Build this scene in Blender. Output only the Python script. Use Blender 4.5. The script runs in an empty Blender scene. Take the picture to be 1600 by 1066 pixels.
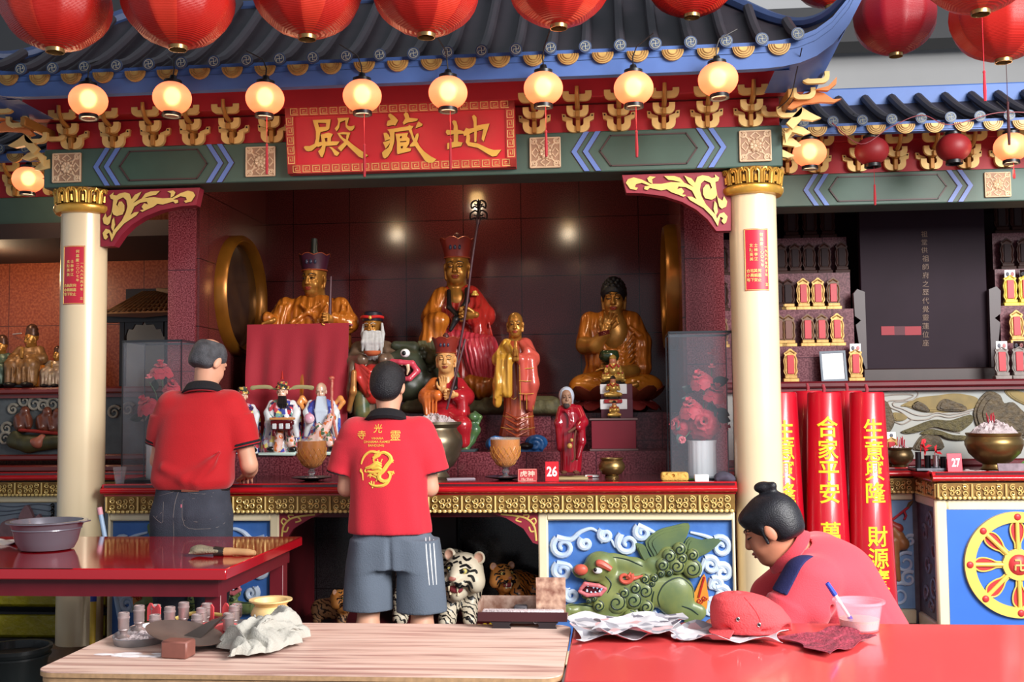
import bpy, math, random
from math import sin, cos
import numpy as np
from mathutils import Vector, Matrix, Euler
from mathutils.geometry import tessellate_polygon
from mathutils.bvhtree import BVHTree
random.seed(7); RNG = np.random.RandomState(7)
SC = bpy.context.scene; COL = SC.collection
PI = math.pi; MT = Matrix.Translation; MR = Matrix.Rotation
def R(d): return math.radians(d)
# ------------------------------------------------------------------ camera
FPX, YAW, PIT, ROL = 1700.0, R(5.2), R(3.41), R(.62)
CAM = np.array([0,0,1.4])
_f = np.array([-sin(YAW)*cos(PIT), cos(YAW)*cos(PIT), sin(PIT)])
_r = np.cross(_f, [0,0,1]); _r /= np.linalg.norm(_r); _u = np.cross(_r, _f)
_R = _r*cos(ROL)-_u*sin(ROL); _U = _u*cos(ROL)+_r*sin(ROL)
cd = bpy.data.cameras.new('camera'); cam = bpy.data.objects.new('camera', cd); COL.objects.link(cam)
cd.sensor_width = 36; cd.lens = 36*FPX/1600; cd.clip_end = 60
cam.matrix_world = Matrix(((_R[0], _U[0],-_f[0],0),(_R[1], _U[1],-_f[1],0),(_R[2], _U[2],-_f[2],1.4),(0,0,0,1)))
SC.camera = cam
# ------------------------------------------------------------------ light and exposure
SC.view_settings.view_transform = 'Standard'; SC.view_settings.look = 'None'
SC.view_settings.exposure = 0.0; SC.view_settings.gamma = 1.0; SC.view_settings.use_curve_mapping = False
SC.cycles.max_bounces = 8; SC.cycles.transparent_max_bounces = 12; SC.cycles.use_denoising = True
SC.cycles.caustics_reflective = False; SC.cycles.caustics_refractive = False; SC.cycles.sample_clamp_indirect = 4
W = bpy.data.worlds.new('world'); SC.world = W; W.use_nodes = True
W.node_tree.nodes['Background'].inputs[0].default_value = (.80,.88,1,1)
W.node_tree.nodes['Background'].inputs[1].default_value = .55
def area(name, loc, target, sx, sy, power, col):
    l = bpy.data.lights.new(name, 'AREA'); l.shape = 'RECTANGLE'; l.size = sx; l.size_y = sy; l.energy = power; l.color = col
    o = bpy.data.objects.new(name, l); COL.objects.link(o); o.location = loc
    o.rotation_euler = (Vector(target)-Vector(loc)).to_track_quat('-Z', 'Y').to_euler(); return o
area('daylight_courtyard', (4.3,.6,3.9),(.5,5.4,1.0),3.2,2.8,900,(1,.98,.96))
area('daylight_entrance', (1.2,-5,6.5),(-.8,6.4,1.2),6,1.8,400,(.97,.98,1))
# ------------------------------------------------------------------ pixels of the photograph to places in the world
def ray(px, py): return (px-800)/FPX*_R-(py-533)/FPX*_U+_f
def U(px, py, Y):
    d = ray(px, py); return CAM+d*(Y/d[1])
def UZ(px, py, z):
    d = ray(px, py); return CAM+d*((z-1.4)/d[2])
def UX(px, py, X):
    d = ray(px, py); return CAM+d*(X/d[0])
def sc_(Y): return Y/FPX*1.0                      # metres per photo pixel at depth Y (near enough)
# ------------------------------------------------------------------ materials
def lin(c):
    c = [x/255 for x in c]
    return tuple(x/12.92 if x <= .04045 else ((x+.055)/1.055)**2.4 for x in c)+(1,)
MATS = {}
def mat(n, c, r=.5, m=0, v=0, vs=6, c2=None, b=0, bs=60, coat=0, em=None, es=0, tr=0, ior=1.45, al=1, det=4, sheen=0):
    if n in MATS: return MATS[n]
    M_ = bpy.data.materials.new(n); M_.use_nodes = True; nt = M_.node_tree; p = nt.nodes['Principled BSDF']
    I = p.inputs; I['Base Color'].default_value = lin(c); I['Roughness'].default_value = r; I['Metallic'].default_value = m
    I['Coat Weight'].default_value = coat; I['Coat Roughness'].default_value = .08
    I['Transmission Weight'].default_value = tr; I['IOR'].default_value = ior; I['Alpha'].default_value = al
    I['Sheen Weight'].default_value = sheen
    if em: I['Emission Color'].default_value = lin(em); I['Emission Strength'].default_value = es
    if v or b: tc = nt.nodes.new('ShaderNodeTexCoord')
    if v:
        no = nt.nodes.new('ShaderNodeTexNoise'); no.inputs['Scale'].default_value = vs; no.inputs['Detail'].default_value = det
        nt.links.new(tc.outputs['Object'], no.inputs['Vector'])
        rp = nt.nodes.new('ShaderNodeValToRGB'); e = rp.color_ramp.elements
        e[0].position = .5-.22; e[1].position = .5+.22
        c2 = c2 or tuple(x*.6 for x in c)
        l1, l2 = lin(c), lin(c2); e[1].color = l1; e[0].color = tuple(l1[i]*(1-v)+l2[i]*v for i in range(3))+(1,)
        nt.links.new(no.outputs['Fac'], rp.inputs['Fac']); nt.links.new(rp.outputs[0], I['Base Color'])
    if b:
        n2 = nt.nodes.new('ShaderNodeTexNoise'); n2.inputs['Scale'].default_value = bs; n2.inputs['Detail'].default_value = 3
        nt.links.new(tc.outputs['Object'], n2.inputs['Vector'])
        bm = nt.nodes.new('ShaderNodeBump'); bm.inputs['Strength'].default_value = b; bm.inputs['Distance'].default_value = .01
        nt.links.new(n2.outputs['Fac'], bm.inputs['Height']); nt.links.new(bm.outputs[0], I['Normal'])
    MATS[n] = M_; return M_
def granite(n, ca, cb, cg, tile, off=(0,0), rough=.18, axes='xz', speck=140, groutw=.006):
    """polished speckled granite in square tiles"""
    M_ = mat(n, ca, rough); nt = M_.node_tree; p = nt.nodes['Principled BSDF']; N = nt.nodes.new; L = nt.links.new
    tc = N('ShaderNodeTexCoord'); no = N('ShaderNodeTexNoise'); no.inputs['Scale'].default_value = speck; no.inputs['Detail'].default_value = 3
    L(tc.outputs['Object'], no.inputs['Vector'])
    rp = N('ShaderNodeValToRGB'); e = rp.color_ramp.elements; e[0].position = .40; e[1].position = .62; e[0].color = lin(ca); e[1].color = lin(cb)
    L(no.outputs['Fac'], rp.inputs['Fac'])
    sx = N('ShaderNodeSeparateXYZ'); L(tc.outputs['Object'], sx.inputs[0])
    cx = N('ShaderNodeCombineXYZ'); L(sx.outputs['XYZ'.index(axes[0].upper())], cx.inputs[0]); L(sx.outputs['XYZ'.index(axes[1].upper())], cx.inputs[1])
    mp = N('ShaderNodeMapping'); mp.inputs['Location'].default_value = (off[0], off[1],0); L(cx.outputs[0], mp.inputs[0])
    br = N('ShaderNodeTexBrick'); br.offset = 0; br.inputs['Scale'].default_value = 1; br.inputs['Mortar Size'].default_value = groutw/2
    br.inputs['Brick Width'].default_value = tile; br.inputs['Row Height'].default_value = tile; br.inputs['Mortar Smooth'].default_value = 0
    L(mp.outputs[0], br.inputs['Vector'])
    mx = N('ShaderNodeMix'); mx.data_type = 'RGBA'; L(br.outputs['Fac'], mx.inputs[0]); L(rp.outputs[0], mx.inputs[6]); mx.inputs[7].default_value = lin(cg)
    L(mx.outputs[2], p.inputs['Base Color'])
    return M_
RED = mat('red_gloss_paint', (200,24,34),.22, v=.25, vs=9, coat=.3)
MAROON = mat('maroon_paint', (104,24,32),.38, v=.4, vs=7)
REDP = mat('red_wall_paint', (176,32,44),.5, v=.3, vs=4)
GOLD = mat('gold_paint', (226,184,98),.36, m=.35, v=.25, vs=12)
GOLDM = mat('burnished_gold', (226,174,76),.28, m=.5, v=.35, vs=18, c2=(90,58,14))
CREAMG = mat('cream_gold_paint', (240,208,132),.42, m=.1, v=.2, vs=14, c2=(190,140,60))
CREAM = mat('cream_paint', (244,230,196),.45, v=.3, vs=5, c2=(220,190,130))
PEARL = mat('pearl_pillar_paint', (240,222,184),.28, m=.1, v=.25, vs=2.5, c2=(220,190,138), coat=.25)
GREEN = mat('green_beam_paint', (70,96,86),.5, v=.35, vs=5, c2=(46,66,56))
GREEND = mat('green_panel_paint', (58,84,72),.5, v=.35, vs=6, c2=(40,56,48))
BLUE = mat('blue_roof_paint', (74,106,168),.5, v=.35, vs=6, c2=(42,62,116))
BLUEL = mat('pale_blue_paint', (100,128,196),.45, v=.15, vs=9)
TILE = mat('dark_roof_tile', (48,40,46),.6, v=.5, vs=8, c2=(26,24,34))
BLACK = mat('black_paint', (20,20,22),.35)
DARK = mat('dark_brown_wood', (44,26,22),.45, v=.4, vs=9)
WHITE = mat('white_plastic', (240,240,240),.4)
PINKT = mat('carved_stone_cream', (226,200,166),.55, v=.35, vs=20, c2=(170,130,100))
WIRE = mat('dark_wire', (30,26,26),.5)
BRASS = mat('old_brass', (150,122,74),.34, m=.85, v=.5, vs=9, c2=(70,58,40))
ASH = mat('pale_ash', (205,190,190),.9, v=.4, vs=60, c2=(150,130,135), b=.6, bs=160)
SKIN = mat('skin', (224,168,138),.5, v=.2, vs=9, c2=(206,136,110))
# ------------------------------------------------------------------ meshes
class MB:
    def __init__(s): s.v = []; s.f = []; s.m = []
    def add(s, vs, fs, mi=0, T=None):
        n = len(s.v)
        if T is not None: vs = [tuple(T @ Vector(v)) for v in vs]
        s.v += [tuple(map(float, v)) for v in vs]; s.f += [tuple(i+n for i in f) for f in fs]; s.m += [mi]*len(fs); return s
    def box(s, c, d, mi=0, T=None, ch=0):
        x, y, z = (q/2 for q in d)
        if ch:
            b = min(ch, x*.9, y*.9, z*.9); vs = []; 
            for sx in (-1,1):
                for sy in (-1,1):
                    for sz in (-1,1):
                        vs += [(c[0]+sx*x, c[1]+sy*(y-b), c[2]+sz*(z-b)),(c[0]+sx*(x-b), c[1]+sy*y, c[2]+sz*(z-b)),(c[0]+sx*(x-b), c[1]+sy*(y-b), c[2]+sz*z)]
            def I(a, b_, e, k): return ((a > 0)*4+(b_ > 0)*2+(e > 0))*3+k
            fs = []
            for sg in (-1,1):
                fs += [(I(sg, -1,-1,0), I(sg, 1,-1,0), I(sg, 1,1,0), I(sg, -1,1,0))[::sg],(I(-1, sg, -1,1), I(-1, sg, 1,1), I(1, sg, 1,1), I(1, sg, -1,1))[::sg],(I(-1,-1, sg, 2), I(1,-1, sg, 2), I(1,1, sg, 2), I(-1,1, sg, 2))[::sg]]
            for a in (-1,1):
                for e in (-1,1):
                    fs += [(I(a, e, -1,0), I(a, e, 1,0), I(a, e, 1,1), I(a, e, -1,1))[::-a*e],(I(a, -1, e, 0), I(a, 1, e, 0), I(a, 1, e, 2), I(a, -1, e, 2))[::a*e],(I(-1, a, e, 1), I(1, a, e, 1), I(1, a, e, 2), I(-1, a, e, 2))[::-a*e]]
                    for g in (-1,1): fs.append((I(a, e, g, 0), I(a, e, g, 1), I(a, e, g, 2))[::a*e*g])
            return s.add(vs, fs, mi, T)
        vs = [(c[0]+a*x, c[1]+b*y, c[2]+e*z) for a in (-1,1) for b in (-1,1) for e in (-1,1)]
        return s.add(vs, [(0,1,3,2),(4,6,7,5),(0,4,5,1),(2,3,7,6),(0,2,6,4),(1,5,7,3)], mi, T)
    def bx(s, x0, x1, y0, y1, z0, z1, mi=0, ch=0): return s.box(((x0+x1)/2,(y0+y1)/2,(z0+z1)/2),(x1-x0, y1-y0, z1-z0), mi, None, ch)
    def lathe(s, prof, seg=24, c=(0,0,0), mi=0, T=None, sx=1, sy=1, caps=True, fn=None):
        vs = []; fs = []; n = len(prof)
        for i in range(seg):
            a = 2*PI*i/seg
            for j, (r, z) in enumerate(prof):
                q = fn(a, j, r, z) if fn else r
                vs.append((c[0]+q*cos(a)*sx, c[1]+q*sin(a)*sy, c[2]+z))
        for i in range(seg):
            k = (i+1) % seg
            for j in range(n-1): fs.append((i*n+j, k*n+j, k*n+j+1, i*n+j+1))
        if caps:
            if prof[0][0] > 1e-6: fs.append(tuple(i*n for i in range(seg))[::-1])
            if prof[-1][0] > 1e-6: fs.append(tuple(i*n+n-1 for i in range(seg)))
        return s.add(vs, fs, mi, T)
    def tube(s, pts, rad, seg=8, mi=0, closed=False, T=None, flat=1, up=None):
        P_ = [Vector(p) for p in pts]; n = len(P_)
        rr = rad if hasattr(rad, '__len__') else [rad]*n
        vs = []; fs = []; N_ = Vector(up) if up else None
        for i in range(n):
            a = P_[(i-1) % n] if (closed or i > 0) else P_[i]; b = P_[(i+1) % n] if (closed or i < n-1) else P_[i]
            t = (b-a); t = t.normalized() if t.length > 1e-9 else Vector((0,0,1))
            if N_ is None: N_ = t.orthogonal()
            q = N_-t*N_.dot(t); q = q.normalized() if q.length > 1e-6 else t.orthogonal().normalized()
            if not up: N_ = q
            B = t.cross(q)
            for k in range(seg):
                an = 2*PI*k/seg; vs.append(tuple(P_[i]+(q*cos(an)*flat+B*sin(an))*rr[i]))
        m_ = n if closed else n-1
        for i in range(m_):
            for k in range(seg):
                a, b = i*seg, ((i+1) % n)*seg; fs.append((a+k, a+(k+1) % seg, b+(k+1) % seg, b+k))
        if not closed: fs += [tuple(range(seg))[::-1], tuple((n-1)*seg+k for k in range(seg))]
        return s.add(vs, fs, mi, T)
    def ell(s, c, r, mi=0, seg=16, T=None):
        n = max(5, seg//2+1); pr = [(cos(-PI/2+PI*j/(n-1)), sin(-PI/2+PI*j/(n-1))) for j in range(n)]
        r = r if hasattr(r, '__len__') else (r, r, r); vs = []; fs = []
        for i in range(seg):
            a = 2*PI*i/seg
            for (q, z) in pr: vs.append((c[0]+max(q, 1e-4)*cos(a)*r[0], c[1]+max(q, 1e-4)*sin(a)*r[1], c[2]+z*r[2]))
        for i in range(seg):
            k = (i+1) % seg
            for j in range(n-1): fs.append((i*n+j, k*n+j, k*n+j+1, i*n+j+1))
        return s.add(vs, fs, mi, T)
    def prism(s, poly, d, mi=0, holes=(), T=None, mf=None, taper=0):
        """flat outline in x,z (front towards -y at 0, back at y=d)"""
        loops = [[(float(p[0]), float(p[1])) for p in poly]]+[[(float(p[0]), float(p[1])) for p in h] for h in holes]
        def ar(l): return sum(l[i][0]*l[(i+1) % len(l)][1]-l[(i+1) % len(l)][0]*l[i][1] for i in range(len(l)))
        loops = [l if (ar(l) > 0) == (k == 0) else l[::-1] for k, l in enumerate(loops)]
        tri = tessellate_polygon([[Vector((x, z, 0)) for x, z in l] for l in loops])
        fl = [p for l in loops for p in l]; n = len(fl)
        vs = [(x, 0, z) for x, z in fl]+[(x, d, z) for x, z in fl]; fs = []
        for t in tri:
            a, b, c = (fl[i] for i in t)
            o = (b[0]-a[0])*(c[1]-a[1])-(b[1]-a[1])*(c[0]-a[0])
            t = t if o > 0 else t[::-1]
            fs += [tuple(t), tuple(i+n for i in t[::-1])]
        k = 0; side = []
        for l in loops:
            for i in range(len(l)):
                a, b = k+i, k+(i+1) % len(l); side.append((b, a, a+n, b+n))
            k += len(l)
        s.add(vs, fs, mi, T); nb = len(s.v)-2*n
        s.f += [tuple(i+nb for i in f) for f in side]; s.m += [mi if mf is None else mf]*len(side); return s
    def grid(s, fn, nu, nv, mi=0, closed=False, flip=False):
        vs = [tuple(fn(i/(nu-1 if not closed else nu), j/(nv-1))) for i in range(nu) for j in range(nv)]; fs = []
        for i in range(nu if closed else nu-1):
            for j in range(nv-1):
                k = (i+1) % nu; q = (i*nv+j, k*nv+j, k*nv+j+1, i*nv+j+1); fs.append(q[::-1] if flip else q)
        return s.add(vs, fs, mi)
    def sheet(s, fn, nu, nv, th, mi=0):
        """a cloth or paper sheet with a real thickness: fn(u,v)->point, doubled th lower along its normal"""
        P_ = np.array([[fn(i/(nu-1), j/(nv-1)) for j in range(nv)] for i in range(nu)], float)
        du = np.gradient(P_, axis=0); dv = np.gradient(P_, axis=1); n = np.cross(du, dv); n /= np.linalg.norm(n, axis=2, keepdims=True)+1e-9
        Q = P_-n*th; a = nu*nv; vs = [tuple(p) for p in P_.reshape(-1,3)]+[tuple(p) for p in Q.reshape(-1,3)]; fs = []
        for i in range(nu-1):
            for j in range(nv-1):
                q = (i*nv+j, (i+1)*nv+j, (i+1)*nv+j+1, i*nv+j+1); fs += [q, tuple(x+a for x in q[::-1])]
        bd = [i*nv for i in range(nu)]+[(nu-1)*nv+j for j in range(1, nv)]+[i*nv+nv-1 for i in range(nu-2,-1,-1)]+[j for j in range(nv-2,0,-1)]
        for i in range(len(bd)):
            p, q = bd[i], bd[(i+1) % len(bd)]; fs.append((q, p, p+a, q+a))
        return s.add(vs, fs, mi)
def wl(o):
    v = Vector((0,0,0))
    while o is not None: v += o.location; o = o.parent
    return v
def mk(name, mb, mats, parent=None, ang=40, loc=None, bev=0):
    """link ONE mesh object; the vertices are given in world space (the parent stands unrotated while it is built)"""
    me = bpy.data.meshes.new(name); off = wl(parent) if parent else Vector((0,0,0) if loc is None else loc)
    V = np.array(mb.v, dtype=np.float32).reshape(-1,3)-np.array(off, dtype=np.float32)
    me.from_pydata(V.tolist(),[], mb.f); 
    for m_ in (mats if isinstance(mats, (list, tuple)) else [mats]): me.materials.append(m_)
    if any(mb.m): me.polygons.foreach_set('material_index', mb.m)
    me.validate(); me.update()
    if ang: me.shade_smooth(); me.set_sharp_from_angle(angle=R(ang)) if ang < 180 else None
    o = bpy.data.objects.new(name, me); COL.objects.link(o)
    if parent: o.parent = parent
    else: o.location = off
    if bev:
        b = o.modifiers.new('bevel', 'BEVEL'); b.width = bev; b.segments = 2; b.limit_method = 'ANGLE'
    return o
def tag(o, label=None, cat=None, group=None, kind=None):
    if label: o['label'] = label
    if cat: o['category'] = cat
    if group: o['group'] = group
    if kind: o['kind'] = kind
    return o
def thing(name, loc, label, cat, group=None):
    o = bpy.data.objects.new(name, None); o.empty_display_size = .05; COL.objects.link(o); o.location = loc
    return tag(o, label, cat, group)
def struct(name, mb, m, ang=30): return tag(mk(name, mb, m, ang=ang), kind='structure')
def kids(o): return [c for c in COL.objects if c.parent is o]
KIDS = {}
def dup(o, parent=None, loc=None, rot=None, label=None, scl=None):
    c = o.copy(); COL.objects.link(c)
    if parent is not None: c.parent = parent
    if loc is not None: c.location = loc
    if rot is not None: c.rotation_euler = rot
    if scl is not None: c.scale = scl
    if label: c['label'] = label
    if o.name not in KIDS: KIDS[o.name] = list(o.children)
    for k in KIDS[o.name]: dup(k, c)
    return c
# ------------------------------------------------------------------ lettering
_TX = {}
def glyphs(body, bold=0.0, ext=.03):
    """lettering as flat solid letters, in x (right) and z (up) with 1 = the type size, centred; letters face -y"""
    k = (body, bold, ext)
    if k not in _TX:
        c = bpy.data.curves.new('t', 'FONT'); c.body = body; c.extrude = ext; c.offset = bold; c.resolution_u = 3
        o = bpy.data.objects.new('t', c); COL.objects.link(o)
        me = bpy.data.meshes.new_from_object(o.evaluated_get(bpy.context.evaluated_depsgraph_get()))
        v = np.array([q.co[:] for q in me.vertices]); fs = [tuple(p.vertices) for p in me.polygons]
        bpy.data.objects.remove(o); bpy.data.curves.remove(c); bpy.data.meshes.remove(me)
        mid = (v.min(0)+v.max(0))/2; v = v-mid
        _TX[k] = (np.stack([v[:, 0],-v[:, 2], v[:, 1]],1), fs, v.max(0)-v.min(0))
    return _TX[k]
def fine_tris(P_, fs, lim):
    """split long edges so that lettering follows a curved surface"""
    P_ = [np.array(p, float) for p in P_]; fs = [t for f in fs for t in ((f[0], f[i], f[i+1]) for i in range(1, len(f)-1))]; mids = {}
    for _ in range(6):
        out = []; ch = False
        for f in fs:
            L = [abs(P_[f[i]][0]-P_[f[(i+1) % 3]][0])*1.0+.25*abs(P_[f[i]][2]-P_[f[(i+1) % 3]][2]) for i in range(3)]; k = max(range(3), key=lambda i: (round(L[i],9), tuple(sorted((f[i], f[(i+1) % 3])))))
            if L[k] <= lim*.4: out.append(f); continue
            a, b, c = f[k], f[(k+1) % 3], f[(k+2) % 3]; e = (min(a, b), max(a, b))
            if e not in mids: mids[e] = len(P_); P_.append((P_[a]+P_[b])/2)
            m = mids[e]; out += [(a, m, c),(m, b, c)]; ch = True
        fs = out
        if not ch: break
    return np.array(P_), fs
def text(mb, body, c, h, mi=0, bold=0, ext=.02, w=None, fn=None, T=None):
    v, fs, d = glyphs(body, bold, ext/h if ext else 0)
    s = h/(.90 if len(body) == 1 and ord(body) > 0x2000 else d[1]); sx = w/d[0] if w else s
    P_ = v*np.array([sx, h, s]) if ext else v*np.array([sx, 0, s])
    P_ = P_+np.array(c)
    if fn:
        P_, fs = fine_tris(P_, fs, .35*h); P_ = [fn(p) for p in P_]
    mb.add([tuple(p) for p in P_], fs, mi, T); return mb
def lump(a, b, n): return [a+(b-a)*i/(n-1) for i in range(n)]
def spiral(c, r0, r1, turns, a0=0, n=20, y=0, sgn=1):
    out = []
    for i in range(n):
        t = i/(n-1); r = r0+(r1-r0)*t; a = a0+sgn*turns*2*PI*t
        out.append((c[0]+r*cos(a), y, c[1]+r*sin(a)))
    return out
def smooth(pts, n=6, closed=False):
    P_ = [np.array(p, float) for p in pts]; N_ = len(P_); out = []
    for i in range(N_ if closed else N_-1):
        g = (lambda k: P_[k % N_]) if closed else (lambda k: P_[min(max(k, 0), N_-1)])
        p0, p1, p2, p3 = g(i-1), g(i), g(i+1), g(i+2)
        for k in range(n):
            t = k/n; out.append(.5*((2*p1)+(-p0+p2)*t+(2*p0-5*p1+4*p2-p3)*t*t+(-p0+3*p1-3*p2+p3)*t**3))
    if not closed: out.append(P_[-1])
    return [tuple(p) for p in out]
# ------------------------------------------------------------------ sculpting: solids blended in a distance field, then meshed
def rotm(ax, ay, az): return np.array(Euler((R(ax), R(ay), R(az))).to_matrix())
class Sd:
    def __init__(s, h): s.h = h; s.ops = []; s.T = None
    def _p(s, a):
        a = np.array(a, float)
        return a if s.T is None else s.T[0]+s.T[1] @ (a*s.T[2])
    def _k(s, q): return q if s.T is None else q*s.T[2]
    def _r(s, rot):
        if s.T is None: return rot
        return s.T[1] if rot is None else s.T[1] @ rot
    def push(s, fn, lo, hi, k, sub, m): s.ops.append((fn, np.array(lo, float), np.array(hi, float), k, sub, m)); return s
    def cap(s, a, b, ra, rb=None, k=.02, m=0, sub=False, q=None):
        a = s._p(a); b = s._p(b); rb = s._k(ra if rb is None else rb); ra = s._k(ra); k = s._k(k)
        q = np.ones(3) if q is None else np.array(q, float); A = a/q; D = (b-a)/q; dd = max(float(D @ D),1e-12); mq = q.min()
        def fn(x, y, z):
            px, py, pz = x/q[0]-A[0], y/q[1]-A[1], z/q[2]-A[2]
            t = np.clip((px*D[0]+py*D[1]+pz*D[2])/dd, 0,1)
            return (np.sqrt((px-D[0]*t)**2+(py-D[1]*t)**2+(pz-D[2]*t)**2)-(ra+(rb-ra)*t))*mq
        r = max(ra, rb)*q
        return s.push(fn, np.minimum(a, b)-r, np.maximum(a, b)+r, k, sub, m)
    def chain(s, pts, rad, k=.01, m=0, q=None):
        for i in range(len(pts)-1): s.cap(pts[i], pts[i+1], rad[i], rad[i+1], k, m, q=q)
        return s
    def el(s, c, r, k=.02, m=0, sub=False, rot=None):
        c = s._p(c); r = np.array(r if hasattr(r, '__len__') else (r, r, r), float); r = s._k(r); k = s._k(k); rot = s._r(rot)
        def fn(x, y, z):
            x, y, z = x-c[0], y-c[1], z-c[2]
            if rot is not None: x, y, z = (rot[0, i]*x+rot[1, i]*y+rot[2, i]*z for i in range(3))
            k0 = np.sqrt((x/r[0])**2+(y/r[1])**2+(z/r[2])**2); k1 = np.sqrt((x/r[0]**2)**2+(y/r[1]**2)**2+(z/r[2]**2)**2)
            return k0*(k0-1)/(k1+1e-9)
        e = r if rot is None else np.abs(rot) @ r
        return s.push(fn, c-e, c+e, k, sub, m)
    def bx(s, c, hf, r=.01, k=.01, m=0, sub=False, rot=None):
        c = s._p(c); hf = s._k(np.array(hf, float)); r = s._k(r); k = s._k(k); rot = s._r(rot)
        def fn(x, y, z):
            x, y, z = x-c[0], y-c[1], z-c[2]
            if rot is not None: x, y, z = (rot[0, i]*x+rot[1, i]*y+rot[2, i]*z for i in range(3))
            a, b, e = np.abs(x)-hf[0]+r, np.abs(y)-hf[1]+r, np.abs(z)-hf[2]+r
            return np.sqrt(np.maximum(a, 0)**2+np.maximum(b, 0)**2+np.maximum(e, 0)**2)+np.minimum(np.maximum(a, np.maximum(b, e)),0)-r
        e = hf if rot is None else np.abs(rot) @ hf
        return s.push(fn, c-e, c+e, k, sub, m)
    def cyl(s, a, b, ra, rb=None, k=.01, m=0, sub=False):
        """tapered cylinder with flat ends"""
        a = s._p(a); b = s._p(b); rb = s._k(ra if rb is None else rb); ra = s._k(ra); k = s._k(k); D = b-a; L = np.linalg.norm(D); D = D/L
        def fn(x, y, z):
            px, py, pz = x-a[0], y-a[1], z-a[2]; t = px*D[0]+py*D[1]+pz*D[2]
            rad = np.sqrt(np.maximum(px*px+py*py+pz*pz-t*t, 0)); return np.maximum(rad-(ra+(rb-ra)*np.clip(t/L, 0,1)), np.abs(t-L/2)-L/2)
        r = max(ra, rb)
        return s.push(fn, np.minimum(a, b)-r, np.maximum(a, b)+r, k, sub, m)
    def loft(s, secs, e=2.0, k=.02, m=0, fold=None, sub=False):
        """secs: (z, cx, cy, rx, ry) rising in z; fold(theta, z) adds to the relative radius"""
        S_ = np.array(sorted(secs), float)
        if s.T is not None:
            c0, rm, sc = s.T; S_ = np.stack([c0[2]+S_[:, 0]*sc, c0[0]+S_[:, 1]*sc, c0[1]+S_[:, 2]*sc, S_[:, 3]*sc, S_[:, 4]*sc],1)
        k = s._k(k); c0 = s.T
        zz = np.linspace(S_[0,0], S_[-1,0],90); t = []
        for j in range(1,5):                                   # smooth interpolation of the sections
            v = np.interp(zz, S_[:, 0], S_[:, j]); w = np.array([.25,.5,.25])
            for _ in range(3): v[1:-1] = np.convolve(v, w, 'valid')
            t.append(v)
        def fn(x, y, z):
            cx, cy, rx, ry = (np.interp(z, zz, q) for q in t); dx, dy = x-cx, y-cy
            rad = (np.abs(dx/rx)**e+np.abs(dy/ry)**e)**(1/e)
            if fold is not None:
                zl = z if c0 is None else (z-c0[0][2])/c0[2]
                rad = rad-fold(np.arctan2(dy/ry, dx/rx), zl)
            return np.maximum((rad-1)*np.minimum(rx, ry), np.maximum(zz[0]-z, z-zz[-1]))
        ex = 1.15
        lo = ((S_[:, 1]-S_[:, 3]*ex).min(),(S_[:, 2]-S_[:, 4]*ex).min(), S_[0,0]); hi = ((S_[:, 1]+S_[:, 3]*ex).max(),(S_[:, 2]+S_[:, 4]*ex).max(), S_[-1,0])
        return s.push(fn, lo, hi, k, sub, m)
    def half(s, pt, n, lo, hi, k=.002):
        """cut away what lies beyond a plane"""
        pt = np.array(pt, float); n = np.array(n, float); n = n/np.linalg.norm(n)
        return s.push(lambda x, y, z: -((x-pt[0])*n[0]+(y-pt[1])*n[1]+(z-pt[2])*n[2]), lo, hi, k, True, 0)
    def mesh(s):
        h = s.h; pos = [o for o in s.ops if not o[4]]
        lo = np.min([o[1] for o in pos],0)-3*h; hi = np.max([o[2] for o in pos],0)+3*h
        n = np.ceil((hi-lo)/h).astype(int)+1
        F = np.full(n, .3, np.float32); own = np.zeros(n, np.int8); ax = [lo[i]+h*np.arange(n[i]) for i in range(3)]
        for fn, a, b, k, sub, m in s.ops:
            pad = k+2.5*h; i0 = np.clip(np.floor((a-pad-lo)/h).astype(int),0, n-1); i1 = np.clip(np.ceil((b+pad-lo)/h).astype(int)+1,1, n)
            if np.any(i1 <= i0): continue
            sl = tuple(slice(p, q) for p, q in zip(i0, i1))
            d = fn(ax[0][sl[0]][:, None, None], ax[1][sl[1]][None, :, None], ax[2][sl[2]][None, None, :]).astype(np.float32)
            G = F[sl]; d = np.broadcast_to(d, G.shape)
            if sub:
                d = -d; hh = np.maximum(k-np.abs(G-d),0)/max(k, 1e-6); O = own[sl]
                if m: O[(d > G-h)] = m
                F[sl] = np.maximum(G, d)+hh*hh*k*.25
            else:
                O = own[sl]; O[d < G] = m
                hh = np.maximum(k-np.abs(G-d),0)/max(k, 1e-6); F[sl] = np.minimum(G, d)-hh*hh*k*.25
        F[0] = F[-1] = .1; F[:, 0] = F[:, -1] = .1; F[:, :, 0] = F[:, :, -1] = .1
        return surfnets(F, own, lo, h)
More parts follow.
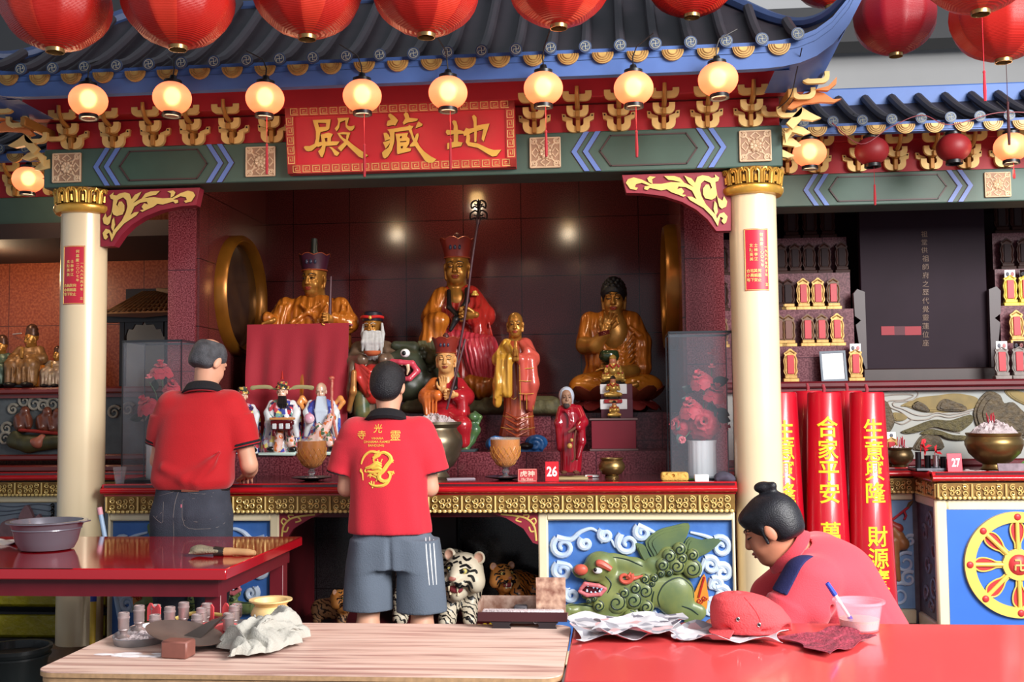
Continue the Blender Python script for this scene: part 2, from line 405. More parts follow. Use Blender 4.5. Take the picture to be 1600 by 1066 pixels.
def surfnets(F, own, lo, h):
    n = F.shape; I = F < 0
    c = np.zeros((n[0]-1, n[1]-1, n[2]-1), np.int8)
    for dx in (0,1):
        for dy in (0,1):
            for dz in (0,1): c += I[dx:n[0]-1+dx, dy:n[1]-1+dy, dz:n[2]-1+dz]
    act = np.argwhere((c > 0) & (c < 8)); idx = np.full(c.shape, -1, np.int32); idx[tuple(act.T)] = np.arange(len(act))
    pos = np.zeros((len(act),3)); cnt = np.zeros(len(act))
    for a in range(3):
        for p in (0,1):
            for q in (0,1):
                o0 = [0,0,0]; o0[(a+1) % 3] = p; o0[(a+2) % 3] = q; o1 = list(o0); o1[a] = 1
                f0 = F[tuple((act+o0).T)]; f1 = F[tuple((act+o1).T)]; s_ = (f0 < 0) != (f1 < 0)
                t = f0/(f0-f1+1e-20); w = np.array(o0)+np.outer(np.clip(t, 0,1), np.array(o1)-np.array(o0))
                pos[s_] += w[s_]; cnt[s_] += 1
    V = lo+h*(act+pos/cnt[:, None]); faces = []
    for a in range(3):
        b, c_ = (a+1) % 3,(a+2) % 3
        sl0 = [slice(None)]*3; sl1 = [slice(None)]*3; sl0[a] = slice(0, n[a]-1); sl1[a] = slice(1, n[a])
        A, B = I[tuple(sl0)], I[tuple(sl1)]; e = np.argwhere(A != B); e = e[(e[:, b] > 0) & (e[:, c_] > 0) & (e[:, b] < n[b]-1) & (e[:, c_] < n[c_]-1)]
        ins = A[tuple(e.T)]; q = []
        for db, dc in ((-1,-1),(0,-1),(0,0),(-1,0)):
            t = e.copy(); t[:, b] += db; t[:, c_] += dc; q.append(idx[tuple(t.T)])
        Q = np.stack(q, 1); Q[~ins] = Q[~ins][:, ::-1]; faces.append(Q)
    Q = np.concatenate(faces); own_v = own[tuple((act+np.round(pos/cnt[:, None]).astype(int)).T)]
    return V, Q, own_v
def sculpt(name, S, mats, parent=None, relax=1, fine=None):
    V, Q, ow = S.mesh()
    for _ in range(relax):                                      # one gentle smoothing pass
        acc = np.zeros_like(V); ct = np.zeros(len(V))
        for i in range(4):
            np.add.at(acc, Q[:, i], V[Q[:, (i+1) % 4]]); np.add.at(ct, Q[:, i],1)
        V = V*.5+acc/np.maximum(ct, 1)[:, None]*.5
    mb = MB(); mb.v = V.tolist(); mb.f = [tuple(q) for q in Q.tolist()]; mb.m = ow[Q[:, 0]].astype(int).tolist()
    if fine: fine(mb)
    return mk(name, mb, mats, parent, ang=180)
def bvh(o):
    off = wl(o); me = o.data; return BVHTree.FromPolygons([v.co+off for v in me.vertices],[tuple(p.vertices) for p in me.polygons])
def onto(tree, p, d, lift=.001):
    """slide point p along d until it meets the surface"""
    d = Vector(d).normalized(); h = tree.ray_cast(Vector(p)-d*1.0, d)
    return (h[0]-d*lift) if h[0] is not None else None
def on_surface(tree, pts, d, lift=.001):
    out = [onto(tree, p, d, lift) for p in pts]; return [o for o in out if o is not None]
def stripe(mb, tree, pts, d, r, mi=0, seg=6, lift=0, n=4):
    q = on_surface(tree, smooth(pts, n) if len(pts) > 2 else pts, d, lift)
    if len(q) > 1: mb.tube(q, [r*(.5+.5*sin(PI*(i+.5)/len(q))) for i in range(len(q))] if len(q) > 2 else r, seg, mi)
def decal(mb, tree, vs, fs, d, lift, mi=0):
    """lay flat lettering on a curved surface"""
    out = []; ok = []
    for v in vs:
        o = onto(tree, v, d, lift); out.append(tuple(o) if o is not None else tuple(v)); ok.append(o is not None)
    mb.add(out, [f for f in fs if all(ok[i] for i in f)], mi)
# a head: centre between the ears, face towards -y before rotation rm; s = 1 is life size
def head_sdf(S, c, s=1.0, rm=None, neck=.12, thin=1.0, lobes=0, ears=True, jaw=1.0, m=0, me_=None):
    old = S.T; S.T = (np.array(c, float), np.eye(3) if rm is None else rm, s)
    S.el((0,.015,.038),(.077*thin, .095,.083),.02, m); S.el((0,-.022,-.03),(.064*thin, .072,.090),.03, m)
    S.el((0,-.045,-.088),(.040*jaw, .042,.030),.03, m)
    for e in (-1,1):
        S.el((e*.036*thin, -.058,-.040),(.026,.026,.030),.02, m)               # cheek
        S.cap((e*.014,-.089,.027),(e*.050*thin, -.074,.026),.007,.005,.012, m)   # brow
        S.el((e*.031*thin, -.096,.008),(.020,.014,.010),.012, m, sub=True)
        S.el((e*.031*thin, -.078,.006),(.0145,.0125,.0105),.003, m if me_ is None else me_)
        if ears:
            S.el((e*.079*thin, .012,-.004),(.010,.021,.034),.006, m, rot=rotm(10,0, e*18))
            if lobes: S.cap((e*.078*thin, .006,-.03),(e*.076*thin, .0,-.03-lobes),.010,.009,.006, m)
    S.cap((0,-.090,.016),(0,-.107,-.026),.0085,.0125,.012, m); S.el((0,-.101,-.030),(.020,.011,.009),.008, m)
    S.el((0,-.092,-.056),(.024,.011,.006),.006, m); S.el((0,-.089,-.066),(.019,.011,.007),.006, m)
    if neck: S.cap((0,.022,-.07),(0,.032,-.10-neck),.050,.056,.03, m)
    S.T = old
def face_lines(parent, tree, c, s, rm, brow, eye, lip, thin=1.0, moust=None, closed=False):
    """painted brows, eyes and lips laid on a carved head"""
    d = Vector(rm @ np.array([0,1.0,0])); g = lambda x, z: tuple(np.array(c)+rm @ (np.array([x, -.12, z])*s))
    mb = MB(); q = MB(); l = MB()
    for e in (-1,1):
        stripe(mb, tree, [g(e*.012*thin, .026), g(e*.030*thin, .036), g(e*.054*thin, .026)], d, .0035*s)
        stripe(q, tree, [g(e*.015*thin, .004), g(e*.031*thin, .009 if not closed else .001), g(e*.049*thin, .005)], d, .0034*s)
        if not closed: stripe(q, tree, [g(e*.026*thin, .004), g(e*.036*thin, .004)], d, .005*s)
    stripe(l, tree, [g(-.024,-.059), g(-.01,-.055), g(0,-.058), g(.01,-.055), g(.024,-.059)], d, .0052*s)
    stripe(l, tree, [g(-.018,-.066), g(0,-.069), g(.018,-.066)], d, .0055*s)
    if brow: mk('eyebrows', mb, brow, parent)
    if eye: mk('eyes', q, eye, parent)
    if lip: mk('lips', l, lip, parent)
# a hand: wrist at c, fingers along +x of rm, palm normal -z ; curl 0..1
def hand_sdf(S, c, rm, s=1.0, curl=.5, side=1, m=0, thumb=40, spread=6):
    old = S.T; S.T = (np.array(c, float), rm, s)
    S.cap((0,0,0),(.045,0,0),.022,.026,.015, m, q=None)
    for y in (-.026,-.009,.009,.026): S.cap((.03, y*.8,0),(.088, y, 0),.013,.011,.012, m)
    for i, (y, L) in enumerate(((-.028,.062),(-.0095,.074),(.0095,.078),(.028,.070))):
        a = R(10+70*curl); b = a+R(60*curl); e = R((i-1.5)*spread)
        p0 = np.array([.09, y, 0]); p = [p0]; an = a*.6
        for k, f in enumerate((.42,.32,.26)):
            an = (a*.6, a+b*.25, b+a*.4)[k]
            p.append(p[-1]+L*f*np.array([cos(an)*cos(e), sin(e),-sin(an)]))
        S.chain(p, (.0098,.0090,.0082,.0068),.004, m)
    t0 = np.array([.022, side*.024,-.006]); t1 = t0+np.array([.032*cos(R(thumb)), side*.032*sin(R(thumb)),-.012])
    t2 = t1+np.array([.03, side*.012,-.010*curl-.004]); t3 = t2+np.array([.022,-side*.004*curl, -.012*curl])
    S.chain([t0, t1, t2, t3],(.014,.0122,.0105,.008),.006, m)
    S.T = old
# ------------------------------------------------------------------ the setting
XC = -1.1125                                                    # the pavilion's middle line
AX0, AX1, AY0, AY1 = -2.5,.42,6.4,7.7                         # the alcove
GR_ALC = granite('granite_alcove_dark_red', (66,26,27),(92,38,38),(36,14,15),.417,(.21,.18),.15)
GR_ALCS = granite('granite_alcove_side', (74,30,30),(104,46,46),(40,16,16),.417,(.1,.18),.2, 'yz')
GR_PIER = granite('granite_pier_red', (92,26,34),(146,74,82),(70,34,44),.62,(.22,.23),.22, 'xz', 130)
GR_STEP = granite('granite_step_maroon', (84,30,38),(132,66,74),(60,26,34),.42,(.1,.09),.22, 'xz', 90)
GR_LEFT = granite('granite_left_orange', (150,66,34),(184,96,56),(96,44,28),.52,(.3,.05),.3, 'xz', 60)
GR_TOP = mat('counter_top_granite', (92,40,46),.14, v=.5, vs=120, c2=(50,20,24), coat=.2)
GR_SHELF = granite('granite_shelf_plum', (92,52,60),(128,84,90),(70,40,48),.9,(.3,.1),.3, 'xz', 90)
FLOORM = mat('floor_tile', (112,104,100),.4, v=.4, vs=3)
HALL = mat('hall_wall_grey', (176,176,176),.9, v=.2, vs=1.2)
DSOFF = mat('dark_soffit', (54,40,36),.7)
struct('floor', MB().bx(-8,7,.2,9.6,-.1,0), FLOORM)
struct('wall_back', MB().bx(-8,7,9.5,9.7,0,6), HALL)
struct('trim_1', MB().bx(-8,7,9.0,9.3,4.36,4.66), mat('hall_beam_and_shade', (48,48,50),.6))
struct('ceiling_sky_block', MB().bx(-8,.9,-1.5,4.95,4.3,4.4), mat('sky_block_grey', (70,70,72),.9))  # unseen ceiling slab, added to keep sky light off the upper left
struct('ceiling_shade_slab', MB().bx(-8,.1,8.9,9.4,3.75,5.9), mat('hall_beam_and_shade', (48,48,50),.6))  # dark slab added for the shade of the upper hall at the left
struct('wall_alcove_back', MB().bx(AX0-.18, AX1+.24, AY1, AY1+.12,0,3.1), GR_ALC)
struct('wall_alcove_left', MB().bx(AX0-.02, AX0, AY0+.02, AY1,0,3.1), GR_ALCS)
struct('wall_alcove_right', MB().bx(AX1, AX1+.02, AY0+.02, AY1,0,3.1), GR_ALCS)
struct('ceiling_alcove', MB().bx(-3.3,1.0,6.08, AY1+.1,3.02,3.1), DSOFF)
struct('pillar_alcove_left', MB().bx(-2.69, AX0-.02, AY0, AY1,0,3.02), GR_PIER)
struct('pillar_alcove_right', MB().bx(AX1+.02,.665, AY0, AY1,0,3.02), GR_PIER)
# stepped altar stage
st = MB(); st.bx(AX0, AX1,6.6, AY1,.8,1.121); st.bx(AX0,-.39,6.98, AY1,1.121,1.431); st.bx(-.39, AX1,7.06, AY1,1.121,1.349)
struct('floor_altar_steps', st, GR_STEP)
# left bay
struct('wall_left_bay', MB().bx(-7.2,-2.69,7.7,7.82,0,3.0), GR_LEFT)
struct('ceiling_left_bay', MB().bx(-7.2,-2.69,6.6,7.8,2.50,2.6), DSOFF)
# right bay
struct('wall_right_bay', MB().bx(.665,5.2,8.3,8.42,0,3.3), mat('dark_plum_wall', (48,30,34),.5, v=.4, vs=3))
struct('ceiling_right_bay', MB().bx(.665,5.2,6.9,8.4,2.78,2.88), DSOFF)
# small warm bulbs under the alcove ceiling (they glint in the polished granite)
BULBW = mat('warm_bulb', (255,220,160),.5, em=(255,206,130), es=26)
for i, (px, py, Ys) in enumerate(((398,366,6.3),(620,355,6.3),(888,353,6.3),(745,308,7.25))):
    q = U(px, py, 2*AY1-Ys); p = (q[0], Ys, min(q[2],2.985)); t = thing('ceiling_bulb', p, ('small warm bulb under the alcove ceiling, %s from the left' % ('first', 'second', 'fourth', 'third')[i]), 'lamp', 'bulbs under the alcove ceiling')
    mk('glass_bulb', MB().ell(p, .03 if i < 3 else .05,0,16), BULBW, t); mk('socket', MB().lathe([(.018,.025),(.02,3.02-p[2]),(.001,3.02-p[2])],14, p), WHITE, t)
    l = bpy.data.lights.new('bulb_light', 'POINT'); l.energy = 5; l.color = (1,.8,.55); l.shadow_soft_size = .04; o = bpy.data.objects.new('bulb_light', l); COL.objects.link(o); o.location = (p[0], p[1]-.0, p[2]-.07)
p = (-4.2,7.0,2.42); t = thing('ceiling_bulb', p, 'added warm bulb out of view, brightening the left side altar', 'lamp'); mk('glass_bulb', MB().ell(p, .035,0,16), BULBW, t); mk('socket', MB().lathe([(.018,.03),(.02,.08),(.001,.08)],14, p), WHITE, t)  # unseen bulb, added with its point light to brighten the orange wall
l = bpy.data.lights.new('bulb_light', 'POINT'); l.energy = 9; l.color = (1,.72,.45); l.shadow_soft_size = .05; o = bpy.data.objects.new('bulb_light', l); COL.objects.link(o); o.location = (p[0], p[1], p[2]-.08)
# ------------------------------------------------------------------ altar counters
def curls(mb, x0, x1, z0, z1, y, mi_line=0, unit=.183, r=.0036, axis=0, flip=1):
    """gilded curl frieze along x (axis 0) or along y (axis 1)"""
    n = max(1, round((x1-x0)/unit)); w = (x1-x0)/n; h = z1-z0; zc = (z0+z1)/2
    def put(p): return (p[0], y+p[1], p[2]) if axis == 0 else (y-flip*p[1], p[0], p[2])
    for i in range(n):
        a = x0+i*w; c = a+w/2
        mb.tube([put((a, -.004, z0)), put((a, -.004, z1))],.006,5, mi_line)
        for sx in (-1,1):
            for sz in (-1,1):
                p = spiral((c+sx*w*.30, zc+sz*h*.23), h*.06, h*.235,1.35,0 if sx > 0 else PI, 16,-.004, sx*sz)
                mb.tube([put(q) for q in p], r, 4, mi_line)
            p = spiral((c+sx*w*.085, zc-sx*h*.17), h*.05, h*.22,1.25, PI/2*sx, 14,-.004, sx); mb.tube([put(q) for q in p], r, 4, mi_line)
            p = spiral((c+sx*w*.10, zc+sx*h*.2), h*.05, h*.2,1.1,-PI/2*sx, 12,-.004,-sx); mb.tube([put(q) for q in p], r, 4, mi_line)
    k = max(2, int((x1-x0)/.027))
    for i in range(k): mb.ell(put((x0+(i+.5)*(x1-x0)/k, -.002, z0-.004)),(.0125,.006,.009) if axis == 0 else (.006,.0125,.009), mi_line, 8)
FRZ_BACK = mat('frieze_dark_gold', (150,112,52),.45, m=.3, v=.5, vs=20, c2=(50,34,14))
FRZ = mat('frieze_gold_line', (246,216,138),.3, m=.3, v=.3, vs=25, c2=(206,156,72))
def rim(mb, x0, x1, y0, z0, z1, mi=0, yb=None, left=True):
    """rounded red edge with a fillet above it"""
    h = z1-z0; pr = [(0, z0+.008)]+[(-.035*sin(a), z0+h*.62/2*(1-cos(a))+.008) for a in lump(.5, PI*.92,9)]+[(-.012, z0+h*.70),(-.012, z1-.006),(-.006, z1),(.05, z1)]
    vs = []; fs = []; n = len(pr)
    for x in (x0, x1): vs += [(x, y0+p[0]+.03, p[1]) for p in pr]
    fs = [(j, j+n, j+n+1, j+1) for j in range(n-1)]+[tuple(range(n)), tuple(range(2*n-1, n-1,-1))]
    mb.add(vs, fs, mi)
ca = thing('altar_counter', (XC, 5.9,0), 'long main altar counter with a red rounded edge, gilded curl frieze and dark granite top', 'altar')
mk('countertop', MB().bx(-2.80,.635,5.815,6.6,.945,.985), GR_TOP, ca)
m_ = MB(); rim(m_, -2.815,.645,5.80,.925,.99); m_.bx(-2.81,.64,5.83,5.9,.925,.975); mk('rounded_rim', m_, RED, ca)
m_ = MB().bx(-2.80,.635,5.83,5.9,.832,.925); mk('frieze_board', m_, FRZ_BACK, ca)
m_ = MB(); curls(m_, -2.79,.63,.842,.92,5.826); mk('gold_curl_frieze', m_, FRZ, ca, loc=None)
XL, XR = U(437,900,5.88)[0], U(842,900,5.88)[0]
for nm, a, b in (('left', -2.80, XL),('right', XR, .635)):
    mk('counter_base', MB().bx(a, b, 5.92,6.6,0,.93), MAROON, ca)
    m_ = MB(); fw = .052
    for q in ((a, b, .785,.832),(a, b, .02,.09)): m_.bx(q[0]+(fw-.006 if nm == 'right' else .01), q[1]-(fw-.006 if nm == 'left' else .01),5.86,5.92, q[2], q[3],0,.008)
    for q in ((a, a+(fw if nm == 'right' else .014)),(b-(fw if nm == 'left' else .014), b)): m_.bx(q[0], q[1],5.862,5.92,.02,.83,0,.008)
    mk('panel_frame', m_, CREAM, ca)
mk('niche_lintel', MB().bx(XL, XR, 5.9,6.6,.80,.93), MAROON, ca)
mk('niche_back', MB().bx(XL, XR, 6.58,6.64,0,.93), granite('granite_niche_black', (26,22,24),(40,36,38),(16,14,15),.3,(.1,0),.2), ca)
mk('niche_tablet', MB().bx(-1.30,-.93,6.5,6.58,.1,.76,0,.01), mat('black_niche_tablet', (34,30,30),.35, v=.3, vs=5), ca)
mk('niche_plinth', MB().bx(XL, XR, 5.98,6.58,0,.17), mat('niche_plinth_dark_red', (90,22,28),.4, v=.4, vs=8), ca)
# side altars: the same counter, with a pedestal that juts out in the middle
def side_altar(x0, x1, px0, px1, label, yb, yp, wheel):
    c = thing('side_altar', ((x0+x1)/2, yb, 0), label, 'altar')
    pd = px0 is not None
    m_ = MB().bx(x0, x1, yb+.015, yb+.48,.945,.985)
    if pd: m_.bx(px0, px1, yp+.015, yb+.1,.945,.986)
    mk('countertop', m_, GR_TOP, c)
    m_ = MB(); rim(m_, x0, px0 if pd else x1, yb, .925,.99)
    if pd:
        rim(m_, px0-.02, px1+.02, yp, .925,.99); m_.bx(px0-.02, px0+.03, yp+.02, yb+.05,.93,.99,0,.012); m_.bx(px1-.03, px1+.02, yp+.02, yb+.05,.93,.99,0,.012)
    mk('rounded_rim', m_, RED, c)
    m_ = MB().bx(x0, x1, yb+.03, yb+.1,.832,.925)
    if pd: m_.bx(px0+.01, px1-.01, yp+.03, yb+.1,.832,.925)
    mk('frieze_board', m_, FRZ_BACK, c)
    m_ = MB(); curls(m_, x0, px0 if pd else x1,.842,.92, yb+.026)
    if pd: curls(m_, px0+.012, px1-.012,.842,.92, yp+.026); curls(m_, yp+.04, yb+.02,.842,.92, px0+.006, axis=1, flip=-1)
    mk('gold_curl_frieze', m_, FRZ, c)
    m_ = MB(); fr = MB()
    m_.bx(x0, x1, yb+.09, yb+.5,0,.93)
    for q in ((.785,.832),(.02,.11)): fr.bx(x0, px0 if pd else x1, yb+.06, yb+.1, q[0], q[1],0,.008)
    if pd:
        m_.bx(px0+.03, px1-.03, yp+.07, yb+.2,0,.93)
        for q in ((px0, px0+.07),(px1-.07, px1)): fr.bx(q[0], q[1], yp+.05, yp+.1,.02,.832,0,.012)
        fr.bx(px0+.066, px1-.066, yp+.052, yp+.1,.76,.832,0,.012); fr.bx(px0+.066, px1-.066, yp+.052, yp+.1,.02,.10,0,.012)
        fr.bx(px0+.01, px0+.04, yp+.08, yb+.06,.775,.832,0,.008); fr.bx(px0+.01, px0+.04, yp+.08, yb+.06,.02,.1,0,.008)
    mk('counter_base', m_, mat('relief_back_plum', (120,112,124),.5, v=.6, vs=14, c2=(70,62,74), b=.5, bs=18), c)
    mk('panel_frame', fr, CREAM, c)
    return c
RY, PY = 6.98,6.53
sr = side_altar(.67,5.0,1.864,2.84, 'right side altar with gilded frieze whose blue wheel panel juts forward', RY, PY, True)
sl = side_altar(-6.6,-2.69, None, None, 'left side altar with red edge behind the left cream pillar', RY, PY, False)
mk('blue_panel', MB().bx(1.93,2.77, PY+.055, PY+.09,.09,.77), mat('bright_blue_panel', (62,118,214),.4, v=.2, vs=5, c2=(40,88,190)), sr)
# ------------------------------------------------------------------ pillars
PLQ = mat('red_plaque', (196,40,62),.35); GLT = mat('gilt_lettering', (246,214,130),.4, m=.2)
def pillar(X, label, plabel):
    Y = 5.95; t = thing('temple_pillar', (X, Y, 0), label, 'pillar'); zc = U(1178,299,5.83)[2]
    mk('shaft', MB().lathe([(.126,.06),(.126, zc)],48,(X, Y, 0)), PEARL, t)
    m_ = MB().lathe([(.20,0),(.20,.03),(.175,.045),(.165,.055),(.15,.09),(.128,.1)],40,(X, Y, 0)); mk('base', m_, mat('pillar_base_stone', (110,84,60),.6, v=.5, vs=20), t)
    cp = mk('capital_ring', MB().lathe([(.126, zc-.012),(.155, zc-.008),(.168, zc+.012),(.166, zc+.03),(.150, zc+.04),(.140, zc+.05),(.15, zc+.13),(.14, zc+.135)],40,(X, Y, 0)),[GOLDM, mat('capital_recess', (120,82,30),.45, m=.3)], t); cp.data.polygons.foreach_set('material_index', [1 if p.center[2]+.0 > zc+.042 else 0 for p in cp.data.polygons])
    pt = MB(); n = 16; h0, h1 = zc+.042,2.657
    for i in range(n):
        a = 2*PI*i/n-PI/2; w = .158*PI/n
        def P(u, z, d): return (X+(.150+d+.012*((z-h0)/(h1-h0))**2)*cos(a+u/.15), Y+(.150+d+.012*((z-h0)/(h1-h0))**2)*sin(a+u/.15), z)
        arch = lambda k: [P(-w*k, h0,.004)]+[P(-w*k*cos(b), h0+(h1-h0)*(.62+.0*k)+(h1-h0)*.34*k*sin(b),.006) for b in lump(0, PI*.42,5)]+[P(0, h1-(h1-h0)*(.28 if k > .8 else .32),.008)]+[P(w*k*cos(b), h0+(h1-h0)*.62+(h1-h0)*.34*k*sin(b),.006) for b in lump(PI*.42,0,5)]+[P(w*k, h0,.004)]
        pt.tube(arch(.90),.0066,6); pt.tube(arch(.52),.005,5); pt.tube([P(0, h0+.01,.004), P(0, h0+(h1-h0)*.5,.006)],[.010,.006],6)
    mk('lotus_petals', pt, GOLDM, t)
    z0, z1 = U(1180,454,5.82)[2], U(1180,357,5.82)[2]; hw = .066; zm = (z0+z1)/2
    def bend(p): return (X+(.129-p[1])*sin(p[0]/.13), Y-(.129-p[1])*cos(p[0]/.13), p[2])
    m_ = MB(); m_.sheet(lambda u, v: bend(((u-.5)*2*hw, 0, z0+v*(z1-z0))),9,3,.004)
    pq = mk('plaque', m_, PLQ, t); tag(pq, plabel)
    bd = MB(); c8 = []
    for (a, b) in ((-1,-1),(1,-1),(1,1),(-1,1)): c8.append((a*(hw-.004),-.001, zm+b*((z1-z0)/2-.004)))
    for i in range(4):
        p, q = c8[i], c8[(i+1) % 4]; bd.tube([bend([p[j]+(q[j]-p[j])*k/6 for j in range(3)]) for k in range(7)],.0018,5)
    for s_, x, zt, h in (('一九九六年', .050,.30,.019),('丙子年', .050,.62,.019),('立', .050,.9,.02),('何嘉慶', .026,.10,.022),('二〇〇七年', .028,.32,.02),('士林李江', -.004,.27,.022),('女陳英美', -.028,.27,.022),('何嘉止', .012,.68,.022),('其姻安', -.008,.68,.022),('祐鳳下', -.026,.68,.022),('合小等', -.046,.68,.022)):
        for k, ch in enumerate(s_): text(bd, ch, (x, -.0015, z1-(z1-z0)*zt-k*h*1.12), h*.8,0,.008,.001, None, bend)
    mk('lettering', bd, GLT, pq)
    return t
pillar(-3.0, 'left cream pillar with gold lotus capital beside the left end of the altar', 'red plaque with gilt columns of small characters')
pillar(.777, 'right cream pillar with gold lotus capital between the altar and the red candles', 'red plaque with gilt columns of small characters')
# ------------------------------------------------------------------ painted beams
def rosette(mb, c, w, y, d=.012, mi=0):
    """carved square tile with a flower"""
    mb.box((c[0], y-d/2, c[1]),(w, d, w),1, None, .003); r = w/2; yy = y-d-.001
    for k in range(8):
        a = k*PI/4+PI/8; mb.tube([(c[0]+r*.14*cos(a), yy, c[1]+r*.14*sin(a)),(c[0]+r*.3*cos(a), yy-.002, c[1]+r*.3*sin(a)),(c[0]+r*.42*cos(a), yy, c[1]+r*.42*sin(a))],[r*.06, r*.13, r*.04],6, mi)
    mb.ell((c[0], yy, c[1]),(r*.13,.005, r*.13), mi, 10)
    for k in range(4):
        a = k*PI/2; q = lambda u, v: (c[0]+u*cos(a)-v*sin(a), yy, c[1]+u*sin(a)+v*cos(a))
        for s_ in (-1,1):
            mb.tube([q(r*.45, s_*r*.05), q(r*.62, s_*r*.30), q(r*.86, s_*r*.02)], r*.055,5, mi); mb.tube([q(r*.25, s_*r*.4), q(r*.45, s_*r*.45), q(r*.6, s_*r*.62)], r*.055,5, mi)
            mb.tube([q(*( [p[0], p[2]*s_] )) for p in spiral((r*.72, r*.7), r*.05, r*.2,1.1,0,10)], r*.055,5, mi)
    for i in range(4):
        s_ = [(-1,-1),(1,-1),(1,1),(-1,1)]; a, b = s_[i], s_[(i+1) % 4]; mb.tube([(c[0]+a[0]*r*.95, yy, c[1]+a[1]*r*.95),(c[0]+b[0]*r*.95, yy, c[1]+b[1]*r*.95)], r*.055,5, mi)
def strokes(mb, pts, w, y, d, mi=0):
    """a raised flat strip along a polyline in x,z"""
    for a, b in zip(pts[:-1], pts[1:]):
        a = np.array(a); b = np.array(b); t = (b-a)/np.linalg.norm(b-a); n = np.array((-t[1], t[0]))*w/2; a2 = a-t*w*.3; b2 = b+t*w*.3
        mb.prism([a2+n, b2+n, b2-n, a2-n], d, mi, T=MT((0, y-d, 0)))
def beam(X0, X1, Y, z0, z1, panels, tiles, label, dep=.25):
    t = thing('lintel_beam', ((X0+X1)/2, Y, z0), label, 'beam')
    mk('beam_body', MB().bx(X0, X1, Y, Y+dep, z0, z1,0,.006), GREEN, t)
    zm = (z0+z1)/2; h = (z1-z0)/2
    for x in tiles: r_ = MB(); rosette(r_, (x, zm), h*1.52, Y); mk('carved_tile', r_, [PINKT, mat('carved_stone_recess', (176,140,112),.6, v=.4, vs=20)], t)
    for a, b in panels:
        k = h*.62
        for e, x in ((1, a),(-1, b)):
            for o in (0,.062):
                for w, oo, dd, mm in ((.036,-.004,.004, mat('dark_brown_line', (70,50,50),.5)),(.028,0,.009, BLUEL)):
                    cv = MB().prism([(x+e*(o+oo+k), zm+h*.97),(x+e*(o+oo), zm),(x+e*(o+oo+k), zm-h*.97),(x+e*(o+oo+k+w), zm-h*.97),(x+e*(o+oo+w), zm),(x+e*(o+oo+k+w), zm+h*.97)], dd, T=MT((0, Y-dd, 0)))
                    if w > .03: cr = mk('chevron', cv, mm, t)
                    else: mk('chevron_inlay', cv, mm, cr)
        a2, b2 = a+.155, b-.155; q = MB(); hh = h*.74
        o = [(a2, zm),(a2+hh*.7, zm+hh),(b2-hh*.7, zm+hh),(b2, zm),(b2-hh*.7, zm-hh),(a2+hh*.7, zm-hh)]
        q.prism(o, .004, T=MT((0, Y-.004,0))); pn = mk('hexagon_panel', q, GREEND, t)
        q = MB(); strokes(q, o+[o[0]],.008, Y-.004,.005); mk('panel_border', q, mat('dark_brown_line', (70,50,50),.5), pn)
    return t
bx_ = lambda px: U(px, 240,5.85)[0]
beam(-3.195,.93,5.85,2.662,2.885,[(bx_(147), bx_(366)),(bx_(893), bx_(1135))],[bx_(106), bx_(408), bx_(852), bx_(1180)], 'green painted main beam with carved tiles and blue chevrons, resting on both cream pillars')
rb = lambda px: U(px, 292,6.7)[0]
beam(.94,5.0,6.7, U(1400,319,6.7)[2], U(1400,268,6.7)[2],[(rb(1255), rb(1520))],[rb(1558)], 'green painted beam over the right side altar with the memorial tablets')
beam(-6.6,-3.2,6.7, U(1400,319,6.7)[2], U(1400,268,6.7)[2],[],[], 'dim green beam over the left side altar')
# name board
BY0, BY1 = 5.80,5.74
c4 = [U(450,271, BY0), U(806,263, BY0), U(804,157, BY1), U(446.5,168.5, BY1)]
sx0, sx1 = (c4[0][0]+c4[3][0])/2,(c4[1][0]+c4[2][0])/2; sz0, sz1 = (c4[0][2]+c4[1][2])/2,(c4[2][2]+c4[3][2])/2
def sY(z): return BY0+(BY1-BY0)*(z-sz0)/(sz1-sz0)
sb = thing('name_board', ((sx0+sx1)/2, BY0, sz0), 'red name board with three large gold characters and a gilt key-pattern border', 'sign')
def tilt(p): return (p[0], p[1]+sY(p[2]), p[2])
def tiltmb(m_): m_.v = [tilt(p) for p in m_.v]; return m_
mk('board', tiltmb(MB().bx(sx0, sx1,0,.05, sz0, sz1)), mat('sign_red', (206,30,44),.38, v=.15, vs=6), sb)
m_ = MB(); bw = .048
for q in ((sx0, sx1, sz0, sz0+bw),(sx0, sx1, sz1-bw, sz1),(sx0, sx0+bw, sz0, sz1),(sx1-bw, sx1, sz0, sz1)): m_.bx(q[0], q[1],-.012,0, q[2], q[3])
bo = mk('border', tiltmb(m_), mat('sign_border_red', (190,62,52),.4), sb)
m_ = MB()
def key(cx, cz, h, rot):
    p = [(-.5,-.42),(-.5,.42),(.42,.42),(.42,-.2),(-.18,-.2),(-.18,.12),(.12,.12)]
    c, s_ = cos(rot), sin(rot); pts = [(cx+h*(a*c-b*s_),-.013, cz+h*(a*s_+b*c)) for a, b in p]+[]
    m_.tube(pts, .0022,4); m_.tube([(cx+h*(-.5*c+.42*s_),-.013, cz+h*(-.5*s_-.42*c)),(cx+h*(.55*c+.42*s_),-.013, cz+h*(.55*s_-.42*c))],.0022,4)
nk = 22
for i in range(nk):
    x = sx0+bw/2+(i+.5)*(sx1-sx0-bw)/nk
    key(x, sz1-bw/2,.040,0); key(x, sz0+bw/2,.040,0)
for i in range(5):
    z = sz0+bw+(i+.5)*(sz1-sz0-2*bw)/5; key(sx0+bw/2, z, .040, PI/2); key(sx1-bw/2, z, .040, PI/2)
mk('key_pattern', tiltmb(m_), CREAMG, bo)
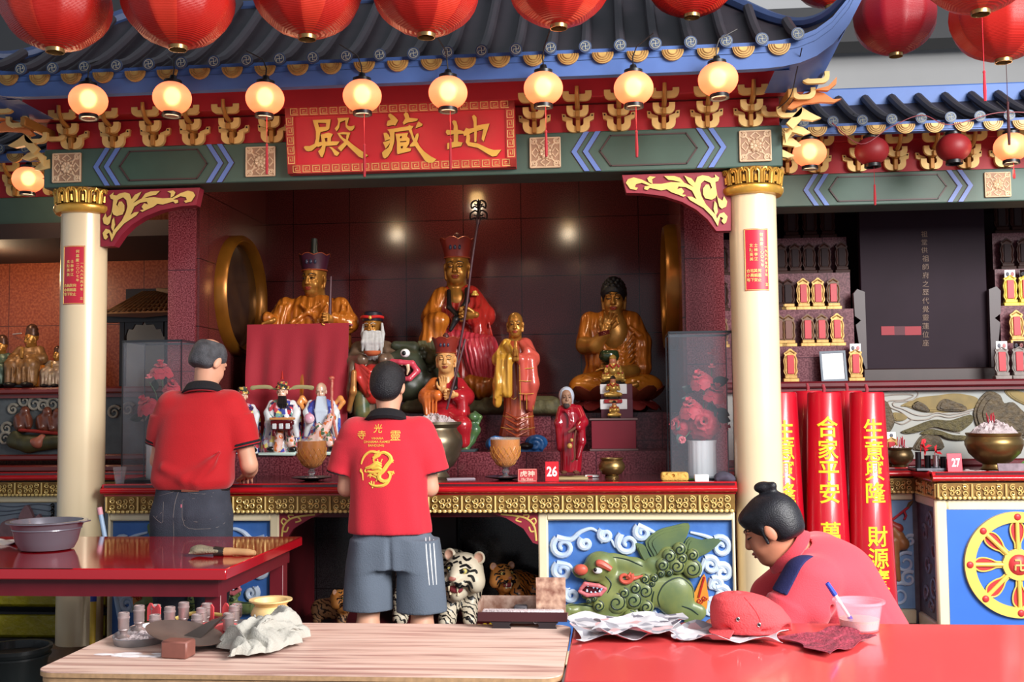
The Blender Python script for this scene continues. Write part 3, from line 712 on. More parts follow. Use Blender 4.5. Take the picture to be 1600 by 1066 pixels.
CH = {'a': (460,160,10.66,[([(310,300),(610,285),(575,440),(540,465),(430,490),(415,540),(400,640),(360,720),(270,790),(210,800),(170,785),(140,735),(160,715),(240,715),(320,680),(350,600),(355,480)],[[(395,342),(530,345),(525,405),(410,412)]]),
 ([(425,535),(560,500),(635,522),(600,580),(595,638),(742,642),(695,700),(505,715),(485,800),(445,895),(420,890),(376,800),(425,755),(450,705),(380,730),(350,720),(375,650),(445,650),(440,580)],[[(495,590),(540,580),(540,640),(505,645)]]),
 ([(562,725),(610,735),(735,825),(690,875),(650,860),(610,780)],[]),([(720,268),(915,260),(880,370),(890,390),(940,400),(1000,385),(1000,420),(960,465),(920,470),(880,440),(855,410),(850,300),(760,335),(745,420),(700,480),(670,435),(720,380),(735,320)],[]),
 ([(710,510),(810,490),(925,500),(880,620),(960,690),(1100,790),(1210,865),(1120,915),(1060,890),(860,695),(760,800),(705,745),(820,650),(750,580)],[[(755,525),(865,530),(850,610),(800,580)]])]),
 'b': (580,160,10.66,[([(290,210),(320,190),(390,235),(450,300),(400,385),(370,375),(270,395),(255,375),(275,310),(330,290),(290,240)],[]),([(545,205),(580,168),(620,190),(640,260),(780,275),(770,305),(700,325),(610,335),(545,370),(525,340),(570,270)],[]),
 ([(790,318),(855,360),(840,390),(735,428),(760,360)],[]),([(265,450),(620,395),(630,370),(660,390),(705,395),(670,440),(690,520),(715,590),(745,520),(780,505),(785,550),(755,640),(800,720),(870,800),(980,880),(1070,925),(1010,980),(940,985),(880,950),(800,830),(720,715),(640,725),(630,700),(690,640),(650,520),(620,460),(385,490),(375,640),(330,780),(260,880),(210,915),(175,890),(165,820),(200,785),(270,740),(295,690),(300,600),(310,540),(295,480)],[]),
 ([(200,505),(250,500),(290,540),(312,600),(220,630)],[]),([(185,655),(312,615),(290,680),(230,755)],[]),([(400,520),(610,505),(590,560),(635,600),(620,680),(575,740),(655,755),(640,795),(430,845),(415,830),(420,650)],[[(475,560),(505,555),(500,590),(470,590)],[(470,640),(580,630),(570,650),(470,655)],[(480,720),(520,715),(515,750),(485,755)]])]),
 'c': (680,160,10.66,[([(280,320),(310,300),(350,310),(370,380),(375,450),(430,460),(500,490),(480,510),(375,520),(370,640),(450,655),(420,715),(300,730),(190,768),(190,665),(300,645),(305,520),(200,535),(170,490),(190,450),(300,460),(310,390)],[]),([(455,510),(510,420),(560,435),(640,420),(640,330),(615,235),(650,210),(690,250),(690,385),(780,365),(905,350),(860,470),(800,640),(765,600),(800,440),(690,470),(680,640),(660,650),(645,640),(645,480),(565,515),(575,580),(565,650),(700,670),(880,750),(970,775),(1095,768),(1010,870),(940,880),(850,830),(700,740),(540,710),(500,650),(515,580),(510,540),(480,550)],[])])}
for k in 'abc':
    ox, oy, s_, pol = CH[k]; m_ = MB()
    cv = lambda q: (lambda w: (w[0], w[2]))(U(ox+q[0]/s_, oy+q[1]/s_, 5.74))
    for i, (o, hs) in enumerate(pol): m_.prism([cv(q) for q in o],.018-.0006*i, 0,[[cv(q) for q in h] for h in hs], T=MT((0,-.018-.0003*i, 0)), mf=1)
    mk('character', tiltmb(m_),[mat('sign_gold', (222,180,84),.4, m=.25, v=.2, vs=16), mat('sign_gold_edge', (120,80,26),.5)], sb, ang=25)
# carved corbels
CB = [(15,75),(1420,30),(1530,30),(1530,850),(1325,855),(1200,690),(1050,560),(850,450),(600,370),(300,330),(75,325)]
CS = [[(70,190),(100,140),(180,115),(290,145),(410,205),(560,205),(700,180),(840,185),(790,170),(720,155),(660,150),(600,95),(740,95),(820,120),(880,190),(960,225),(1010,250),(940,190),(880,90),(980,130),(1030,190),(1060,110),(1130,85),(1220,100),(1260,125),(1310,115),(1305,75),(1365,120),(1350,165),(1310,180),(1320,260),(1335,350),(1310,400),(1260,425),(1170,405),(1140,350),(1140,270),(1180,215),(1220,215),(1245,270),(1220,300),(1265,260),(1240,190),(1160,155),(1110,200),(1095,290),(1120,380),(1180,490),(1320,640),(1330,690),(1370,620),(1430,600),(1480,660),(1460,740),(1430,760),(1395,720),(1420,680),(1380,660),(1360,720),(1345,790),(1270,660),(1150,540),(960,430),(920,380),(990,385),(1050,420),(990,300),(900,250),(800,240),(780,280),(840,260),(880,310),(850,350),(905,360),(870,385),(800,355),(700,320),(640,280),(560,295),(400,260),(370,290),(325,280),(330,240),(400,230),(290,190),(210,210),(195,250),(240,260),(215,290),(130,275)],
 [(365,130),(400,98),(485,110),(435,140),(440,205),(390,180)],[(1330,340),(1350,400),(1410,440),(1430,375),(1475,450),(1460,520),(1400,550),(1365,520),(1345,440)],[(1300,440),(1330,480),(1345,590),(1315,650),(1285,550)]]
def corbel(mirror, label):
    cv = lambda q: (lambda w: (2*XC-w[0] if mirror else w[0], w[2]))(U(970+q[0]/8.889,265+q[1]/8.889,5.9))
    t = thing('carved_corbel', (cv(CB[2])[0],5.93, cv(CB[2])[1]), label, 'bracket'); Y = 5.9
    mk('board', MB().prism([cv(q) for q in CB],.07, T=MT((0, Y, 0))), mat('corbel_red', (150,40,58),.45, v=.3, vs=8), t, bev=.006)
    m_ = MB(); m_.prism([cv(q) for q in CB],.002, T=MT((0, Y-.001,0)))
    m_ = MB()
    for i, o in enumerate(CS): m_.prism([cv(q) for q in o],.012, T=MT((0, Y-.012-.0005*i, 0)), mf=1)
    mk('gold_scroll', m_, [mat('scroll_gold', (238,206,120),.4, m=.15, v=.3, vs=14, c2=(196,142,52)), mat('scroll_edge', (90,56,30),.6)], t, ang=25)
corbel(False, 'carved red corbel with pale gold scroll leaves at the right cream pillar')
corbel(True, 'carved red corbel with gold scroll leaves at the left cream pillar')
def small_corbel(x, e, label):
    t = thing('carved_corbel', (x, 5.9,.82), label, 'bracket'); g = lambda u, v: (x+e*u, .826-v)
    o = [g(0,0), g(.26,0), g(.17,.03), g(.08,.085), g(.03,.16), g(0,.17)]
    mk('board', MB().prism(o, .04, T=MT((0,5.872,0))), mat('corbel_red', (150,40,58)), t); m_ = MB()
    for p, r in (([(.012,.15),(.02,.08),(.05,.04),(.1,.02),(.2,.008)],.006),([(.03,.07),(.012,.05),(.02,.03),(.04,.04)],.005),([(.06,.035),(.05,.012),(.08,.012)],.005),([(.1,.02),(.12,.04),(.09,.05)],.005),([(.02,.1),(.04,.1),(.05,.075)],.005)): m_.tube([(g(*q)[0],5.873, g(*q)[1]) for q in smooth(p, 4)], r, 6)
    mk('gold_scroll', m_, mat('scroll_gold', (238,206,120)), t)
small_corbel(XL, 1, 'small carved red and gold corbel at the left of the tiger niche')
small_corbel(XR, -1, 'small carved red and gold corbel at the right of the tiger niche')
# ------------------------------------------------------------------ roofs
def manji(mb, c, r, y, mi=0, w=.16):
    """round end tile mark: ring and hooked cross"""
    mb.tube([(c[0]+r*cos(a), y, c[1]+r*sin(a)) for a in lump(0,2*PI*.96,25)], r*.07,5, mi, True)
    for k in range(4):
        a = k*PI/2; q = lambda u, v: (c[0]+u*cos(a)-v*sin(a), y, c[1]+u*sin(a)+v*cos(a))
        mb.tube([q(0,0), q(r*.62,0), q(r*.62, r*.52)], r*.085,5, mi)
def roof(name, label, X0, X1, YE, zf, rise, depth, Hf, pitch, discs, Yr, fas, ends=True, mi=TILE, xd0=None):
    """curved tiled eave: zf(x) disc height, rise(x) upturn"""
    t = thing(name, ((X0+X1)/2, YE, zf((X0+X1)/2)), label, 'roof')
    dp = (lambda x: depth*min(1, max(.03,(2.33-abs(x-XC))/.85))) if ends else (lambda x: depth)
    S_ = lambda u, v: (X0+u*(X1-X0), YE+.01+v*dp(X0+u*(X1-X0)), zf(X0+u*(X1-X0))-.012+Hf(X0+u*(X1-X0))*(v**1.25))
    m_ = MB(); m_.grid(S_, 60,10, flip=False); m_.grid(lambda u, v: tuple(np.array(S_(u, v))-(0,0,.03)),60,10, flip=True); mk('tile_slope', m_, mi, t)
    m_ = MB(); n = 60; b0, b1 = fas
    o = [(X0+(X1-X0)*i/n, zf(X0+(X1-X0)*i/n)+b1) for i in range(n+1)]+[(X0+(X1-X0)*i/n, zf(X0+(X1-X0)*i/n)+b0) for i in range(n, -1,-1)]
    m_.prism(o, .05, T=MT((0, YE+.015,0)))
    if ends:                                                    # swept soffit behind the upturned corner
        for e, xt in ((1, X1),(-1, X0)):
            m_.grid(lambda u, v: (xt-e*.42*(1-u)-e*v*.16*u, YE+.05+v*.42, zf(xt-e*.42*(1-u))*(1-v)+v*(zf(XC)+.0)+b0+.01),20,5, flip=e < 0)
            m_.prism([(xt-e*.02, zf(xt)+b1+.02),(xt, zf(xt)+b1),(xt, zf(xt)+b0),(xt-e*.1, zf(xt-e*.1)+b0)],.2, T=MT((0, YE+.02,0)))
    mk('blue_eave_board', m_, BLUE, t)
    for x in discs:
        zz = zf(x); q = MB(); hh = Hf(x)
        q.tube([(x, YE-.02+v*dp(x), zz+hh*max(0, v)**1.25+.012) for v in lump(0,.98,9)],.027,8); mk('barrel_tile', q, mi, t)
        q = MB().lathe([(.028,0),(.031,.004),(.031,.012),(.001,.013)],16, T=MT((x, YE-.018, zz+.012)) @ MR(PI/2,4, 'X'))
        dk = mk('end_tile', q, mat('end_tile_blue', (66,82,112),.45, v=.3, vs=30), t); q = MB(); manji(q, (x, zz+.012),.022, YE-.032); mk('tile_mark', q, mat('tile_mark_pale', (176,178,160),.5), dk)
    for a, b in zip(discs[:-1], discs[1:]):
        x = (a+b)/2; zz = zf(x)-.012; q = MB()
        o = [(x+.053*cos(an), zz+.053*sin(an)*1.0) for an in lump(PI, 2*PI, 15)]
        q.prism(o, .014, T=MT((0, YE-.004,0)))
        for rr in (.046,.035,.024): q.tube([(x+rr*cos(an), YE-.006, zz+rr*sin(an)) for an in lump(PI, 2*PI, 13)],.0032,5,1)
        mk('drip_tile', q, [mat('drip_tile_gold', (206,168,96),.45, m=.2, v=.4, vs=25, c2=(120,84,40)), mat('drip_tile_line', (160,118,64),.5)], t, ang=25)
    return t
ZE = U(648,90,5.2)[2]
def rise1(x): d = max(0, abs(x-XC)-1.6); return 1.5*d**5.0
def H1(x):
    d = abs(x-XC); k = min(1, max(0,(2.33-d)/.95)); return .02+.62*(k*k*(3-2*k))
pxs = [0,36,87,136,186,236,287,338,387,440,491,543,595,648,699,751,805,857,910,964,1018,1074,1130,1190,1244,1292]
xd = [U(p, 90,5.2)[0] for p in pxs]; st_ = (xd[-3]-xd[3])/(len(xd)-6)
xd = [xd[3]+st_*(i-3) for i in range(-1, len(xd))]; xd = [x for x in xd if x < 1.06]
rf = roof('temple_roof', 'blue edged tiled roof of the main pavilion with round end tiles and upturned corners', 2*XC-1.235,1.235,5.2, lambda x: ZE+rise1(x), rise1,.85, H1,0, xd, None, (-.118,.012))
m_ = MB()
for sgn in (0,):
    n = 40; o = [(XC-1.55+3.1*i/n, ZE+.60+.0*i) for i in range(n+1)]; m_.tube([(x, 6.08, z+.02) for x, z in o],.05,8)
for e in (-1,1): m_.tube([(XC+e*d, 5.24+.84*min(1, max(0,(2.33-d)/.85)), ZE+rise1(XC+e*d)*.9+H1(XC+e*d)+.03) for d in lump(1.5,2.33,24)], lump(.045,.025,24),8)
mk('ridge', m_, mat('ridge_blue', (52,70,112),.5, v=.4, vs=7, c2=(30,40,70)), rf)
zq0, zq1 = U(640,162,5.72)[2], U(640,122,5.72)[2]
mk('red_eave_beam', MB().bx(-3.26,1.04,5.72,5.84, zq0, zq1,0,.006), REDP, rf)
mk('eave_soffit', MB().bx(-3.26,1.04,5.84,6.1, zq0-.0, zq0+.03), mat('soffit_maroon', (84,22,28),.6), rf)
mk('blue_soffit', MB().add([(XC-2.0,5.26, ZE-.116),(XC+2.0,5.26, ZE-.116),(XC+2.0,5.74, zq1+.004),(XC-2.0,5.74, zq1+.004)],[(0,1,2,3),(3,2,1,0)]), BLUE, rf)
mk('red_frieze_board', MB().bx(-3.19,.92,5.87,5.95,2.885, zq0+.01), REDP, rf)
ZR = U(1436,190,6.2)[2]; zr_b = U(1400,269,6.74)[2]; HR_ = U(1400,156,6.82)[2]-ZR
rdx = [U(1300+45.8*i, 190,6.2)[0] for i in range(-2,22)]
rr_ = roof('temple_roof', 'lower tiled roof over the right side altar, with a blue ridge against the grey wall', .95,5.0,6.2, lambda x: ZR, None, .62, lambda x: HR_, 0, rdx, None, (-.05,.008), ends=False)
mk('ridge', MB().bx(.95,5,6.80,6.9, ZR+HR_-.04, U(1400,138,6.85)[2],0,.01), BLUE, rr_)
mk('red_eave_beam', MB().bx(.95,5,6.70,6.735, U(1400,219,6.7)[2], U(1400,207,6.7)[2],0,.004), REDP, rr_)
mk('red_frieze_board', MB().bx(.95,5,6.74,6.82, zr_b, U(1400,203,6.74)[2]), REDP, rr_)
ldx = [2*XC-x for x in rdx][::-1]
rl_ = roof('temple_roof', 'dim lower tiled roof over the left side altar', -6.6,2*XC-.95,6.2, lambda x: ZR, None, .62, lambda x: HR_, 0,[x for x in ldx if x > -4.4], None, (-.05,.008), ends=False)
mk('red_frieze_board', MB().bx(-6.6,-3.2,6.74,6.82, zr_b, U(1400,203,6.74)[2]), REDP, rl_); mk('red_eave_beam', MB().bx(-6.6,-3.2,6.70,6.735, U(1400,219,6.7)[2], U(1400,207,6.7)[2],0,.004), REDP, rl_)
# ------------------------------------------------------------------ gilded brackets
BK1 = mat('bracket_gold', (238,204,132),.42, m=.12, v=.25, vs=14, c2=(200,150,74)); BK2 = mat('bracket_tongue', (176,124,60),.45, m=.25)
def ushape(w, h, th):                                           # a boat-shaped arm seen from the front
    ro, ri = h*.62, h*.62-th*.75; o = [(-w/2, h)]+[(-w/2+ro*(1-cos(a)), ro*(1-sin(a))) for a in lump(0, PI/2,7)]+[(w/2-ro*(1-cos(a)), ro*(1-sin(a))) for a in lump(PI/2,0,7)]+[(w/2, h)]
    return o+[(w/2-th, h)]+[(w/2-th-ri*(1-cos(a)), th+ri*(1-sin(a))) for a in lump(0, PI/2,5)]+[(-w/2+th+ri*(1-cos(a)), th+ri*(1-sin(a))) for a in lump(PI/2,0,5)]+[(-w/2+th, h)]
def make_bracket():
    t = thing('eave_bracket', (0,0,0), 'x', 'bracket')
    for y, z, w, h, th in ((-.02,0,.128,.066,.034),(-.075,.072,.118,.060,.032),(-.135,.142,.156,.052,.034)):
        mk('cross_arm', MB().prism(ushape(w, h, th),.026, T=MT((0, y-.013, z))), BK1, t, ang=25)
    for e in (-1,1):
        o = [(e*.055,.060),(e*.085,.074),(e*.088,.108),(e*.068,.106),(e*.062,.092),(e*.03,.08),(e*.03,.06)]
        mk('side_arm', MB().prism(o, .024, T=MT((0,-.012,0))).ell((e*.077,-.016,.095),(.005,.006,.005),1,8),[BK1, BLACK], t, ang=25)
    m_ = MB(); m_.bx(-.012,.012,-.05,.04,.0,.065,0,.003); m_.bx(-.011,.011,-.11,.04,.065,.1,0,.003)
    m_.tube([(0,.03,.12),(0,-.08,.115),(0,-.14,.13),(0,-.175,.17),(0,-.18,.21)],[.013,.013,.013,.012,.010],8)
    mk('tongue', m_, BK2, t)
    return t
bk = make_bracket(); zb = U(905,208,5.85)[2]; first = True
ordn = ['first', 'second', 'third', 'fourth', 'fifth', 'sixth', 'seventh', 'eighth', 'ninth', 'tenth', 'eleventh', 'twelfth']
def put_bracket(x, y, z, label, group, rz=0, scl=1):
    global first
    o = bk if first else dup(bk); first = False
    o.location = (x, y, z); o.rotation_euler = (0,0, rz); o.scale = (scl,)*3; o['label'] = label; o['group'] = group
for i, p in enumerate((835,903,967,1037,1105,1173)): put_bracket(U(p, 185,5.83)[0],5.86, zb, 'gilded eave bracket over the main beam, %s to the right of the name board' % ordn[i], 'gilded brackets under the main eave')
for i, p in enumerate((425,363,302,240,177,112)): put_bracket(U(p, 205,5.83)[0],5.86, zb, 'gilded eave bracket over the main beam, %s to the left of the name board' % ordn[i], 'gilded brackets under the main eave')
zr = U(1400,267,6.72)[2]
for i, p in enumerate((1229,1277,1340,1398,1455,1512,1571)): put_bracket(U(p, 230,6.7)[0],6.73, zr, 'gilded eave bracket over the right side altar, %s from the left' % ordn[i], 'gilded brackets under the right lower eave')
for i in range(3): put_bracket(-3.35-.25*i, 6.73, zr, 'dim gilded eave bracket over the left side altar, %s from the left cream pillar' % ordn[i], 'gilded brackets under the left lower eave')
def flame(mb, p, y, mi=0, d=.022): mb.prism(p, d, mi, T=MT((0, y, 0)))
def corner(e, label):
    xb = .93 if e > 0 else 2*XC-.93
    t = thing('corner_bracket', (xb, 5.9,2.89), label, 'bracket'); q = lambda px, py: (lambda w: (w[0] if e > 0 else 2*XC-w[0], w[2]))(U(px, py, 5.78))
    fl = [([(1226,197),(1240,182),(1250,172),(1262,180),(1280,189),(1268,193),(1250,191),(1236,206)],5.72),([(1226,205),(1240,195),(1255,199),(1267,207),(1255,211),(1238,206),(1228,222)],5.78),([(1226,207),(1240,210),(1255,222),(1245,225),(1226,222)],5.84),([(1226,226),(1238,232),(1246,236),(1236,240),(1226,238)],5.88)]
    for o, y in fl: mk('flame', MB().prism([q(*c) for c in o],.03, T=MT((0, y, 0))), BK1, t, ang=25)
    for o, y in (([(1225,178),(1240,160),(1262,152),(1280,155),(1295,165),(1308,164),(1296,170),(1275,169),(1250,172),(1232,180)],5.66),([(1262,154),(1285,148),(1298,134),(1297,145),(1285,155)],5.62)): mk('flame', MB().prism([q(*c) for c in o],.03, T=MT((0, y, 0))), mat('flame_orange', (222,130,66),.45, m=.1), t, ang=25)
    for c, y, w in (((1231,188),5.72,.13),((1248,168),5.62,.12),((1262,150),5.55,.14),((1210,180),5.8,.13)):
        a = q(*c); mk('cross_arm', MB().prism([(a[0]+u, a[1]+v) for u, v in ushape(w, .06,.024)],.026, T=MT((0, y, 0))), BK1, t, ang=25)
    mk('tongue', MB().box((xb, 5.72,2.97),(.03,.34,.05),0, None, .004), BK2, t)
corner(1, 'gilded corner bracket with flame points at the right end of the main eave')
corner(-1, 'gilded corner bracket with flame points at the left end of the main eave')
# ------------------------------------------------------------------ lanterns
def lamp_paper(n, c, es, em):
    M_ = mat(n, c, .5, v=.15, vs=3); p = M_.node_tree.nodes['Principled BSDF']; p.inputs['Emission Color'].default_value = lin(em); p.inputs['Emission Strength'].default_value = es; return M_
SATIN = mat('red_satin', (178,30,22),.42); SATIN2 = mat('red_satin_sheen', (204,52,34),.38); SATD = mat('dark_red_satin', (140,12,26),.42)
for s_ in (SATIN, SATIN2, SATD):                                # fine wire hoops under the satin
    nt = s_.node_tree; tc = nt.nodes.new('ShaderNodeTexCoord'); w = nt.nodes.new('ShaderNodeTexWave'); w.bands_direction = 'Z'; w.inputs['Scale'].default_value = 60; w.inputs['Distortion'].default_value = .3
    nt.links.new(tc.outputs['Object'], w.inputs['Vector']); b = nt.nodes.new('ShaderNodeBump'); b.inputs['Strength'].default_value = .22; b.inputs['Distance'].default_value = .006
    nt.links.new(w.outputs['Fac'], b.inputs['Height']); nt.links.new(b.outputs[0], nt.nodes['Principled BSDF'].inputs['Normal'])
    nt.nodes['Principled BSDF'].inputs['Subsurface Weight'].default_value = 0
BRIM = mat('lantern_brass_rim', (170,140,90),.3, m=.8)
def big_lantern(rx, rz, mats):
    t = thing('silk_lantern', (0,0,0), 'x', 'lantern', 'big red silk lanterns along the top')
    n = 12; m_ = MB(); pr = [(sin(a),-cos(a)) for a in lump(.17, PI-.17,15)]
    def fn(a, j, r, z): k = (a*n/(2*PI)) % 1; return r*(1-.035*sin(PI*k)+.02)
    m_.lathe([(rx*p[0], rz*p[1]) for p in pr],72, caps=False, fn=fn)
    m_.m = [0 if (int(f // 14 * n / 72) % 4) else 1 for f in range(len(m_.f))]  # every fourth gore coloured lighter for the sheen of the satin
    mk('silk_shade', m_, mats, t, ang=180); r0 = rx*sin(.17)
    m_ = MB().lathe([(r0*.9,-rz*.985-.016),(r0*.98,-rz*.985-.016),(r0*1.0,-rz*.97),(r0*.86,-rz*.97),(r0*.9,-rz*.985-.016)],28, caps=False)
    m_.tube([(-r0,0,-rz*.96),(r0,0,-rz*.96)],.003,5); m_.tube([(0,-r0,-rz*.96),(0, r0,-rz*.96)],.003,5)
    mk('bottom_rim', m_, BRIM, t)
    mk('top_cap', MB().lathe([(r0, rz*.955),(r0, rz*.985),(.001, rz*.99)],28), BRIM, t)
    mk('hanging_cord', MB().tube([(0,0, rz*.98),(0,0, rz+.9)],.004,6), WIRE, t)
    return t
BL = big_lantern(.232,.205,[SATIN, SATIN2]); nm = ['leftmost', 'second from left', 'third from left', 'fourth from left', 'fifth from left', 'sixth from left', 'seventh from left']
for i, (px, py, w) in enumerate(((86,80,166),(278,76,167),(480,60,163),(666,57,162),(873,43,154),(1081,26,140),(1300,12,120))):
    Y = 4.4*166/w; s_ = 1.0; a = U(px, py, Y); o = BL if i == 0 else dup(BL)
    o.location = (a[0], Y, a[2]+.212); o.rotation_euler = (0,0, R(17*i+4)); o['label'] = 'big red silk lantern in the front row, %s, cut by the top edge' % nm[i]
DL = big_lantern(.205,.19,[SATD, SATD]); a = U(1400,89,5.6); DL.location = (a[0],5.6, a[2]+.205); DL['label'] = 'dark wine-red silk lantern hanging behind the upturned roof corner'
o = dup(BL); a = U(1532,20,4.6); o.location = (a[0],4.6, a[2]+.21); o['label'] = 'red silk lantern at the top right of which only the bottom shows'
o = dup(BL); a = U(1568,96,5.2); o.location = (a[0],5.2, a[2]+.212); o.rotation_euler = (0,0, R(50)); o['label'] = 'bright red silk lantern at the far top right, lower than its neighbour'
def tassel(mb, x, y, z, L=.28, mi=0):
    mb.tube([(x, y, z),(x, y, z-L*.55)],.0016,5, mi); mb.ell((x, y, z-L*.55),(.007,.007,.009), mi, 8); mb.tube([(x, y, z-L*.56),(x, y, z-L*.9),(x, y, z-L*1.1)],[.005,.008,.006],8, mi)
GLOW = bpy.data.materials.new('lit_lantern_paper'); GLOW.use_nodes = True
def setup_glow():
    nt = GLOW.node_tree; p = nt.nodes['Principled BSDF']; p.inputs['Base Color'].default_value = lin((250,150,100)); p.inputs['Roughness'].default_value = .5
    tc = nt.nodes.new('ShaderNodeTexCoord'); mp = nt.nodes.new('ShaderNodeVectorMath'); mp.operation = 'LENGTH'
    se = nt.nodes.new('ShaderNodeSeparateXYZ'); nt.links.new(tc.outputs['Object'], se.inputs[0]); mr = nt.nodes.new('ShaderNodeMapRange'); mr.inputs[1].default_value = -.085; mr.inputs[2].default_value = .075
    nt.links.new(se.outputs[2], mr.inputs[0]); rp = nt.nodes.new('ShaderNodeValToRGB'); e = rp.color_ramp.elements
    e[0].position = .0; e[0].color = lin((255,118,82)); e[1].position = 1; e[1].color = lin((255,150,108)); k = e.new(.55); k.color = lin((255,168,124)); k = e.new(.3); k.color = lin((255,140,98))
    nt.links.new(mr.outputs[0], rp.inputs[0]); nt.links.new(rp.outputs[0], p.inputs['Emission Color']); p.inputs['Emission Strength'].default_value = 1.25
    tb = nt.nodes.new('ShaderNodeBsdfRefraction'); tb.inputs['Roughness'].default_value = .8; tb.inputs['IOR'].default_value = 1.12; tb.inputs['Color'].default_value = lin((255,196,140))
    mx = nt.nodes.new('ShaderNodeMixShader'); mx.inputs[0].default_value = .35; nt.links.new(p.outputs[0], mx.inputs[1]); nt.links.new(tb.outputs[0], mx.inputs[2])
    nt.links.new(mx.outputs[0], nt.nodes['Material Output'].inputs[0])
setup_glow()
BULB = mat('bulb_glow', (255,240,200),.5, em=(255,232,190), es=8)
UNLIT = mat('unlit_lantern_red', (136,24,28),.5, v=.15, vs=12)
def small_lantern(lit, r=.094):
    t = thing('round_lantern', (0,0,0), 'x', 'lantern', 'small round lanterns along the eaves')
    pr = [(r*sin(a),-r*.86*cos(a)) for a in lump(.4, PI-.4,15)]
    m_ = MB().lathe(pr, 32, caps=False)
    if not lit: m_ = MB().lathe([(p[0]*(1+.012*(-1)**j), p[1]) for j, p in enumerate([(r*sin(a),-r*.86*cos(a)) for a in lump(.4, PI-.4,31)])],32, caps=False)
    mk('paper_shade', m_, GLOW if lit else UNLIT, t, ang=180)
    q = r*.43; mk('bottom_ring', MB().lathe([(q*.8,-r*.80),(q*1.12,-r*.80),(q*1.15,-r*1.0),(q*.95,-r*1.02),(q*.8,-r*.98),(q*.8,-r*.80)],24, caps=False), BLACK, t)
    mk('top_cap', MB().lathe([(q*1.1, r*.76),(q*1.1, r*.92),(q*.5, r*.98),(q*.35, r*1.2),(.001, r*1.22)],20), BLACK, t)
    mk('hanging_wire', MB().tube([(0,0, r*1.2),(.004,0, r*1.6),(0,.02, r*2.1),(0,.11, r*2.6)],.0035,6), WIRE, t)
    if lit: mk('bulb', MB().ell((0,0,.008),(.036,.036,.04),0,16), BULB, t)
    return t
def tas(o, L=.3): m_ = MB(); tassel(m_, *wl(o), L); return m_
LT = small_lantern(True); LU = small_lantern(False); f1 = f2 = True
TASM = mat('red_tassel', (150,24,36),.7)
specs = [(138,157,5.12,1,0, 'first'),(269,153,5.12,1,0, 'second'),(414,154,5.12,1,.26, 'third'),(566,150,5.12,1,.28, 'fourth'),(700,145,5.12,1,.26, 'fifth'),(849,138,5.12,1,.22, 'sixth'),(990,138,5.12,1,.22, 'seventh'),(1122,124,5.12,1,0, 'eighth'),
         (44,281,6.3,1,0, None),(1265,239,6.25,1,0, None),(1362,236,6.25,0,.2, None),(1490,231,6.25,0,0, None),(1580,230,6.25,1,.08, None)]
labs = ['lit orange lantern hanging before the green beam of the left side altar', 'lit orange lantern hanging just right of the main beam end', 'unlit red lantern, left one of the two unlit ones over the right side altar', 'unlit red lantern, right one of the two unlit ones over the right side altar', 'lit orange lantern at the right edge over the right side altar']
for i, (px, py, Y, lit, L, od) in enumerate(specs):
    if lit: o = LT if f1 else dup(LT); f1 = False
    else: o = LU if f2 else dup(LU); f2 = False
    a = U(px, py, Y); o.location = a; o.rotation_euler = (R((i*7) % 5-2), R((i*5) % 7-3 if L == 0 else 0), R(i*40))
    o['label'] = ('lit orange round lantern under the main eave, %s from the left' % od) if od else labs[i-8]
    o.location = (a[0], Y, a[2])
    if L:
        m_ = MB(); tassel(m_, a[0]+.01, Y, a[2]-.09, L); tag(mk('tassel', m_, TASM, None, loc=a), None); COL.objects[-1]
        tq = [q for q in COL.objects if q.name.startswith('tassel')][-1]; tq.parent = o; tq.matrix_parent_inverse = Matrix.LocRotScale(o.location, o.rotation_euler, None).inverted()
    l = bpy.data.lights.new('lantern_light', 'POINT'); l.energy = 2.2; l.color = (1,.62,.36); l.shadow_soft_size = .05
    if lit: lo = bpy.data.objects.new('lantern_light', l); COL.objects.link(lo); lo.location = (a[0], Y-.0, a[2]-.13)
# loose hanging tassels and cables at the right
for px, py, Y, L, col, lb in ((1536,68,5.0,.24,(220,30,50), 'bright red silk tassel hanging in front of the top right lantern'),(1572,96,5.2,.36,(60,14,20), 'dark tassel hanging below the lower top right lantern')):
    a = U(px, py, Y); m_ = MB(); tassel(m_, a[0], Y, a[2], L); m_.tube([(a[0], Y, a[2]),(a[0], Y, a[2]+.3)],.0014,5); tag(mk('hanging_tassel', m_, mat('tassel_%d' % col[0], col, .7), loc=a), lb, 'tassel')
cb = MB(); cb.tube(smooth([U(1300,192,6.15), U(1345,225,6.14), U(1391,199,6.15), U(1440,180,6.15), U(1485,195,6.14), U(1560,176,6.15), U(1640,178,6.15)],6),.0028,5)
tag(mk('red_cable', cb, mat('red_cable_plastic', (130,40,50),.5), loc=U(1300,192,6.15)), 'thin reddish cable looped along the right lower eave', 'cable')
cb = MB(); cb.tube(smooth([U(1253,75,5.16), U(1245,110,5.3), U(1235,150,5.4), U(1215,170,5.5)],6),.0028,5)
tag(mk('black_cable', cb, WIRE, loc=U(1253,75,5.16)), 'thin black cable hanging from the right corner of the main roof', 'cable')
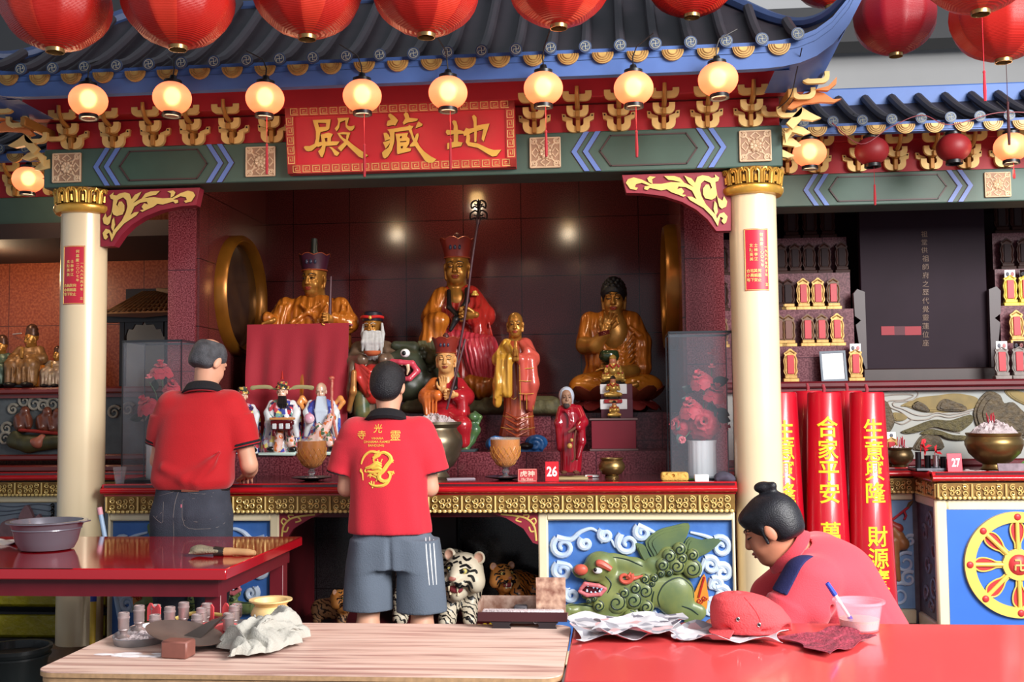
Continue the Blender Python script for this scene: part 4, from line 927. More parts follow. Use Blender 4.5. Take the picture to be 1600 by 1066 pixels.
# ------------------------------------------------------------------ people
SHIRT = mat('red_cotton_shirt', (190,14,26),.8, v=.12, vs=4, b=.25, bs=240, sheen=.2)
SHIRT2 = mat('bright_red_tshirt', (222,40,58),.8, v=.12, vs=4, b=.2, bs=240, sheen=.2)
SHIRT3 = mat('coral_red_shirt', (224,66,80),.8, v=.1, vs=4, b=.2, bs=240, sheen=.2)
BLK = mat('black_knit', (24,24,30),.85, b=.3, bs=200)
JEAN = mat('dark_grey_denim', (62,66,78),.85, v=.55, vs=11, c2=(36,40,50), b=.4, bs=220)
JERS = mat('grey_blue_jersey', (104,114,128),.9, v=.3, vs=7, c2=(82,92,106), b=.3, bs=160)
GREYH = mat('grey_hair', (92,94,100),.6, v=.8, vs=26, c2=(36,36,40), b=.6, bs=180)
DARKH = mat('dark_hair', (34,33,38),.5, v=.6, vs=30, c2=(14,14,18), b=.6, bs=180)
STITCH = mat('pale_stitching', (128,120,116),.8)
SKIN2 = mat('skin_tan', (196,128,98),.5, v=.2, vs=9, c2=(166,100,76))
def hair_sdf(S, c, s, rm, low=-.05, bald=False, thick=.006, m=0):
    old = S.T; S.T = (np.array(c, float), rm, s); t = thick
    S.el((0,.018,.040),(.077+t, .095+t, .083+t),.02, m); S.el((0,.055,-.012),(.067+t, .052+t, .062+t),.03, m)
    S.el((0,-.092,-.045),(.095,.085,.090),.01,0, sub=True)
    S.bx((0,0, low-.1),(.2,.2,.1),.001,.02,0, sub=True)
    for e in (-1,1): S.el((e*.088,.006,-.03),(.022,.032,.05),.008,0, sub=True)
    if bald: S.el((0,.050,.128),(.052,.060,.040),.02,0, sub=True)
    S.T = old
def ring(c, rm, r, ry, h, t, fl=.1):
    """a turned collar band"""
    m_ = MB(); T = MT(Vector(c)) @ Matrix(rm.tolist()).to_4x4()
    m_.lathe([(r, 0),(r*(1+fl),-h*.1),(r*(1+fl)+t, h*.1),(r+t, h*.9),(r+t*.5, h),(r, h*.9),(r, 0)],32, sy=ry/r, caps=False, T=T); return m_
# man at the left: polo shirt and jeans
pa = thing('person', (-2.19,5.56,0), 'grey-haired man seen from behind in red polo shirt and dark jeans at the counter', 'person')
hc, hr = (-2.125,5.60,1.645), rotm(26,-4,152)
S = Sd(.007); head_sdf(S, hc, 1.0, hr, 0)
S.cap((-2.13,5.592,1.60),(-2.155,5.585,1.44),.054,.06,.03)
S.loft([(.93,-2.19,5.55,.165,.105),(1.2,-2.175,5.565,.17,.105),(1.38,-2.16,5.59,.18,.075),(1.43,-2.16,5.59,.11,.05)],2.2,.03)
AR = [(-1.975,5.585,1.42),(-1.905,5.60,1.105),(-1.968,5.80,1.045)]; AL = [(-2.345,5.585,1.42),(-2.405,5.62,1.13),(-2.33,5.82,1.045)]
for A in (AR, AL):
    S.chain([A[0], A[1]],(.056,.043),.03); S.chain([A[1], tuple(np.array(A[1])*.55+np.array(A[2])*.45), A[2]],(.044,.042,.028),.015)
def aim(a, b, roll=0):
    d = np.array(b, float)-np.array(a, float); d /= np.linalg.norm(d); z = np.array([0,0,1.0]); y = np.cross(z, d); y /= np.linalg.norm(y); z = np.cross(d, y)
    M_ = np.stack([d, y, z],1); return M_ @ rotm(roll, 0,0)
hand_sdf(S, AR[2], aim(AR[2],(-2.02,5.89,1.03)),.92,.45,1); hand_sdf(S, AL[2], aim(AL[2],(-2.27,5.89,1.03)),.92,.45,-1)
for e, x in ((-1,-2.285),(1,-2.10)):
    S.chain([(x, 5.55,.90),(x+e*.01,5.54,.50),(x+e*.02,5.55,.09)],(.085,.058,.042),.03)
    S.cap((x+e*.02,5.53,.055),(x+e*.035,5.70,.04),.042,.036,.02)
sculpt('body', S, [SKIN], pa)
S = Sd(.006); hair_sdf(S, hc, 1.0, hr, -.055, True); sculpt('hair', S, [GREYH], pa)
S = Sd(.006)
S.loft([(.985,-2.19,5.555,.192,.128),(1.0,-2.19,5.555,.206,.142),(1.03,-2.19,5.555,.216,.152),(1.12,-2.185,5.56,.208,.145),(1.27,-2.17,5.57,.212,.140),(1.38,-2.16,5.58,.218,.128),(1.45,-2.155,5.58,.185,.098),(1.49,-2.15,5.58,.10,.075)],2.35,.03, fold=lambda t, z: .025*np.sin(6*t+22*z)*np.clip((1.2-z)*4,0,1)+.012*np.sin(3*t-14*z))
for A, e in ((AR, 1),(AL, -1)):
    a, b = np.array(A[0]), np.array(A[1]); S.cap(a+(-e*.03,0,.0), a*.55+b*.45,.082,.078,.04); S.cyl(a*.8+b*.2, a*.30+b*.70,.080,.082,.02)
for x0, z0, x1, z1 in ((-2.30,1.10,-2.18,1.045),(-2.06,1.12,-2.18,1.05),(-2.0,1.18,-2.12,1.03)): S.cap((x0,5.428, z0),(x1,5.412, z1),.006,.012,.045)
sh = sculpt('polo_shirt', S, [SHIRT], pa)
mk('collar', ring((-2.148,5.575,1.475), rotm(-16,-4,0),.074,.072,.055,.014,.3), BLK, pa)
mk('collar_stripe', ring((-2.149,5.574,1.468), rotm(-16,-4,0),.0975,.095,.008,.006,.02), mat('dark_red_trim', (140,20,30),.8), pa)
for A in (AR, AL):
    a, b = np.array(A[0]), np.array(A[1])
    for k0, k1, mm in ((.625,.668, BLK),(.682,.708, BLK)): S = Sd(.004); S.cyl(a*(1-k0)+b*k0, a*(1-k1)+b*k1,.0848,.0856,.002); sculpt('sleeve_band', S, [mm], pa)
S = Sd(.006)
S.loft([(.74,-2.195,5.55,.204,.128),(.85,-2.195,5.545,.206,.135),(.93,-2.192,5.55,.197,.128),(1.0,-2.19,5.555,.188,.122)],2.3,.03)
for e, x in ((-1,-2.29),(1,-2.095)): S.chain([(x, 5.545,.84),(x+e*.012,5.54,.48),(x+e*.02,5.55,.06)],(.112,.088,.075),.03)
S.cap((-2.19,5.40,.76),(-2.19,5.405,.94),.008,.006,.02, sub=True)
jn = sculpt('jeans', S, [JEAN], pa); tr = bvh(jn); m_ = MB(); D = (0,1,0)
w = lambda px, py: tuple(U(px, py, 5.45))
for p in ([(288,781),(292,820),(318,826),(347,819),(348,778),(288,781)],[(257,784),(258,815),(248,812),(240,806)],[(282,766),(276,790),(275,838)],[(292,812),(312,815)],[(330,812),(346,804)],[(246,808),(256,800)],[(248,775),(268,770),(282,767),(320,772),(352,765)]): stripe(m_, tr, [w(*q) for q in p], D, .0013, n=3)
mk('pocket_stitching', m_, STITCH, jn)
m_ = MB().box(tuple(onto(tr, w(287,790), D, 0)),(.006,.004,.016)); mk('pocket_tab', m_, mat('pink_tab', (200,110,130),.7), jn)
m_ = MB().lathe([(.19,.978),(.197,.978),(.197,1.008),(.19,1.008),(.19,.978)],40,(-2.19,5.555,0), sy=.124/.19, caps=False); bl = mk('belt', m_, mat('black_belt', (30,26,26),.4), pa)
m_ = MB().sheet(lambda u, v: (-2.19+.202*sin(lump(-.05,.40,9)[round(u*8)]),5.555-.1335*cos(lump(-.05,.40,9)[round(u*8)]),.979+v*.028),9,3,.003); mk('leather_patch', m_, mat('brown_leather_patch', (124,70,52),.6), bl)
# man in the middle: T-shirt and shorts
pb = thing('person', (-1.12,5.43,0), 'dark-haired man seen from behind in a red T-shirt with a gold dragon and grey shorts', 'person')
hc, hr = (-1.134,5.470,1.497), rotm(14,0,178)
S = Sd(.007); head_sdf(S, hc, .98, hr, 0)
S.cap((-1.134,5.465,1.46),(-1.132,5.45,1.30),.054,.056,.03)
S.loft([(.76,-1.118,5.425,.165,.10),(1.05,-1.125,5.43,.165,.10),(1.22,-1.13,5.45,.175,.075),(1.28,-1.132,5.45,.11,.05)],2.2,.03)
BR = [(-.945,5.455,1.27),(-.922,5.47,.992),(-.985,5.695,1.005)]; BLm = [(-1.325,5.455,1.27),(-1.352,5.47,.992),(-1.285,5.695,1.005)]
for A in (BR, BLm): S.chain([A[0], A[1]],(.055,.042),.03); S.chain([A[1], tuple(np.array(A[1])*.55+np.array(A[2])*.45), A[2]],(.043,.041,.027),.015)
hand_sdf(S, BR[2], aim(BR[2],(-1.02,5.83,1.03)),.9,.5,1); hand_sdf(S, BLm[2], aim(BLm[2],(-1.25,5.83,1.03)),.9,.5,-1)
for e, x in ((-1,-1.215),(1,-.965)):
    S.chain([(x, 5.425,.62),(x+e*.008,5.42,.44),(x+e*.012,5.395,.30),(x+e*.018,5.42,.085)],(.074,.058,.055,.038),.03)
    S.cap((x+e*.02,5.41,.05),(x+e*.04,5.57,.035),.04,.033,.02)
sculpt('body', S, [SKIN], pb)
S = Sd(.006); hair_sdf(S, hc, 1.02, hr, -.085, False, .010); sculpt('hair', S, [DARKH], pb)
m_ = MB()
for e, x in ((-1,-1.233),(1,-.945)):
    m_.box((x+e*.015,5.49,.012),(.10,.27,.024),0, None, .01); m_.tube(smooth([(x-.045+e*.015,5.52,.02),(x-.01+e*.015,5.56,.075),(x+e*.015,5.60,.03),(x+.05+e*.015,5.52,.02)],4),.008,6)
mk('sandals', m_, BLACK, pb)
S = Sd(.006)
S.loft([(.772,-1.115,5.43,.208,.150),(.80,-1.115,5.43,.209,.150),(.95,-1.122,5.43,.196,.138),(1.10,-1.126,5.435,.196,.132),(1.2,-1.13,5.44,.206,.126),(1.28,-1.132,5.44,.195,.108),(1.325,-1.132,5.44,.135,.085),(1.35,-1.132,5.44,.09,.07)],2.3,.03, fold=lambda t, z: .022*np.sin(9*t+3*z)*np.clip((1.15-z)*3,0,1)+.012*np.sin(4*t-9*z))
for A, e in ((BR, 1),(BLm, -1)):
    a, b = np.array(A[0]), np.array(A[1]); S.cap(a+(-e*.03,0,.0), a*.6+b*.4+(e*.006,0,0),.084,.080,.05); S.cyl(a*.8+b*.2, a*.28+b*.72+(e*.018,0,0),.076,.090,.02)
ts = sculpt('dragon_tshirt', S, [SHIRT2], pb)
mk('collar', ring((-1.134,5.435,1.318), rotm(-20,0,0),.076,.074,.055,.014,.35), BLK, pb)
for A, e in ((BR, 1),(BLm, -1)):
    a, b = np.array(A[0]), np.array(A[1]); S = Sd(.004); S.cyl(a*.285+b*.715+(e*.018,0,0), a*.265+b*.735+(e*.0185,0,0),.0905,.0908,.002); sculpt('sleeve_band', S, [BLK], pb)
tr = bvh(ts); GPR = mat('gold_print', (246,206,84),.5, v=.3, vs=40, c2=(240,160,90)); m_ = MB()
w = lambda px, py: U(px, py, 5.30)
def lay(body, px, py, h, bold=.01, wd=None):
    c = w(px, py); v, fs, d = glyphs(body, bold, 0.0); s_ = h/d[1]; sx = (wd or d[0]*s_)/d[0]; v, fs = fine_tris(v*np.array([sx/s_, 1,1]), fs, .4); sx = s_
    decal(m_, tr, [(c[0]+p[0]*sx, c[1], c[2]+p[2]*s_) for p in v], fs, (0,1,0),.0025)
K_ = 5.3/1700
lay('寺', 562,680,14*K_, .004); lay('光', 588,670,14*K_, .004); lay('靈', 616,681,15.5*K_, .0)
lay('VIHARA', 588,685.5,3.6*K_, .008,20*K_); lay('DHARMA RAMSI', 587,690.8,3.8*K_, .008,42*K_); lay('BANDUNG', 586.5,696.5,3.8*K_, .008,26*K_)
mk('printed_lettering', m_, GPR, ts); m_ = MB(); q = lambda a, b: tuple(w(520+a/7.106,640+b/7.106))
DR = [([(305,610),(320,560),(350,510),(400,475),(460,475),(520,500),(455,545),(440,560)],3.0),([(440,540),(500,500),(560,480),(620,510),(640,560),(600,620),(560,680),(520,720),(520,770),(570,800),(620,780),(635,730),(610,690)],4.6),([(640,740),(610,810),(550,845),(470,850),(420,835)],3.4),([(420,835),(400,815)],1.6),([(430,830),(425,795)],1.6),([(440,850),(440,875)],1.4),([(455,838),(455,800)],1.4),
      ([(620,690),(660,700),(680,715)],2),([(655,700),(675,685)],1.4),([(655,705),(660,730)],1.4),([(600,640),(650,580),(670,560)],2),([(650,580),(668,590)],1.3),([(360,655),(420,640),(480,610),(540,640)],4.5),([(380,690),(440,700),(510,690),(550,720)],3.6),([(430,660),(500,650),(560,690)],4),([(440,620),(480,590),(540,610)],3.2),([(350,660),(370,640),(350,690),(390,700)],1.6),([(385,740),(440,740),(490,770),(480,800)],1.6),([(300,660),(300,690),(320,710),(330,790)],2),([(320,670),(300,695),(285,680)],1.3),([(380,745),(420,715),(410,760)],1.8),([(500,590),(490,550)],1.2),([(530,590),(545,550)],1.2),([(450,720),(500,730),(540,700)],3)]
for p, r in DR: stripe(m_, tr, [q(*c) for c in p],(0,1,0), r*K_*.8,0,6,-.0005,4)
for i in range(16):
    a = 1.15*PI-i*.105; c = (555+100*cos(a)*.95,560-100*sin(a)); stripe(m_, tr, [q(*c), q(555+118*cos(a)*.95,560-118*sin(a))],(0,1,0),.0028)
mk('dragon_print', m_, GPR, ts)
S = Sd(.006); S.loft([(.60,-1.095,5.425,.212,.140),(.70,-1.10,5.43,.205,.142),(.80,-1.112,5.43,.188,.125)],2.3,.02)
for e, x in ((-1,-1.222),(1,-.963)):
    S.loft([(.385 if e > 0 else .395, x+e*.006,5.42,.124,.122),(.50, x+e*.004,5.42,.12,.125),(.62, x, 5.425,.114,.128),(.74, x-e*.012,5.43,.105,.125)],2.2,.03, fold=lambda t, z: .03*np.sin(5*t+6*z))
S.cap((-1.09,5.28,.50),(-1.10,5.295,.78),.010,.006,.02, sub=True)
so = sculpt('shorts', S, [JERS], pb); tr = bvh(so); m_ = MB(); w5 = lambda px, py: tuple(U(px, py, 5.35))
for a, b in ((665,670),(671,676),(677,681)): stripe(m_, tr, [w5(a, 841), w5(a+2,870), w5(b+1,913)],(-.15,1,0),.0042,0,6,-.001,5)
mk('white_side_stripes', m_, WHITE, so)
# seated person at the right
pc = thing('person', (.78,4.05,0), 'seated person with black hair bun, bent forward in red shirt with navy shoulder', 'person')
hc, hr = (.562,3.995,.948), rotm(24,3,-110)
S = Sd(.0055); head_sdf(S, hc, .98, hr, .0, jaw=1.15)
S.cap((.585,4.01,.90),(.70,4.05,.80),.064,.085,.03)
S.cap((.78,4.08,.74),(.90,4.12,.48),.125,.14,.05, q=(1,1.1,1)); S.cap((.68,3.93,.78),(.74,4.2,.82),.06,.06,.04)
P1 = [(.672,3.905,.775),(.525,3.87,.585),(.33,4.02,.56)]; P2 = [(.74,4.22,.80),(.56,4.30,.62),(.36,4.16,.57)]
for A in (P1, P2): S.chain([A[0], A[1], A[2]],(.056,.046,.030),.02)
hand_sdf(S, P1[2], aim(P1[2],(.24,4.05,.54)),.88,.6,1); hand_sdf(S, P2[2], aim(P2[2],(.27,4.12,.54)),.88,.6,-1)
for y, k in ((3.98,0),(4.25,1)):
    S.chain([(.92,4.06+.1*k, .46),(.50, y, .47),(.53, y, .09)],(.12,.075,.045),.03); S.cap((.53, y, .05),(.36, y, .035),.042,.035,.02)
bo_ = sculpt('body', S, [SKIN2], pc); face_lines(bo_, bvh(bo_), hc, .98, hr, mat('black_hair_line', (24,20,20),.5), mat('dark_eye', (30,20,20),.3), mat('lip_pink', (170,84,76),.5), closed=True)
S = Sd(.0045); hair_sdf(S, hc, .98, hr, -.055, False, .010)
S.T = (np.array(hc), hr, .98); S.el((0,-.050,.070),(.066,.048,.034),.02)
for e in (-1,1): S.cap((e*.078,-.012,.02),(e*.080,-.012,-.035),.010,.006,.01)
S.cap((0,.060,.105),(0,.062,.128),.022,.018,.012); S.el((0,.040,.150),(.024,.036,.022),.008, rot=rotm(-18,0,0)); S.el((.004,.072,.142),(.018,.018,.016),.008); S.T = None
sculpt('hair', S, [mat('black_hair', (20,20,24),.42, v=.5, vs=40, c2=(44,44,52), b=.25, bs=220)], pc)
S = Sd(.0055)
S.cap((.785,4.075,.735),(.905,4.12,.47),.168,.196,.06, q=(1,1.12,1)); S.cap((.70,3.945,.775),(.755,4.2,.82),.098,.098,.06); S.cap((.655,4.03,.84),(.74,4.06,.80),.082,.11,.03)
S.cap((.66,3.885,.79),(.605,3.865,.70),.078,.080,.02); S.cap((.70,3.895,.78),(.665,3.875,.70),.084,.084,.02,0)
S.cyl((.60,3.87,.70),(.535,3.858,.60),.083,.092,.015); S.cap((.74,4.22,.80),(.60,4.29,.66),.08,.085,.03)
S.cap((.57,4.0,.905),(.64,4.02,.875),.078,.070,.004,0, sub=True)
for a, b in (((.70,3.83,.74),(.80,3.86,.60)),((.74,3.86,.66),(.90,3.90,.64)),((.84,3.90,.86),(.98,3.94,.62))): S.cap(a, b, .010,.006,.02, sub=True)
rs = sculpt('red_shirt', S, [SHIRT3], pc)
S = Sd(.004); S.cap((.66,3.885,.79),(.605,3.865,.70),.083,.085,.02); S.cyl((.60,3.87,.70),(.535,3.858,.60),.086,.0945,.015)
a, b, lo, hi = U(1251,866,3.8), U(1229,931,3.8),(.3,3.6,.4),(.9,4.2,1.1)
S.half(a, (a[2]-b[2],-.12, b[0]-a[0]), lo, hi); S.half(b, (-.25,0,-1), lo, hi); S.half((0,3.93,0),(0,1,0), lo, hi)
sculpt('navy_shoulder_panel', S, [mat('navy_cotton', (34,36,84),.85, b=.2, bs=200)], rs)
mk('collar', ring((.632,4.015,.862), rotm(0,0,0) @ np.array(Vector((0,0,1)).rotation_difference(Vector((-.72,-.08,.66))).to_matrix()),.072,.078,.04,.012,.22), SHIRT3, pc)
S = Sd(.008); S.cap((.93,4.06,.46),(.52,3.98,.47),.135,.095,.03); S.cap((.93,4.2,.46),(.52,4.25,.47),.135,.095,.03)
for y in (3.98,4.25): S.cap((.52, y, .47),(.535, y, .10),.092,.07,.03)
sculpt('dark_trousers', S, [mat('dark_trousers', (40,40,50),.85)], pc)
sto = thing('low_stool', (.95,4.13,0), 'low wooden stool under the seated person behind the red table', 'stool')
mk('seat', MB().box((.95,4.13,.31),(.36,.34,.03),0, None, .006), DARK, sto)
for a in (-1,1):
    for b in (-1,1): mk('leg', MB().tube([(.95+a*.13,4.13+b*.12,.3),(.95+a*.15,4.13+b*.14,.0)],.016,8), DARK, sto)
# ------------------------------------------------------------------ statues of the main altar
SG = mat('statue_gilt_face', (182,126,56),.32, m=.5, v=.5, vs=16, c2=(120,74,24))
OCH = mat('statue_amber_robe', (190,110,34),.24, m=.15, v=.45, vs=10, c2=(140,66,18), coat=.5)
OCHL = mat('statue_ochre_robe', (214,160,60),.26, m=.15, v=.35, vs=10, c2=(170,110,34), coat=.4)
SRED = mat('statue_red_robe', (176,44,36),.26, v=.45, vs=9, c2=(110,22,22), coat=.5)
SPNK = mat('statue_pink_red', (206,62,76),.3, v=.4, vs=8, c2=(150,34,44), coat=.4)
CROWN = mat('statue_crown_red', (140,48,36),.4, v=.35, vs=14, c2=(90,26,26))
GLN = mat('statue_gold_line', (222,176,82),.35, m=.3)
SBLK = mat('statue_black', (22,18,20),.4); SLIP = mat('statue_lip', (150,50,40),.4)
STAFF = mat('staff_purple_brown', (84,48,56),.4, v=.3, vs=20)
for m0, sc0, di in ((OCH, 7, 'X'),(OCHL, 8, 'X'),(SRED, 8, 'X'),(SPNK, 9, 'X')):   # carved drapery ripples
    nt = m0.node_tree; tc = nt.nodes.new('ShaderNodeTexCoord'); w = nt.nodes.new('ShaderNodeTexWave'); w.bands_direction = di; w.inputs['Scale'].default_value = sc0; w.inputs['Distortion'].default_value = 4; w.inputs['Detail'].default_value = 1; w.inputs['Detail Scale'].default_value = .9
    nt.links.new(tc.outputs['Object'], w.inputs['Vector']); b = nt.nodes.new('ShaderNodeBump'); b.inputs['Strength'].default_value = .55; b.inputs['Distance'].default_value = .012
    nt.links.new(w.outputs['Fac'], b.inputs['Height']); nt.links.new(b.outputs[0], nt.nodes['Principled BSDF'].inputs['Normal'])
def gx(px, py, Y): q = U(px, py, Y); return (q[0], Y, q[2])
def rows(Y, rs, dep=.7, dy=0):
    out = []
    for r in rs:
        a, b = U(r[1], r[0], Y), U(r[2], r[0], Y); rx = (b[0]-a[0])/2; d = r[3] if len(r) > 3 else dep
        out.append(((a[2]+b[2])/2,(a[0]+b[0])/2, Y+dy, rx, rx*d))
    return out
def fold(a, n, ph=0, zz=0): return lambda t, z: a*np.abs(np.sin(n*t/2+ph+zz*z))-a*.5
def crown(name, c, r0, r1, h, parent, m_=None, pet=7, tiltm=None, knob=True):
    """flared five-leaf crown with a knob"""
    q = MB(); n = 56
    def fn(a, j, r, z): return r
    T = MT(Vector(c))@(Matrix(tiltm.tolist()).to_4x4() if tiltm is not None else Matrix())
    vs = []; fs = []; L = 6
    for i in range(n):
        a = 2*PI*i/n; top = h*(1+.16*abs(cos(a*pet/2+PI/2*0)))
        for j in range(L): t = j/(L-1); r = r0+(r1-r0)*t**1.3; vs.append((r*cos(a), r*sin(a), top*t))
        for j in range(L-1,-1,-1): t = j/(L-1); r = r0+(r1-r0)*t**1.3-r0*.10; vs.append((r*cos(a), r*sin(a), top*t))
    for i in range(n):
        k = (i+1) % n
        for j in range(2*L): fs.append((i*2*L+j, k*2*L+j, k*2*L+(j+1) % (2*L), i*2*L+(j+1) % (2*L)))
    q.add(vs, fs, 0, T); q.lathe([(.001, h*.8),(r0*.8, h*.75),(r0*.9,0),(.001,0)][::-1],24, T=T)
    cr = mk(name, q, m_ or CROWN, parent, 50)
    q = MB(); q.tube([tuple(T @ Vector((r0*1.03*cos(a), r0*1.03*sin(a),0))) for a in lump(0,2*PI*.97,30)], r0*.06,6, closed=True)
    q.tube([tuple(T @ Vector((r1*1.01*cos(a), r1*1.01*sin(a), h*(1+.16*abs(cos(a*pet/2)))))) for a in lump(0,2*PI*.985,60)], r0*.035,5, closed=True)
    for a in (-PI/2-.32,-PI/2,-PI/2+.32): q.ell(tuple(T @ Vector(((r0+r1)/2*1.0*cos(a),(r0+r1)/2*sin(a), h*.55))),(r0*.12, r0*.07, r0*.2),1,10)
    mk('crown_trim', q, [mat('crown_trim_red_gold', (170,80,48),.4, m=.2), mat('crown_jewel', (52,56,78),.25)], cr)
    if knob: q = MB(); q.lathe([(r0*.28, h*.7),(r0*.22, h*1.0),(r0*.34, h*1.12),(r0*.34, h*1.3),(r0*.14, h*1.5),(.001, h*1.52)],18, T=T); mk('crown_knob', q, mat('crown_knob_brown', (84,40,36),.4), cr)
    return cr
def sleeve(S, pts, rad, k=.02, m=0, flat=None): S.chain(pts, rad, k, m, q=flat)
# seated patriarch at the left, behind the red cloth
Y = 7.1; s1 = thing('seated_statue', gx(483,560, Y), 'gilded seated patriarch statue in a purple hat behind the red cloth', 'statue', 'large gilded statues on the altar')
u = .0043; hr = rotm(6,0,-14)
hc = gx(491,436, Y-.02)
S = Sd(.0045); head_sdf(S, hc, .98, hr, .03, lobes=.03, thin=.95); S.cap(gx(492,455, Y), gx(490,482, Y),.06,.07,.02)
hb = sculpt('head', S, [SG], s1); face_lines(hb, bvh(hb), hc, .98, hr, SBLK, SBLK, SLIP, .95)
S = Sd(.0055); S.loft(rows(Y, [(620,420,556,.7),(560,424,552,.7),(515,434,546,.6),(490,440,540,.52),(472,452,528,.5),(462,470,512,.6)]),2.2,.02, fold=fold(.05,14,.3,6))
for a, b, c in (((447,478),(428,508),(418,497)),((532,478),(545,505),(520,497))):
    S.chain([gx(*a, Y-.02), gx(*b, Y-.06), gx(*c, Y-.16)],(.06,.062,.042),.03)
S.cap(gx(500,475, Y-.12), gx(455,505, Y-.16),.012,.018,.02); S.cap(gx(470,475, Y-.12), gx(500,505, Y-.16),.010,.016,.02); S.cap(gx(510,478, Y-.10), gx(495,505, Y-.17),.008,.016,.02)
for px in (438,446,536,544): S.cap(gx(px, 478, Y-.09), gx(px+(4 if px > 500 else -8),512, Y-.12),.010,.014,.015)
sculpt('amber_robe', S, [OCH], s1)
S = Sd(.004); hand_sdf(S, gx(428,500, Y-.17), rotm(0,20,185),.8,.8,-1); sculpt('hand', S, [SG], s1)
S = Sd(.004); hand_sdf(S, gx(521,500, Y-.17), rotm(-80,-10,250),.8,1.0,1); sculpt('hand', S, [SG], s1)
crown('purple_hat', (hc[0], hc[1]+.005, hc[2]+.055),.082,.103,.095, s1, mat('statue_hat_purple', (66,22,44),.45, v=.3, vs=10), knob=False)
mk('hat_knob', MB().lathe([(.03,0),(.028,.04),(.022,.06),(.022,.13),(.001,.135)],16,(hc[0], hc[1], hc[2]+.14)), mat('statue_dark_green', (30,36,34),.35), s1)
mk('held_rod', MB().tube([gx(515,515, Y-.20), gx(517,432, Y-.20)],[.013,.007],10), STAFF, s1)
mk('throne', MB().bx(-2.30,-1.72,7.0,7.55,1.431,1.75,0,.02), mat('throne_dark_red', (70,24,28),.4), s1)
# red cloth in front of him
a, b = gx(386,508,6.86), gx(545,506,6.86); zt = a[2]; zb_ = U(460,690,6.84)[2]
fr_ = thing('cloth_stand', ((a[0]+b[0])/2,6.9,1.121), 'dark wooden stand under the hanging red cloth, hidden behind it', 'stand')
mk('stand_frame', MB().bx(a[0]+.03, b[0]-.03,6.925,6.975,1.121, zt-.014), DARK, fr_)
def cl(u, v):
    x = a[0]+u*(b[0]-a[0])+(1-v)*(.0 if u < .5 else -.008); t = 1-v
    y = 6.862-.012*t-(.012*sin(u*17+2)+.018*sin(u*7.3+t*2.2)+.010*sin(u*29+t*3))*min(1, t*2.5)
    return (x+.02*sin(u*9+1)*t*.4, y, zb_+v*(zt-zb_)+.012*sin(u*5)*(1-t)*0)
m_ = MB().sheet(cl, 60,24,.004); m_.bx(a[0], b[0],6.862,6.97, zt-.01, zt+.002)
tag(mk('red_cloth', m_, mat('red_altar_cloth', (164,30,48),.75, v=.15, vs=3, b=.25, bs=300, sheen=.3), None, loc=((a[0]+b[0])/2,6.86, zb_)), 'plain dark red cloth hung in front of the seated patriarch statue', 'cloth')
# the central bodhisattva on the beast
Y = 7.25; s2 = thing('seated_statue', gx(716,600, Y), 'large central bodhisattva statue in a red crown, holding a long staff', 'statue', 'large gilded statues on the altar')
hc = gx(714,418, Y-.03); hr = rotm(5,0,0)
S = Sd(.0045); head_sdf(S, hc, 1.02, hr, .03, lobes=.045); S.cap(gx(713,440, Y), gx(713,470, Y),.062,.08,.02); S.el(gx(713,470, Y-.06),(.075,.05,.075),.03)
hb = sculpt('head', S, [SG], s2); face_lines(hb, bvh(hb), hc, 1.02, hr, SBLK, SBLK, SLIP, closed=True)
S = Sd(.0055)
S.loft(rows(Y, [(600,655,790,.8),(575,660,782,.8),(545,664,776,.75),(515,664,766,.66),(485,668,762,.6),(465,676,752,.55),(452,690,738,.6),(446,698,729,.7)]),2.2,.02, fold=fold(.03,10,0,5))
S.cap(gx(735,462, Y), gx(755,492, Y-.07),.07,.075,.03); S.cap(gx(757,495, Y-.08), gx(738,496, Y-.19),.07,.055,.03)
S.chain([gx(745,500, Y-.16), gx(752,530, Y-.16), gx(764,540, Y-.12)],(.045,.05,.05),.02)
for i in range(6): S.cap(gx(732+i*6.5,505, Y-.13), gx(738+i*6.5,537, Y-.15),.006,.012,.01)
S.half(gx(713,440, Y-.0),(0,-.75,1),(-1.12,6.9,1.9),(-.95,7.22,2.35),.02)
sculpt('red_robe', S, [SRED], s2)
S = Sd(.0055); S.cap(gx(692,466, Y-.02), gx(676,495, Y-.06),.078,.078,.03); S.cap(gx(676,500, Y-.08), gx(690,502, Y-.20),.07,.055,.03)
S.chain([gx(676,505, Y-.15), gx(673,535, Y-.16), gx(678,556, Y-.12)],(.065,.075,.05),.03); S.cap(gx(684,500, Y-.2), gx(692,556, Y-.18),.05,.035,.03)
for i in range(7): S.cap(gx(664+i*5,500+i, Y-.17-.012*min(i, 4)), gx(668+i*4.4,550, Y-.185),.008,.012,.012)
sculpt('amber_sleeve', S, [OCH], s2)
S = Sd(.005); S.loft(rows(Y-.2,[(600,738,782,.8),(570,728,782,.8),(545,722,776,.8),(530,724,768,.8)]),2.2,.02, fold=fold(.10,22,0,0)); S.cap(gx(700,525, Y-.17), gx(760,540, Y-.2),.05,.07,.04)
sculpt('pink_lap_robe', S, [SPNK], s2)
S = Sd(.005); S.chain([gx(735,596, Y-.26), gx(752,606, Y-.24), gx(783,590, Y-.18)],(.045,.075,.06),.03); S.cap(gx(752,612, Y-.28), gx(775,600, Y-.26),.012,.018,.01); sculpt('rolled_hem', S, [OCH], s2)
S = Sd(.0045); S.chain([gx(701,455, Y-.10), gx(702,480, Y-.18), gx(722,500, Y-.24)],(.014,.018,.014),.01); S.chain([gx(729,452, Y-.10), gx(730,470, Y-.16), gx(712,500, Y-.23), gx(704,516, Y-.24)],(.014,.018,.022,.012),.01); sculpt('dark_collar', S, [SBLK], s2)
S = Sd(.004); hand_sdf(S, gx(744,492, Y-.24), rotm(80,0,172),.95,1.0,1); sculpt('hand', S, [SG], s2)
